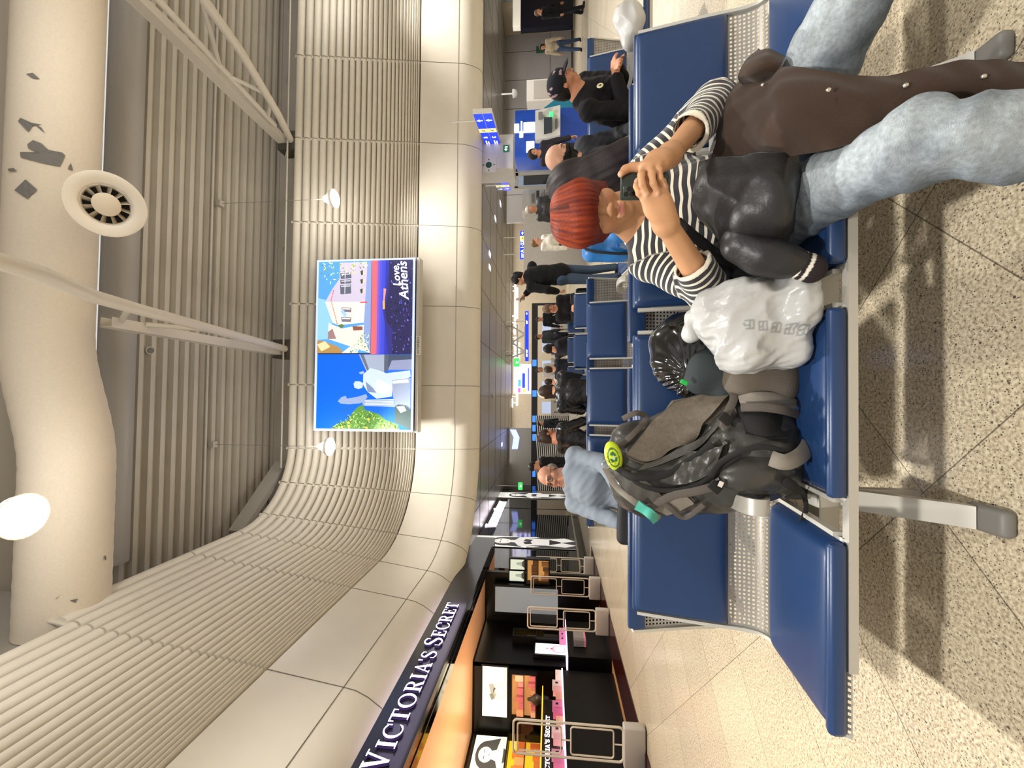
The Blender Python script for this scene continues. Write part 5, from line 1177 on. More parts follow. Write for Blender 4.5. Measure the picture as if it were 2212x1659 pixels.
# black bin bag
bb = thing('rubbish_bag', 'shiny black plastic bag tied at the neck against the seat back', 'bag', (.13, 1.42, .42))
q = Soft((-.12, 1.2, .38), (.42, 1.60, .86), .0045); b0 = at(1485, 755, 1.43)
q.ell(b0, (.125, .11, .125), .03); q.ell((b0.x+.02, 1.42, .50), (.13, .10, .10), .06); q.ell(b0+Vector((-.07, -.02, .0)), (.075, .08, .09), .05); nk0, nk1 = at(1478, 815, 1.37), at(1482, 838, 1.36)
q.cap(b0+Vector((-.08, -.03, .02)), nk0, .06, .022, .05); q.cap(nk0, nk1, .018, .03, .012)
def crease(P): 
    d = P-np.array(nk0); an = np.arctan2(d[..., 2], d[..., 0]+.02*0); r_ = np.linalg.norm(d, axis=-1); return .0050*np.sin(an*17+3*npn(P, 14, 91))*np.exp(-r_/.13)+.009*np.abs(npn(P, 20, 92))-.005+.0012*npn(P, 50, 93)
q.warp(crease); q.build('bag_body', mat('black_plastic', '#0b0b0c', .18, spec=.7, coat=.4), bb, w=True)
# dark slate jacket with a green tab, folded grey-brown bag
sj = thing('folded_jacket', 'dark slate folded jacket with a bright green tab beside the black bag', 'jacket', at(1520, 800, 1.33))
q = Soft((-.12, 1.15, .42), (.30, 1.5, .74), .005); q.ell(at(1520, 800, 1.34), (.085, .06, .06), .03, rot=hrot((.3, -1, 0), (.3, 0, 1))); q.ell(at(1560, 830, 1.33), (.07, .06, .05), .03); q.warp(lambda P: .006*npn(P, 34, 101)); q.build('cloth', mat('slate_cloth', '#2d3436', .8, bump=.1), sj, w=True)
q = Soft((-.10, 1.15, .55), (.2, 1.45, .75), .003); a = at(1478, 826, 1.272); q.box(a, (.007, .004, .012), .002, .003, rot=hrot((0, -1, 0), (.5, 0, 1))); q.build('green_tab', mat('green_tab', '#1fae4a', .5), sj, w=True)
gb = thing('cloth_bag', 'grey-brown crumpled cloth bag between the white bag and the backpack', 'bag', (.02, 1.22, .42))
q = Soft((-.16, 1.0, .38), (.26, 1.42, .70), .005); q.box(at(1652, 800, 1.30), (.10, .07, .085), .05, .03, rot=hrot((.2, -1, 0), (.35, 0, 1))); q.ell(at(1600, 810, 1.30), (.085, .06, .06), .05); q.warp(lambda P: .007*npn(P, 26, 111)+.004*npn(P, 60, 112)); q.build('cloth', mat('taupe_cloth', '#5f564b', .75, noise=.05, bump=.12, bscale=200), gb, w=True)

# ---- the trekking backpack
from mathutils.bvhtree import BVHTree
bp = thing('backpack', 'large grey trekking backpack leaning back on the second seat', 'backpack', (-.08, 1.3, .42))
M_pk = mat('pack_grey', '#46433e', .6, noise=.10, nscale=60, bump=.15, bscale=260); M_pn = mat('pack_nylon', '#3b3935', .32, noise=.08, nscale=14, bump=.12, bscale=70)
M_pb = mat('pack_panel', '#62594d', .85, noise=.14, nscale=90, bump=.3, bscale=300); M_ps = mat('pack_strap', '#57504a', .7, noise=.05, nscale=200); M_pd = mat('pack_dark', '#161514', .75)
M_pl2 = mat('pack_light', '#7d766c', .7, noise=.06, nscale=60)
B0, T0 = at(1690, 935, 1.30), at(1345, 1012, 1.46); ax_ = (T0-B0).normalized(); fr_ = Vector((.28, -1, .30)); fr_ = (fr_-ax_*fr_.dot(ax_)).normalized(); rt_ = ax_.cross(fr_).normalized()
PR = np.array([[rt_[i], fr_[i], ax_[i]] for i in range(3)]); L_ = (T0-B0).length; PC = (B0+T0)/2
q = Soft(np.array(PC)-.46, np.array(PC)+.46, .006)
q.box(PC+fr_*-.02, (.150, .095, L_/2+.01), .07, .04, rot=PR); q.ell(B0+ax_*.1, (.165, .12, .14), .06, rot=PR); q.ell(T0-ax_*.05-rt_*.03, (.13, .10, .10), .06, rot=PR); q.ell(PC-rt_*.10-fr_*.02, (.09, .09, .20), .06, rot=PR)
q.warp(lambda P: .007*npn(P, 22, 121)+.003*npn(P, 60, 122)); body = q.build('main_bag', M_pn, bp, w=False)
V_ = [v.co.copy() for v in body.data.vertices]; F_ = [tuple(p.vertices) for p in body.data.polygons]; BV = BVHTree.FromPolygons(V_, F_)
body.data.transform(Matrix.Translation(-Vector(bp.location)))
def surf(px, py, lift=.006):
    d = ray(px, py).normalized(); h = BV.ray_cast(Vector((0, 0, CAM_H)), d)
    p = h[0] if h[0] is not None else Vector(BV.find_nearest(at(px, py, 1.33))[0])
    return p-d*lift if h[0] is not None else at(px, py, p.y)-d*lift
def patch(name, ctrl, m_, th, lift=.004, wr=.003, seed=1, f=34, nu=30, nv=24): return sheet(name, [[tuple(surf(*p, lift)) for p in r] for r in ctrl], m_, bp, th, nu, nv, wr, f, seed)
def strap(name, pts, w_, m_, lift=.012, fl_=.25, n=10, close=False):
    P_ = [surf(*p[:2], lift if len(p) < 3 else p[2]) for p in pts]; out = []
    for i in range(len(P_)-1):
        p0, p1, p2, p3 = P_[max(i-1, 0)], P_[i], P_[i+1], P_[min(i+2, len(P_)-1)]
        for k in range(6): u = k/6; out.append(.5*(2*p1+(p2-p0)*u+(2*p0-5*p1+4*p2-p3)*u*u+(3*p1-p0-3*p2+p3)*u**3))
    out.append(P_[-1]); m2 = MB(); m2.tube(out, w_/2, n, flat=fl_, up=(0, -1, .3)); return m2.build(name, m_, bp, 60, w=True)
patch('back_panel', [[(1352, 985), (1385, 945), (1420, 905), (1452, 868)], [(1395, 1000), (1432, 950), (1475, 900), (1510, 852)], [(1440, 975), (1478, 935), (1520, 885), (1560, 835)], [(1490, 945), (1525, 915), (1560, 880), (1585, 850)]], M_pb, .028, .012, .004, 131)
patch('panel_edge', [[(1375, 1018), (1392, 1003)], [(1440, 1000), (1452, 980)], [(1515, 960), (1522, 938)], [(1575, 905), (1575, 880)]], M_pk, .022, .010, .002, 133)
patch('side_pocket', [[(1420, 1035), (1452, 1010), (1490, 980)], [(1460, 1048), (1490, 1015), (1530, 975)], [(1510, 1040), (1535, 1005), (1560, 965)], [(1545, 1015), (1560, 985), (1570, 950)]], M_pn, .03, .016, .008, 135, 44)
patch('lid', [[(1318, 1012), (1340, 1045), (1370, 1078)], [(1345, 1012), (1380, 1045), (1410, 1085)], [(1372, 1022), (1410, 1050), (1440, 1080)]], M_pk, .026, .014, .004, 137)
patch('grey_patch', [[(1398, 1092), (1425, 1102), (1440, 1110)], [(1428, 1072), (1455, 1085), (1470, 1100)], [(1470, 1062), (1490, 1075), (1500, 1085)]], M_pl2, .016, .014, .003, 139)
patch('hip_pad_inner', [[(1578, 858), (1600, 905), (1610, 935)], [(1650, 858), (1660, 905), (1655, 945)], [(1715, 862), (1720, 900), (1700, 950)]], M_pd, .02, .012, .004, 141)
q = Soft((-.45, 1.0, .38), (.1, 1.45, .72), .005); c_ = surf(1635, 1022, -.01); dd = (surf(1720, 1015, 0)-surf(1550, 1030, 0)).normalized(); rr = hrot((.1, -1, .1), dd); q.ell(c_, (.055, .042, .105), .03, rot=rr); q.warp(lambda P: .005*npn(P, 40, 143)); q.build('belt_pocket', M_pn, bp, w=True)
strap('belt_zip', [(1535, 1030, .05), (1555, 1000, .05), (1600, 975, .05), (1650, 965, .05), (1700, 980, .045), (1728, 1010, .04)], .016, M_pd)
strap('hip_belt', [(1600, 870, .03), (1640, 862, .05), (1690, 868, .06), (1735, 890, .06), (1752, 930, .06), (1738, 975, .06), (1700, 998, .06), (1665, 990, .05)], .042, M_pl2, fl_=.35)
strap('hip_belt_web', [(1600, 880, .05), (1650, 880, .06), (1700, 888, .07), (1742, 902, .07)], .024, M_ps)
strap('shoulder_strap', [(1560, 790, .02), (1575, 825, .04), (1585, 860, .05), (1570, 895, .04), (1562, 925, .03)], .022, M_ps)
strap('shoulder_strap', [(1330, 1010, .03), (1370, 1030, .03), (1430, 1028, .03), (1490, 995, .035), (1540, 960, .035)], .020, M_pd)
strap('compression_strap', [(1340, 1020, .03), (1390, 1050, .03), (1440, 1060, .03), (1500, 1050, .03), (1560, 1010, .03), (1600, 980, .03)], .014, M_pd)
strap('compression_strap', [(1400, 1098, .03), (1450, 1072, .035), (1500, 1062, .035), (1545, 1050, .03)], .024, M_ps)
strap('top_strap', [(1306, 1010, .02), (1330, 1050, .03), (1365, 1080, .03), (1400, 1105, .03), (1425, 1120, .02)], .020, M_pl2)
strap('haul_loop', [(1345, 905, .03), (1375, 892, .04), (1395, 905, .04), (1365, 940, .03), (1335, 965, .02)], .018, M_ps)
strap('lid_strap', [(1420, 1075, .03), (1450, 1100, .03), (1480, 1118, .02), (1520, 1090, .03)], .016, M_ps)
strap('dangling_strap', [(1700, 1045, .03), (1722, 1052, .05), (1738, 1075, .05), (1740, 1105, .04), (1722, 1138, .03)], .013, M_pd)
for px, py in ((1568, 905), (1545, 1052), (1748, 895), (1705, 1045)):
    a = surf(px, py, .05); m_ = MB(); m_.rbox((-.014, -.006, -.018), (.014, .006, .018), .004, M=Matrix.Translation(a) @ Matrix.Rotation(R(40), 4, 'Y')); m_.build('buckle', M_pd, bp, 40, w=True)
m_ = MB(); a = surf(1557, 1046, .055); m_.box((-.008, -.001, -.006), (.008, .001, .006), M=Matrix.Translation(a) @ Matrix.Rotation(R(25), 4, 'Y')); m_.build('logo', mat('logo_white', '#d9d6cf', .5), bp, w=True)
sheet('luggage_tag', [[tuple(surf(1370, 1100, .05)), tuple(surf(1380, 1080, .05))], [tuple(surf(1388, 1108, .06)), tuple(surf(1395, 1092, .055))], [tuple(surf(1400, 1120, .06)), tuple(surf(1412, 1103, .06))], [tuple(surf(1412, 1132, .04)), tuple(surf(1425, 1118, .04))]], mat('teal_tag', '#4fae9c', .4), bp, .003, 20, 8, .002, 60, 151)
kc = thing('keychain', 'yellow-green oval purse hanging from the backpack top by a ring', 'keychain', surf(1325, 985, .05))
q = Soft(np.array(kc.location)-.07, np.array(kc.location)+.07, .0025); kd = hrot((-.2, -1, .1), (-.35, 0, 1)); q.ell(kc.location, (.027, .020, .050), .01, rot=hrot((-.2, -1, .1), (.98, 0, .25)))
kl_ = np.array(kc.location); kr = hrot((-.2, -1, .1), (.98, 0, .25))
def kcol(V):
    p = (V-kl_)@kr/np.array((.027, .020, .050)); r_ = np.sqrt(p[:, 0]**2+p[:, 2]**2); C = np.tile(np.array(srgb('#c3d92f')[:3]), (len(V), 1)); C[(r_ > .55) & (r_ < .68)] = srgb('#4b6b1e')[:3]; C[(r_ < .42) & (npn(V, 150, 3) > -.1)] = srgb('#2f6a35')[:3]; C[r_ < .16] = srgb('#b9cf9a')[:3]; return C
q.build('purse', mat('keychain_skin', '#c3d92f', .4, attr=True), kc, kcol, w=True)
m_ = MB(); c_ = surf(1309, 1003, .05); m_.tube([c_+Vector((.012*math.cos(a), 0, .012*math.sin(a))) for a in np.linspace(0, 2*math.pi, 20)[:-1]], .0014, 6, closed=True); m_.build('ring', mat('ring_metal', '#c9c9c6', .2, metal=.9), kc, w=True)
# ------------------------------------------------------------------ the other travellers
def person(label, loc, yaw, pose='stand', h=.012, sc=1.0, lean=0, side=0, hy=0, hp=0, hands=None, knees=None, ankles=None, top='#1c1c1f', legs='#20222a', skin='#c08a6c', hair='short', hcol='#1c1512', shoes='#222222',
           stub=None, coat=0, glasses=False, mask=None, collar=None, topm=None, girth=1.0, hood=None, cap=None, extra=None, group=None, sleeve=True):
    t = thing('person', label, 'person', loc, 0, group); O = Vector(loc); Rz = Matrix.Rotation(yaw, 3, 'Z'); Wd = lambda p: O+Rz @ (Vector(p)*sc)
    sit = pose == 'sit'; hz = .50 if sit else .93; ln = R(lean)
    up = Vector((math.sin(R(side)), -math.sin(ln), math.cos(ln))).normalized(); base = Vector((0, 0, hz)); tor = .50
    nk = base+up*(tor+.02); shl = base+up*(tor-.03); s_ = (-1, 1)
    Sh = [Wd(shl+Vector((q*.185*girth, 0, 0))) for q in s_]; Hp = [Wd(base+Vector((q*.09, 0, 0))) for q in s_]
    Kn = [Wd(k_) for k_ in (knees or ([(-.12, -.44, .47), (.12, -.44, .47)] if sit else [(-.1, -.03, .50), (.1, -.03, .50)]))]
    An = [Wd(k_) for k_ in (ankles or ([(-.13, -.42, .09), (.13, -.42, .09)] if sit else [(-.11, .02, .09), (.11, .02, .09)]))]
    Hd = [Wd(k_) for k_ in (hands or ([(-.12, -.36, .60), (.12, -.36, .60)] if sit else [(-.27, -.06, .84), (.27, -.06, .84)]))]
    El = [ik(Sh[i], Hd[i], .29*sc, .25*sc, Rz @ Vector(((-1, 1)[i]*.7, .6, -.6))) for i in (0, 1)]
    fy = R(hy); fp_ = R(hp); f = Rz @ Vector((math.sin(fy)*math.cos(fp_), -math.cos(fy)*math.cos(fp_), -math.sin(fp_))); HR = hrot(f, Rz @ Vector((up.x, up.y*.6, up.z)))
    N = Wd(nk); HC = np.array(Wd(nk+up*.155+Vector((0, -.025, 0))))
    pts = [N, HC]+Sh+Hp+Kn+An+Hd+El; lo = [min(p[i] for p in pts)-.24*sc for i in range(3)]; hi = [max(p[i] for p in pts)+.24*sc for i in range(3)]; lo[2] = max(lo[2], -.03)
    S = Soft(lo, hi, h); head(S, HC, HR, sc, k=max(.014, h*1.0)); S.cap(HC+HR@np.array((0, -.03, -.09))*sc, N, .055*sc, .06*sc, .03)
    S.cap(N, Wd(base), .08*sc, .09*sc, .05); S.cap(Sh[0], Sh[1], .05*sc, .05*sc, .03)
    for i in (0, 1):
        S.cap(Sh[i], El[i], .042*sc, .036*sc, .02); S.cap(El[i], Hd[i], .036*sc, .026*sc, .02); S.cap(Hp[i], Kn[i], .07*sc, .05*sc, .03); S.cap(Kn[i], An[i], .05*sc, .036*sc, .02)
        d_ = (Hd[i]-El[i]).normalized(); hand(S, Hd[i], d_, Rz @ Vector(((1, -1)[i]*.6, -.2, -.6)), sc, .55, k=max(.006, h*.5), thumb=(1, -1)[i])
    fpn = face_paint(HC, HR, sc, skin, stubble=stub); mk = None if mask is None else np.array(srgb(mask)[:3])
    def colr(V):
        C = fpn(V); p = (V-np.array(HC))@HR/sc
        if mk is not None: C[(p[:, 1] > -.02) & (p[:, 2] < -.012) & (p[:, 2] > -.125) & (np.linalg.norm(p, axis=1) < .15)] = mk
        if hair == 'fringe': C[(p[:, 2] < .06+.3*p[:, 1]) & (p[:, 1] < -.02) & (p[:, 2] > -.045) & (np.linalg.norm(p, axis=1) < .15)] = srgb(hcol)[:3]
        return C
    S.build('body', M_skin, t, colr, w=True)
    if hair not in ('bald', 'none') and not hood:
        hl = HC; H = Soft(np.array(HC)-.62*sc if hair in ('long',) else np.array(HC)-.2*sc, np.array(HC)+.2*sc, h*.9); T = lambda p: HC+HR@(np.array(p)*sc)
        if hair in ('short', 'long', 'bun', 'bob'):
            H.ell(T((0, -.018, .038)), np.array((.086, .104, .094))*sc, .02, rot=HR); H.ell(T((0, -.06, -.02)), np.array((.072, .05, .075))*sc, .03, rot=HR)
            H.ell(T((0, .085, -.045)), np.array((.074, .085, .085))*sc, .01, 'sub', rot=HR)
        if hair == 'fringe': H.ell(T((0, -.05, .0)), np.array((.084, .075, .062))*sc, .02, rot=HR); H.ell(T((0, .03, .09)), np.array((.09, .12, .075))*sc, .01, 'sub', rot=HR)
        if hair == 'long':
            for q in (-1, 1): H.cap(T((q*.07, -.03, .0)), T((q*.10, -.03, -.30)), .045*sc, .05*sc, .05)
            H.cap(T((0, -.07, .0)), T((0, -.09, -.33)), .085*sc, .09*sc, .05)
        if hair == 'bob':
            for q in (-1, 1): H.cap(T((q*.07, -.01, .02)), T((q*.075, .0, -.10)), .035*sc, .03*sc, .04)
        if hair == 'bun': H.ell(T((0, -.085, .10)), np.array((.04, .04, .04))*sc, .02)
        H.warp(lambda P: .002*np.sin(np.arctan2(((P-np.array(HC))@HR)[..., 0], ((P-np.array(HC))@HR)[..., 1])*38))
        H.build('hair', M_hair, t, flat_col(hcol, .15, 30), w=True)
    if cap:
        H = Soft(np.array(HC)-.24*sc, np.array(HC)+.24*sc, h*.8); T = lambda p: HC+HR@(np.array(p)*sc)
        H.ell(T((0, -.012, .045)), np.array((.092, .108, .092))*sc, .01, rot=HR); H.box(T((0, -.02, -.06)), np.array((.13, .16, .075))*sc, .01, .006, 'sub', rot=HR); H.cap(T((-.04, .10, .028)), T((.04, .10, .028)), .045*sc, .045*sc, .02, flat=(HR[:, 2], .16))
        H.cap(T((-.03, .13, .02)), T((.03, .13, .02)), .04*sc, .04*sc, .03, flat=(HR[:, 2], .14)); fl = np.array(srgb('#a58a92')[:3]); base_ = np.array(srgb(cap)[:3])
        def capc(V):
            p = (V-np.array(HC))@HR/sc; C = np.tile(base_, (len(V), 1)); m_ = (npn(V, 110, 77) > .18) & (p[:, 2] > .0) & (p[:, 2] < .11) & (np.abs(p[:, 0]) < .075) & (p[:, 1] < .085); C[m_] = fl; return C
        H.build('cap', M_cloth, t, capc, w=True)
    # top
    K = Soft(lo, hi, h); g = .0+.015; K.cap(Sh[0], Sh[1], (.062+g)*sc, (.062+g)*sc, .04); K.cap(N-Rz @ (up*.06), Wd(base+Vector((0, 0, .02))), .115*girth*sc, .145*girth*sc, .06, flat=(Rz @ Vector((0, 1, 0)), .82)); K.ell(Wd(base+up*.3+Vector((0, -.03, 0))), np.array((.165*girth, .13*girth, .17))*sc, .05, rot=np.array(Rz))
    for i in (0, 1): K.cap(Sh[i], El[i], (.055+g)*sc, (.048+g)*sc, .03); K.cap(El[i], Hd[i].lerp(El[i], .10), (.048+g)*sc, (.036+g)*sc, .02)
    if coat and not sit:
        for i in (0, 1): K.cap(Hp[i], Hp[i]-Vector((0, 0, coat)), .125*sc, .13*sc, .06)
    K.ell(N+Vector(HR[:, 1])*.03+Vector((0, 0, .07*sc)), np.array((.062, .066, .06))*sc, .01, 'sub'); K.warp(lambda P: .006*npn(P, 22, 5)+.004*npn(P, 46, 6))
    if collar: pass
    tc_ = np.array(srgb(top)[:3])
    def tcol(V): return tc_*(1+.10*npn(V, 14, 8))[:, None]
    K.build('jacket' if topm is None else topm[0], M_cloth if topm is None else topm[1], t, tcol, w=True)
    if hood:
        H = Soft(np.array(HC)-.24*sc, np.array(HC)+.24*sc, h); T = lambda p: HC+HR@(np.array(p)*sc); H.ell(T((0, -.02, .02)), np.array((.105, .12, .125))*sc, .02, rot=HR); H.ell(T((0, .09, -.02)), np.array((.07, .10, .085))*sc, .01, 'sub', rot=HR); H.build('hood', M_cloth, t, flat_col(hood), w=True)
    # trousers and shoes
    J = Soft(lo, hi, h); J.cap(Hp[0], Hp[1], .115*sc, .115*sc, .04)
    for i in (0, 1): J.cap(Hp[i], Kn[i], .095*sc, .072*sc, .03); J.cap(Kn[i], An[i], .070*sc, .058*sc, .02)
    J.warp(lambda P: .005*npn(P, 26, 15)); J.build('trousers', M_cloth, t, flat_col(legs, .12, 20), w=True)
    for i in (0, 1):
        fd = (Rz @ Vector((0, -1, 0))); a = An[i]; q = Soft(np.array(a)-.24, np.array(a)+.24, max(h*.8, .008)); q.cap((a.x, a.y, a.z-.045), np.array(a)+np.array(fd)*.14+np.array((0, 0, -.055)), .045*sc, .036*sc, .02); q.cap(a, (a.x, a.y, a.z-.04), .045*sc, .045*sc, .02); q.build('shoe', M_cloth, t, flat_col(shoes), w=True)
    if glasses:
        gl = MB(); T = lambda p: Vector(HC+HR@(np.array(p)*sc))
        for q in (-1, 1):
            gl.tube([T((q*.031+.024*math.cos(a), .104, .001+.019*math.sin(a))) for a in np.linspace(0, 2*math.pi, 20)[:-1]], .0022, 6, closed=True); gl.tube([T((q*.054, .102, .004)), T((q*.074, .05, .006)), T((q*.080, -.005, .008))], .002, 6)
        gl.tube([T((-.008, .106, .004)), T((.008, .106, .004))], .002, 6); gl.build('glasses', mat('glasses_frame', '#15120f', .3), t, 60, w=True)
    return t, dict(HC=HC, HR=HR, Sh=Sh, El=El, Hd=Hd, O=O, Rz=Rz, N=N)
def floor_at(px, py): return atz(px, py, 0)
M_leather_s = mat('shiny_leather', '#17161a', .3, attr=True, spec=.5, bump=.25, bscale=30)
M_puff = mat('puffer', '#17161a', .5, attr=True, bump=.2, bscale=20)
# seated people two rows back
person_cap, J_ = person('person in a black flower-embroidered cap with a round badge, sitting with hands together', (2.20, 3.22, 0), R(28), 'sit', .0085, sc=.92, lean=22, hy=22, hp=16, top='#141316', legs='#17171a', cap='#1a1b22', hair='short', hcol='#14100e', skin='#b98365', girth=1.2, hands=[(-.12, -.36, .73), (-.05, -.38, .72)])
c = J_['Sh'][0].lerp(J_['N'], .45)+J_['Rz'] @ Vector((0, -.11, -.10)); m_ = MB(); Mz = (J_['Rz'] @ Vector((-.2, -1, .2))).normalized().to_track_quat('Z', 'Y').to_matrix().to_4x4(); Mz.translation = c
bd = MB(); bd.lathe([(.0, .002), (.010, .002)], 20, 1, M=Mz); bd.lathe([(.010, .003), (.022, .003), (.024, 0)], 20, 0, M=Mz); bd.box((-.002, -.001, .002), (.008, .003, .005), 0, M=Mz); bd.build('badge', [mat('badge_cream', '#e8dfb8', .4), mat('badge_dark', '#241d1a', .5)], person_cap, w=True)
person('bald person with a black face mask looking down, beside the long dark hair', (1.72, 3.22, 0), R(15), 'sit', .009, sc=.93, lean=18, hy=35, hp=20, hair='bald', mask='#141416', skin='#cf9f86', top='#3a3b40', legs='#23252c')
lh, J_ = person('person with very long dark hair over a grey jacket, seen from behind', (1.25, 2.16, 0), R(180-12), 'sit', .009, sc=.86, lean=14, side=20, hy=-14, hp=8, hair='short', hcol='#1a1416', top='#6b6a6d', legs='#22242b')
H = Soft((.55, 1.85, .62), (1.5, 2.55, 1.42), .006); hc = Vector(at(1235, 398, 2.12)); H.ell(hc, (.105, .12, .125), .03)
for (a, b, r0, r1) in (((1235, 400, 2.05), (1300, 378, 2.0), .11, .095), ((1290, 385, 2.0), (1350, 350, 1.95), .10, .09), ((1330, 360, 1.95), (1382, 318, 1.92), .085, .05)): H.cap(at(*a), at(*b), r0, r1, .05)
H.warp(lambda P: .0025*np.sin(120*(P[..., 0]*.8+P[..., 2]*.45)+6*npn(P, 9, 3))+.006*npn(P, 14, 4)); H.build('long_hair', M_hair, lh, flat_col('#2a2224', .2, 40), w=True)
gp_, J_ = person('person with round glasses in a pale grey-blue jumper, leaning back two rows behind', (-.72, 3.18, 0), R(-14), 'sit', .0085, lean=-24, hy=-4, hp=-4, hair='fringe', hcol='#8a8078', skin='#c08a70', top='#7f8892', legs='#1d2027', glasses=True, shoes='#d8d6d0', hands=[(-.13, -.26, .56), (.16, -.24, .66)], knees=[(-.16, -.40, .44), (.14, -.42, .52)], ankles=[(-.36, -.56, .15), (.05, -.6, .25)], girth=1.12)
lp = thing('laptop_bag', 'dark soft bag on the lap of the person with glasses', 'bag', (-.80, 2.95, .6)); q = Soft((-1.15, 2.6, .4), (-.45, 3.25, .85), .008); q.box((-.83, 2.88, .60), (.16, .10, .06), .04, .02, rot=hrot((.2, -1, .3), (0, .3, 1))); q.warp(lambda P: .006*npn(P, 26, 4)); q.build('bag_body', mat('bag_dark', '#15161a', .7), lp, w=True)
# standing nearer people
sb, J_ = person('standing person in black seen from behind, holding up a pale phone', (2.02, 6.75, 0), R(180+30), 'stand', .014, sc=1.04, hy=38, hp=6, lean=5, top='#0f0f11', legs='#39475a', skin='#c08a6c', hcol='#120e0c', hands=[(.10, -.34, 1.52), (.26, -.12, .98)], girth=1.3)
pb_ = thing('phone', 'pale phone in the raised hand of the standing person in black', 'phone', J_['Hd'][0]); m_ = MB(); d_ = (J_['Hd'][0]-J_['El'][0]).normalized(); p_ = J_['Hd'][0]+d_*.11; m_.rbox((-.04, -.006, -.08), (.04, .006, .08), .01, M=Matrix.Translation(p_) @ Matrix.Rotation(R(40), 4, 'Z')); m_.build('phone_body', mat('phone_pale', '#b9b4a4', .4), pb_, 40, w=True)
f = floor_at(1262, 20); person('walking person all in black at the far right edge', (f.x, f.y, 0), R(14), 'stand', .022, sc=1.03, top='#191a1c', legs='#1b1c20', hy=-20, hcol='#6b5138', coat=.1, knees=[(-.1, -.08, .5), (.1, .06, .5)], ankles=[(-.11, -.14, .09), (.11, .16, .10)])
f = floor_at(1257, 95); person('walking person in a cream coat and blue jeans at the far right', (f.x, f.y, 0), R(-62), 'stand', .022, sc=.95, top='#a89a82', legs='#3b4a63', hair='bob', hcol='#17110f', hy=5, knees=[(-.09, -.14, .5), (.09, .06, .5)], ankles=[(-.09, -.2, .09), (.09, .2, .12)])
person('person with a dark hooded jacket behind the bald head', (4.75, 7.9, 0), R(-6), 'stand', .016, sc=.92, hood='#2c2a2e', top='#2b2830', legs='#24262d', hy=8, hp=6)
person('grey-haired person in a dark quilted jacket by the white wall', (4.25, 9.2, 0), R(-20), 'stand', .018, sc=1.0, top='#2f3033', legs='#26282e', hcol='#a9a49c', hy=14, skin='#b98468', topm=('quilted_jacket', M_puff))
person('person in a white top and dark scarf near the blue rucksack', (3.55, 9.4, 0), R(30), 'stand', .018, sc=.93, top='#d9d4c8', legs='#1b1c20', hair='short', hcol='#7a5a3c', hy=20, skin='#d19c80')
person('seated person in black looking at a phone beside the black suitcase', (1.72, 8.0, 0), R(-14), 'sit', .017, lean=10, hy=18, hp=28, top='#1a191b', legs='#202226', hcol='#6b513b', hands=[(-.04, -.30, .72), (.06, -.30, .72)])
person('seated person with dark hair in profile behind the far blue seats', (1.02, 8.9, 0), R(180-50), 'sit', .018, hy=30, hp=10, top='#26262c', legs='#24262d', hair='bob', hcol='#1d1512', skin='#c58f72')
person('seated person with brown hair turned away in the far row', (.66, 9.9, 0), R(180), 'sit', .018, hy=-20, top='#20242d', legs='#24262d', hair='short', hcol='#3a2a20')
person('seated person in cream with short hair at the end of the far row', (.38, 10.9, 0), R(180-20), 'sit', .018, hy=30, top='#bdb4a4', legs='#24262d', hair='short', hcol='#2a1e18')
hb, J_ = person('seated person in a black puffer with a cream hair band, seen from behind', (.08, 5.72, 0), R(180+14), 'sit', .013, lean=6, hy=20, hp=10, top='#18171a', legs='#202226', hair='bob', hcol='#33231c', topm=('puffer_jacket', M_leather_s), girth=1.25)
m_ = MB(); T = lambda p: Vector(J_['HC']+J_['HR']@np.array(p)); m_.tube([T((.094*math.cos(a), -.02, .03+.10*math.sin(a))) for a in np.linspace(.1, math.pi-.1, 16)], .016, 8); m_.build('hair_band', mat('band_cream', '#d8cbb0', .8), hb, 60, w=True)
person('seated person with brown hair tied back in a black leather jacket', (-.62, 5.72, 0), R(180-35), 'sit', .013, lean=8, hy=-25, hp=14, top='#161518', legs='#202226', hair='bun', hcol='#33231b', topm=('leather_jacket', M_leather_s), skin='#b5795c')
person('dark-haired person in black behind the head with glasses', (-1.45, 8.6, 0), R(-35), 'stand', .018, sc=.92, top='#151417', legs='#1a1b1f', hcol='#0f0c0b', hair='short', hp=30, hy=-20)
for i, (px, py, Y, tp, lb, yw) in enumerate(((1160, 800, 15, '#d8d5cf', 'far person in a white top near the check-in queue', 10), (1163, 845, 16, '#26282d', 'far person in dark clothes by the queue barrier', 170), (1168, 728, 14, '#3b3f45', 'far person in a grey jacket left of the blue sign', 30), (1170, 690, 15, '#202126', 'far person in black under the long ceiling lights', -20), (1158, 915, 17, '#1f2126', 'far person in black by the white slatted screen', 60))):
    p = at(px, py, Y); person(lb, (p.x, Y, 0), R(yw), 'stand', .03, sc=.98, top=tp, legs='#22242a', hcol='#1b1512', skin='#c08a6c')
# ------------------------------------------------------------------ the lower hall and what stands in it
M_white = mat('white_wall', '#d9d5cc', .5, noise=.03); M_bluebox = mat('sign_blue', '#1236c8', .4, emit='#1436d8', es=.9); M_navy = mat('sign_navy', '#12205e', .4, emit='#16246a', es=.5)
M_yel = mat('sign_yellow', '#f4d77a', .4, emit='#f4dc92', es=.9); M_wtext = mat('sign_text', '#ffffff', .4, emit='#ffffff', es=1.3); M_ink = mat('sign_ink', '#2a2416', .6)
ww = MB(); a, b = at(1131, 598, 14), at(1131, 452, 14); ww.box((a.x, 14, 0), (b.x, 14.2, a.z)); a2, b2 = at(1116, 455, 13.6), at(1128, 404, 13.6); ww.box((a2.x, 13.6, 0), (b2.x, 14.2, b2.z)); struct(ww.build('wall_partition', M_white))
cb = MB(); a, b = at(1110, 370, 11.7), at(1036, 303, 11.7); cb.box((a.x, 11.5, a.z), (b.x, 12.3, 3.72)); struct(cb.build('trim_box', M_white))
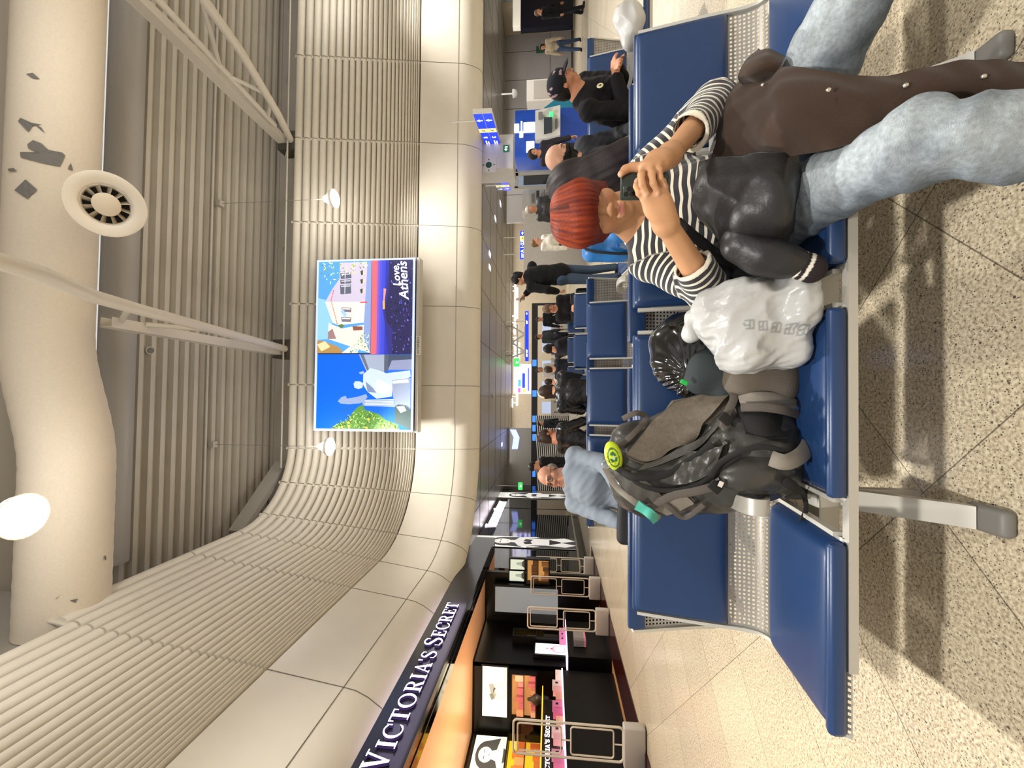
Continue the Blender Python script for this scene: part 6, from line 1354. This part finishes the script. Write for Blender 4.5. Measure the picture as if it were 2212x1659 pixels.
gd = thing('glass_door', 'pale glass door with a grey frame beside the poster', 'door', (6.9, 13.4, 0)); a, b = at(1190, 404, 13.4), at(1112, 338, 13.4)
m_ = MB(); m_.box((a.x, 13.4, 0), (b.x, 13.44, b.z)); m_.build('pane', mat('door_glass', '#a9b9cf', .15, emit='#a9b9d6', es=.25), gd, w=True)
m_ = MB(); w_ = b.x-a.x
for x in (a.x, a.x+w_*.42, a.x+w_*.55, b.x): m_.box((x-.05, 13.36, 0), (x+.05, 13.4, b.z))
m_.box((a.x, 13.36, b.z-.12), (b.x, 13.4, b.z)); m_.build('door_frame', M_white, gd, w=True); m_ = MB(); m_.box((a.x+.1, 13.37, .4), (a.x+w_*.42-.05, 13.39, b.z-.3)); m_.build('dark_glass', mat('door_dark', '#3b3d3c', .1), gd, w=True)
po = thing('poster', 'framed white notice with grey print on the white partition', 'poster', at(1180, 425, 13.58)); a, b = at(1190, 445, 13.55), at(1144, 406, 13.55)
pc = Pic(lambda u, v: Vector((a.x+(b.x-a.x)*u, 13.592, a.z+(b.z-a.z)*v)), Vector((0, -1, 0)), .003); pc.p([(0, 0), (1, 0), (1, 1), (0, 1)], '#c9c5bb', 0)
for k in range(6): pc.p([(.1, .12+k*.06), (.9-.1*(k % 3), .12+k*.06), (.9-.1*(k % 3), .145+k*.06), (.1, .145+k*.06)], '#6a655e', 0)
pc.p([(.12, .55), (.86, .55), (.86, .68), (.12, .68)], '#4b4742', 0); pc.p([(.2, .76), (.7, .76), (.7, .9), (.2, .9)], '#8c877e', 0); pc.build('sheet', po)
def board(label, p0, p1, h, rows, flip=False, sz=.62):              # hanging direction sign from p0 to p1 (left to right), rows of (material, [(kind, pos)...])
    p0, p1 = Vector(p0), Vector(p1); ex = (p1-p0).normalized(); L_ = (p1-p0).length; Mx = frameM(Vector((0, 0, 0)), ex, (0, 0, 1)); t = thing('direction_sign', label, 'sign', p0, 0, 'blue direction signs')
    m_ = MB(); m_.box((0, 0, -.12), (L_, h, -.001), M=Mx); m_.build('sign_box', mat('sign_box', '#c9c6bf', .4), t); n = len(rows)
    for i, (bg, items) in enumerate(rows):
        y0, y1 = h*(n-1-i)/n, h*(n-i)/n; q = MB(); q.box((0, y0+.008, 0), (L_, y1-.008, .004), M=Mx); q.build('row_panel', bg, t)
        for kind, u, arg in items:
            c = Mx @ Vector((u*L_, (y0+y1)/2, .007)); Mt = Mx.copy(); Mt.translation = c; hh = (y1-y0)
            if kind == 't': text_obj('lettering', arg, hh*sz, Mt, M_wtext, t, .001, bold=.006)
            if kind == 'y': q = MB(); q.box((-hh*.48, -hh*.48, 0), (hh*.48, hh*.48, .003), M=Mt); q.build('yellow_panel', M_yel, t); q = MB(); q.bar([Mt @ Vector((-hh*.22, -hh*.2, .006)), Mt @ Vector((hh*.05, hh*.08, .006)), Mt @ Vector((hh*.25, hh*.14, .006))], hh*.09, .003, Mt.to_3x3() @ Vector((-.5, .8, 0))); q.build('pictogram', M_ink, t); q = MB(); q.bar([Mt @ Vector((hh*.02, hh*.05, .006)), Mt @ Vector((hh*.12, -hh*.22, .006))], hh*.08, .003, Mt.to_3x3() @ Vector((1, .3, 0))); q.build('pictogram', M_ink, t)
            if kind == 'l':
                for k in range(2): q = MB(); q.box((-hh*.5, hh*(.06-.26*k), 0), (hh*(.5-.2*k), hh*(.2-.26*k), .002), M=Mt); q.build('small_print', M_wtext, t)
            if kind in 'ud':
                r_ = {'u': 0, 'd': 180}[kind]; M2 = Mt @ Matrix.Rotation(R(r_), 4, 'Z'); q = MB(); q.prism([(-hh*.07, -hh*.32), (hh*.07, -hh*.32), (hh*.07, 0), (hh*.26, 0), (0, hh*.36), (-hh*.26, 0), (-hh*.07, 0)], 0, .003, M=M2); q.build('arrow', M_wtext, t)
            if kind == 'r':
                M2 = Mt @ Matrix.Rotation(R(-90), 4, 'Z'); q = MB(); q.prism([(-hh*.07, -hh*.32), (hh*.07, -hh*.32), (hh*.07, 0), (hh*.26, 0), (0, hh*.36), (-hh*.26, 0), (-hh*.07, 0)], 0, .003, M=M2); q.build('arrow', M_wtext, t)
    q = MB()
    for u in (.2, .8): c = Mx @ Vector((u*L_, h, -.06)); q.tube([p0-p0+c, c+Vector((0, 0, (3.72 if p0.y < 26.6 else 4.35)-p0.z-h))], .02, 8)
    for k in (0,): pass
    q.build('hangers', M_steel, t); return t
r0, r1 = at(1075, 244, 9.7), at(1086, 327, 12.1)
board('large blue hanging sign with two rows of gates B and C', (r1.x, r1.y, r1.z), (r0.x, r0.y, r1.z-.02), .47, [(M_bluebox, [('t', .44, 'B'), ('l', .30, ''), ('y', .62, ''), ('u', .86, '')]), (M_bluebox, [('t', .44, 'C'), ('l', .30, ''), ('y', .62, ''), ('u', .86, '')])])
r0, r1 = at(1099, 366, 13.0), at(1104, 411, 15.4)
board('blue hanging sign reading A 1-23 near the white box', (r1.x, r1.y, r1.z), (r0.x, r0.y, r1.z), .50, [(M_navy, [('d', .10, ''), ('y', .26, ''), ('t', .62, 'A 1-23')]), (M_bluebox, [('d', .10, ''), ('y', .26, ''), ('l', .5, '')])], sz=.8)
r0, r1 = at(1134, 560, 20.6), at(1134, 499, 20.6)
board('narrow blue sign reading A 1-23 beside the head of the standing person', r0, r1, .26, [(M_bluebox, [('t', .45, 'A 1-23'), ('l', .14, ''), ('y', .74, ''), ('r', .92, '')])], sz=.85)
r0, r1 = at(1142, 780, 22), at(1142, 672, 22)
board('long narrow blue sign above the far queue', r0, r1, .20, [(M_bluebox, [('l', .12, ''), ('l', .2, ''), ('l', .78, ''), ('r', .95, '')])])
def exitsign(label, px, py, Y, w, h, vert=False):
    c = at(px, py, Y); t = thing('exit_sign', label, 'sign', c, 0, 'green emergency signs'); m_ = MB(); m_.rbox((-w/2, -.03, -h/2), (w/2, .03, h/2), .02); m_.build('light_box', mat('exit_green', '#27c24a', .4, emit='#38d65a', es=1.1), t, 40)
    q = MB(); q.lathe([(0, -.034), (h*.09, -.034)], 10, M=Matrix.Translation((-.02, 0, h*.22)) @ Matrix.Rotation(R(0), 4, 'X')); q.box((-w*.1, -.034, -h*.3), (w*.05, -.031, h*.12)); q.bar([Vector((-w*.05, -.033, .05*h)), Vector((w*.2, -.033, -.02*h))], h*.07, .003, (0, 0, 1)); q.bar([Vector((-w*.02, -.033, -.2*h)), Vector((w*.18, -.033, -.36*h))], h*.08, .003, (0, 0, 1)); q.build('running_figure', M_wtext, t)
    q = MB(); q.tube([(0, 0, h/2), (0, 0, (3.72 if Y < 26.6 else 4.35)-c.z)], .012, 6); q.build('hanger', M_steel, t)
exitsign('small green emergency sign glowing above the dark shop glass', 1124, 1050, 19.0, .34, .20); exitsign('bright green emergency sign beside the far lit panels', 1116, 783, 24, .5, .34)
c = at(1093, 321, 11.49); t = thing('first_aid_sign', 'dark green pictogram plate under the large hanging sign', 'sign', c); m_ = MB(); m_.box((-.10, -.01, -.08), (.10, .01, .08)); m_.build('plate', mat('plate_green', '#1f6a44', .4, emit='#1f6a44', es=.4), t); m_ = MB(); m_.box((-.07, -.014, -.012), (.01, -.01, .012)); m_.box((-.042, -.014, -.04), (-.018, -.01, .04)); m_.box((.03, -.014, -.05), (.05, -.01, .03)); m_.build('symbol', M_wtext, t)
c = at(1056, 357, 11.5); t = thing('meeting_sign', 'white plate with a dark green dot and four arrows', 'sign', c); m_ = MB(); m_.box((-.22, -.02, -.22), (.22, .0, .22)); m_.build('plate', M_white, t); q = MB(); Mz = Matrix.Translation((0, -.022, 0)) @ Matrix.Rotation(R(90), 4, 'X'); q.disc(.09, 20, M=Mz); 
for k in range(4): Mk = Mz @ Matrix.Rotation(R(90*k), 4, 'Z'); q.add([Mk @ Vector(v) for v in ((-.03, .14, 0), (.03, .14, 0), (0, .19, 0))], [(0, 1, 2)])
q.build('dot_and_arrows', mat('dot_green', '#1d4a38', .5), t)
# cash machine
am = thing('cash_machine', 'blue cash machine with a lit white header and grey front', 'cash machine', (6.6, 10.6, 0)); a, b = at(1200, 335, 10.6), at(1112, 238, 10.6); M_atm = mat('atm_blue', '#15409c', .35, emit='#15409c', es=.12)
m_ = MB(); m_.rbox((a.x, 10.6, 0), (b.x, 11.3, b.z), .03); m_.build('cabinet', M_atm, am, 40, w=True)
for (px0, px1, py0, py1, mm) in ((1111, 1121, 268, 286, M_wtext), (1125, 1128, 262, 290, M_wtext), (1131, 1155, 265, 285, M_wtext), (1137, 1154, 306, 328, M_wtext), (1122, 1130, 284, 296, M_wtext), (1156, 1163, 265, 297, M_wtext)):
    p, q = at(px1, py1, 10.58), at(px0, py0, 10.58); m_ = MB(); m_.box((p.x, 10.57, p.z), (q.x, 10.6, q.z)); m_.build('lit_panel', mm, am, w=True)
p, q = at(1210, 297, 10.4), at(1156, 236, 10.4); m_ = MB(); m_.prism([(10.3, p.z), (10.62, p.z), (10.62, q.z), (10.45, q.z)], p.x, q.x, M=Matrix(((0, 0, 1, 0), (1, 0, 0, 0), (0, 1, 0, 0), (0, 0, 0, 1)))); m_.build('front_panel', mat('atm_grey', '#b9b8b4', .4), am, 40, w=True)
for (px0, px1, py0, py1, mm, nn) in ((1175, 1192, 254, 284, mat('atm_screen', '#2c3640', .2), 'screen'), (1199, 1204, 257, 276, mat('atm_slot', '#55585a', .4), 'card_slot'), (1187, 1194, 242, 249, mat('atm_led', '#3ff07a', .4, emit='#3ff07a', es=1.5), 'green_light'), (1163, 1172, 242, 252, mat('atm_key', '#77787a', .4), 'keypad')):
    yy = 10.30; p, q = at(px1, py1, yy), at(px0, py0, yy); m_ = MB(); m_.box((p.x, yy-.01, p.z), (q.x, yy+.12, q.z)); m_.build(nn, mm, am, w=True)
tp = thing('curved_panel', 'teal curved side panel next to the cash machine', 'panel', (7.5, 10.9, 0)); a, b = at(1160, 250, 10.9), at(1150, 205, 10.9); m_ = MB(); m_.prism([(a.x-.1, 0), (b.x+.25, 0), (b.x+.2, 1.0), (b.x-.05, 1.35), (a.x+.15, 1.62), (a.x-.1, 1.66)], 11.35, 11.6, M=Matrix(((1, 0, 0, 0), (0, 0, 1, 0), (0, 1, 0, 0), (0, 0, 0, 1)))); m_.build('panel', mat('teal', '#1d7f9c', .35), tp, w=True)
# dark display, locker, little sign by the grey wall
d = thing('display_wall', 'large dark display with bright shelves above it at the far right', 'display', (17, 20.5, 0)); a, b = at(1238, 53, 20), at(1125, -30, 20); m_ = MB(); m_.box((a.x, 20, a.z), (b.x, 20.3, b.z)); m_.build('screen', mat('dark_screen', '#10131f', .12), d, w=True); a, b = at(1124, 55, 20), at(1108, -30, 20); m_ = MB(); m_.box((a.x, 20, a.z), (b.x, 20.3, b.z)); m_.build('header', mat('header_lit', '#c9c3b4', .4, emit='#d9d2c0', es=.6), d, w=True)
d = thing('white_locker', 'white cabinet with a yellow sticker against the grey metal wall', 'cabinet', (15, 20, 0)); a, b = at(1236, 216, 20), at(1138, 176, 20); m_ = MB(); m_.box((a.x, 19.9, 0), (b.x, 21, b.z)); m_.build('cabinet_body', M_white, d, w=True); p, q = at(1212, 156, 19.8), at(1206, 150, 19.8); m_ = MB(); m_.box((a.x+.1, 19.86, .6), (b.x-.1, 19.9, b.z-.35)); m_.build('cabinet_door', mat('locker_door', '#b7b2a8', .35), d, w=True); m_ = MB(); m_.box((b.x-.3, 19.85, .9), (b.x-.15, 19.86, 1.1)); m_.build('sticker', M_yel, d, w=True)
c = at(1166, 106, 21.9); t = thing('wall_sign', 'small dark green sign on the grey metal wall', 'sign', c); m_ = MB(); m_.box((-.17, 0, -.2), (.17, .05, .2)); m_.build('plate', mat('plate_dark', '#24422f', .4, emit='#24422f', es=.3), t)
for i, (px, py) in enumerate(((1081, 440), (1070, 473), (1058, 549), (1058, 578), (1084, 960))):
    p = atz(px, py, 3.71); m_ = MB(); m_.box((p.x-.10, p.y-.22, 3.695), (p.x+.10, p.y+.22, 3.712)); tag(m_.build('soffit_downlight', mat('dl_soft', '#dfe3e6', .4, emit='#e6e9ee', es=1.0)), 'small white light in the dark soffit, %s counted from the right' % ['first', 'second', 'third', 'fourth', 'last'][i], 'light', 'small lights in the soffit')
p = atz(1065, 855, 3.71); t = tag(MB().lathe([(0, -.07), (.06, -.06), (.09, -.03), (.10, 0)], 20, M=Matrix.Translation((p.x, p.y, 3.71))).build('smoke_detector', M_white, None, 60), 'round white detector under the middle of the dark soffit', 'detector')
p = at(1110, 202, 19.5); tag(MB().lathe([(0, -.18), (.10, -.16), (.17, -.09), (.19, 0), (.19, .06), (.03, .08), (.03, 3.715-p.z)], 20, M=Matrix.Translation(p)).build('dome_camera', mat('dome', '#c9c9c9', .2), None, 60), 'pale camera dome hanging under the soffit at the right', 'camera')
# slatted white screen, grey wall above it, dark header with blue monitors, lit ceiling strips
sl = thing('slat_screen', 'long white screen of slanted slats with dark gaps', 'screen', (-2.6, 19.4, 0)); a, b = at(1240, 1062, 19.4), at(1157, 898, 19.4); m_ = MB(); m_.box((a.x, 19.5, .0), (b.x, 19.55, b.z)); m_.build('dark_back', mat('slat_dark', '#1b1a1a', .5), sl, w=True)
n_ = 23
for i in range(n_):
    z = .32+(b.z-.40)*(i+.3)/n_*1.5-.45; m_ = MB(); pts = []
    for k in range(9):
        u = k/8; zz_ = z+.30*u; pts.append((a.x+(b.x-a.x)*u, zz_))
    pts = [(x, zz_) for x, zz_ in pts if .30 < zz_ < b.z-.02]
    if len(pts) < 2: continue
    m_.bar([Vector((x, 19.46, zz_)) for x, zz_ in pts], .045, .03, (0, 0, 1)); m_.build('slat', M_white, sl, w=True)
m_ = MB(); m_.box((a.x, 19.35, 0), (b.x, 19.5, .30)); m_.build('plinth', M_white, sl, w=True)
gw2 = MB(); a, b = at(1156, 1064, 24.5), at(1156, 925, 24.5); gw2.box((-9, 24.5, a.z), (b.x, 24.7, 3.72)); struct(gw2.build('wall_grey', mat('wall_grey', '#a39f97', .5)))
hd = thing('header_beam', 'dark overhead beam carrying a row of small blue screens', 'beam', (-1, 25, 2)); a, b = at(1160, 1050, 24.3), at(1149, 655, 24.3); m_ = MB(); m_.box((a.x, 24.3, a.z), (b.x, 24.5, b.z)); m_.box((b.x-.12, 24.3, 0), (b.x, 24.42, a.z)); m_.box((1.6, 24.3, 0), (1.72, 24.42, a.z)); m_.build('beam', mat('beam_dark', '#1d1b1c', .5), hd, w=True)
for py in (784, 850, 905, 925, 945, 1023): p, q = at(1159, py+7, 24.25), at(1150, py-7, 24.25); m_ = MB(); m_.box((p.x, 24.24, p.z), (q.x, 24.3, q.z)); m_.build('blue_screen', mat('mon_blue', '#2a6ae0', .4, emit='#3f7df0', es=1.2), hd, w=True)
M_strip = mat('strip_light', '#fffaf0', .5, emit='#fff8ea', es=2.6); M_tr = mat('white_truss', '#cfcbc2', .5)
for i, (px, y0, y1, Y, lb) in enumerate(((1113, 612, 690, 28, 'nearest right'), (1117, 622, 688, 30, 'second right'), (1112, 690, 722, 28, 'short middle'), (1118, 700, 735, 31, 'short rear middle'), (1113, 732, 775, 28.5, 'long middle'), (1106, 860, 880, 27, 'left'), (1121, 740, 778, 31.6, 'thin rear'), (1117, 850, 876, 31.4, 'rear left'))):
    p, q = at(px, y1, Y), at(px, y0, Y); m_ = MB(); m_.box((p.x, Y-.12, p.z-.06), (q.x, Y+.12, p.z+.06)); m_.box((p.x+.2, Y-.02, p.z+.06), (p.x+.24, Y+.02, 4.35)); m_.box((q.x-.24, Y-.02, p.z+.06), (q.x-.2, Y+.02, 4.35)); tag(m_.build('strip_light', M_strip), 'long glowing ceiling strip in the far hall, the %s one' % lb, 'light', 'ceiling strips in the far hall')
tr = thing('white_truss', 'white lattice truss below the far ceiling strips', 'truss', at(1120, 735, 25)); 
for p, q in (((1106, 700), (1106, 775)), ((1134, 705), (1134, 770)), ((1106, 705), (1134, 722)), ((1134, 722), (1106, 740)), ((1106, 740), (1134, 760)), ((1134, 760), (1106, 772)), ((1118, 700), (1118, 772))): m_ = MB(); m_.tube([at(*p, 25), at(*q, 25)], .06, 6); m_.build('member', M_tr, tr, 60, w=True)
for yy in (705, 768): p = at(1106, yy, 25); m_ = MB(); m_.tube([p, (p.x, p.y, 3.72)], .05, 6); m_.build('hanger', M_tr, tr, 60, w=True)
lp_ = thing('lit_panels', 'bright group of white and blue advertising panels above the far queue', 'light box', at(1130, 820, 32))
for (x0, x1, y0, y1, c_, e_) in ((1110, 1147, 787, 850, '#f2f2ff', 1.8), (1128, 1134, 806, 838, '#1a36d8', 1.0), (1119, 1125, 820, 835, '#4a8fe0', 1.0), (1119, 1124, 838, 848, '#c04ad0', 1.0), (1129, 1135, 840, 848, '#e8c85a', 1.0), (1140, 1143, 795, 845, '#5a5ad8', .9), (1113, 1117, 792, 815, '#d8c9ff', 1.2)):
    k = 31.9 if (x1-x0) < 30 else 32; p, q = at(x1, y1, k), at(x0, y0, k); m_ = MB(); m_.box((p.x, k, p.z), (q.x, k+.05, q.z)); m_.build('panel', mat('lp'+c_.strip('#'), c_, .4, emit=c_, es=e_), lp_, w=True)
bs = thing('blue_strip_light', 'slanted blue and white lit panel at the left end of the far hall', 'light', at(1112, 945, 23)); m_ = MB(); m_.bar([at(1108, 928, 24.44), at(1116, 945, 24.44), at(1112, 970, 24.44)], .35, .05, (0, 0, 1)); m_.build('panel', mat('blue_strip', '#aab6f0', .4, emit='#aab8ff', es=1.3), bs, w=True)
# check-in desks
for i, (py, lb, c_) in enumerate(((700, 'right', '#d5d1c8'), (745, 'second', '#5a5f8a'), (790, 'middle', '#d5d1c8'), (835, 'fourth', '#bfc6d8'), (880, 'left', '#cfcbc2'))):
    a, b = at(1200, py+19, 27), at(1166, py-17, 27); t = thing('check_in_desk', 'far check-in desk with a small screen, the %s one of the row' % lb, 'desk', (a.x, 27, 0), 0, 'check-in desks'); m_ = MB(); m_.box((a.x, 27, 0), (b.x, 28, 1.15)); m_.build('desk', mat('desk'+c_.strip('#'), c_, .5), t, w=True); m_ = MB(); m_.box((a.x+.15, 27.4, 1.15), (b.x-.15, 27.5, 1.75)); m_.build('back_screen', mat('desk_lit', '#b9c3d8', .4, emit='#b9c8e8', es=.6), t, w=True)
for i, py in enumerate((712, 760, 843, 868, 890)):
    p = at(1185, py, 18); t = thing('queue_post', 'grey queue barrier post, %s from the right' % ['first', 'second', 'third', 'fourth', 'fifth'][i], 'post', (p.x, 18, 0), 0, 'queue barrier posts'); m_ = MB(); m_.lathe([(.16, 0), (.16, .02), (.03, .04), (.03, .95), (.04, .96), (.04, 1.02), (0, 1.03)], 12); m_.build('post', mat('post_grey', '#8f8c86', .3, metal=.6), t, 40)
# things on the seats and the little table
tb = thing('side_table', 'small pale grey table between the benches, with a bottle on it', 'table', (1.17, 3.15, 0)); m_ = MB(); m_.rbox((.95, 2.86, .445), (1.33, 3.42, .475), .01); m_.build('table_top', mat('table_grey', '#a8a59e', .4), tb, 40, w=True); m_ = MB(); m_.tube([(1.15, 3.2, 0), (1.15, 3.2, .445)], .03, 10); m_.lathe([(.18, 0), (.18, .02), (.03, .03)], 16, M=Matrix.Translation((1.15, 3.2, 0))); m_.build('pedestal', M_beam, tb, 50, w=True)
bk = thing('blue_backpack', 'bright blue and dark rucksack standing behind the red-haired head', 'backpack', (1.23, 3.28, .475)); q = Soft((1.0, 3.05, .45), (1.5, 3.6, 1.0), .007); q.box((1.22, 3.28, .68), (.14, .10, .20), .08, .03); q.ell((1.22, 3.2, .60), (.11, .08, .10), .04); q.warp(lambda P: .006*npn(P, 26, 201)); q.build('bag_body', mat('bag_blue', '#2a73b8', .45, noise=.15, nscale=12), bk, w=True); m_ = MB(); m_.tube([(1.10, 3.19, .50), (1.09, 3.15, .62), (1.11, 3.16, .78), (1.15, 3.2, .86)], .022, 8, flat=.4); m_.build('strap', mat('bag_dark', '#15161a', .7), bk, 60, w=True)
wt = thing('water_bottle', 'small clear plastic water bottle with a blue cap and label', 'bottle', (1.09, 2.98, .475)); M_bot = mat('bottle_clear', '#c9d6de', .08, trans=.85, ior=1.2); m_ = MB(); m_.lathe([(0, 0), (.026, .002), (.03, .02), (.028, .05), (.03, .09), (.028, .12), (.013, .15), (.012, .165)], 18); m_.build('bottle_body', M_bot, wt, 60); m_ = MB(); m_.lathe([(.0305, .03), (.0305, .075)], 18); m_.build('label', mat('label_blue', '#3f7fc8', .4), wt, 60); m_ = MB(); m_.lathe([(.014, .163), (.014, .182), (0, .183)], 14); m_.build('cap', mat('cap_blue', '#2f62b8', .4), wt, 60)
sb_ = thing('shopping_bag', 'white and red plastic shopping bag on the seat at the right', 'bag', (2.86, 3.15, .42)); q = Soft((2.55, 2.85, .36), (3.25, 3.5, .75), .008); q.ell((2.88, 3.18, .50), (.17, .12, .10), .04); q.ell((2.95, 3.16, .56), (.10, .08, .09), .05); q.warp(lambda P: .014*np.abs(npn(P, 20, 211))-.006)
q.build('bag_body', mat('bag_red', '#dcdad6', .3, attr=True), sb_, lambda V: np.where(((npn(V, 16, 212) > .35) & (V[:, 2] > .5))[:, None], np.array(srgb('#b56a70')[:3]), np.array(srgb('#b9b8b5')[:3])), w=True)
su = thing('suitcase', 'black rounded suitcase with metal snaps beside the seated person', 'suitcase', (1.72, 6.9, 0)); p = at(1255, 645, 6.9); m_ = MB(); m_.rbox((p.x-.17, 6.8, 0), (p.x+.17, 7.05, .74), .07, n=4); m_.build('shell', mat('case_black', '#131314', .35), su, 50, w=True); m_ = MB(); m_.tube([(p.x-.07, 6.9, .74), (p.x-.07, 6.9, .80), (p.x+.07, 6.9, .80), (p.x+.07, 6.9, .74)], .012, 8); m_.build('handle', M_dark, su, 60, w=True)
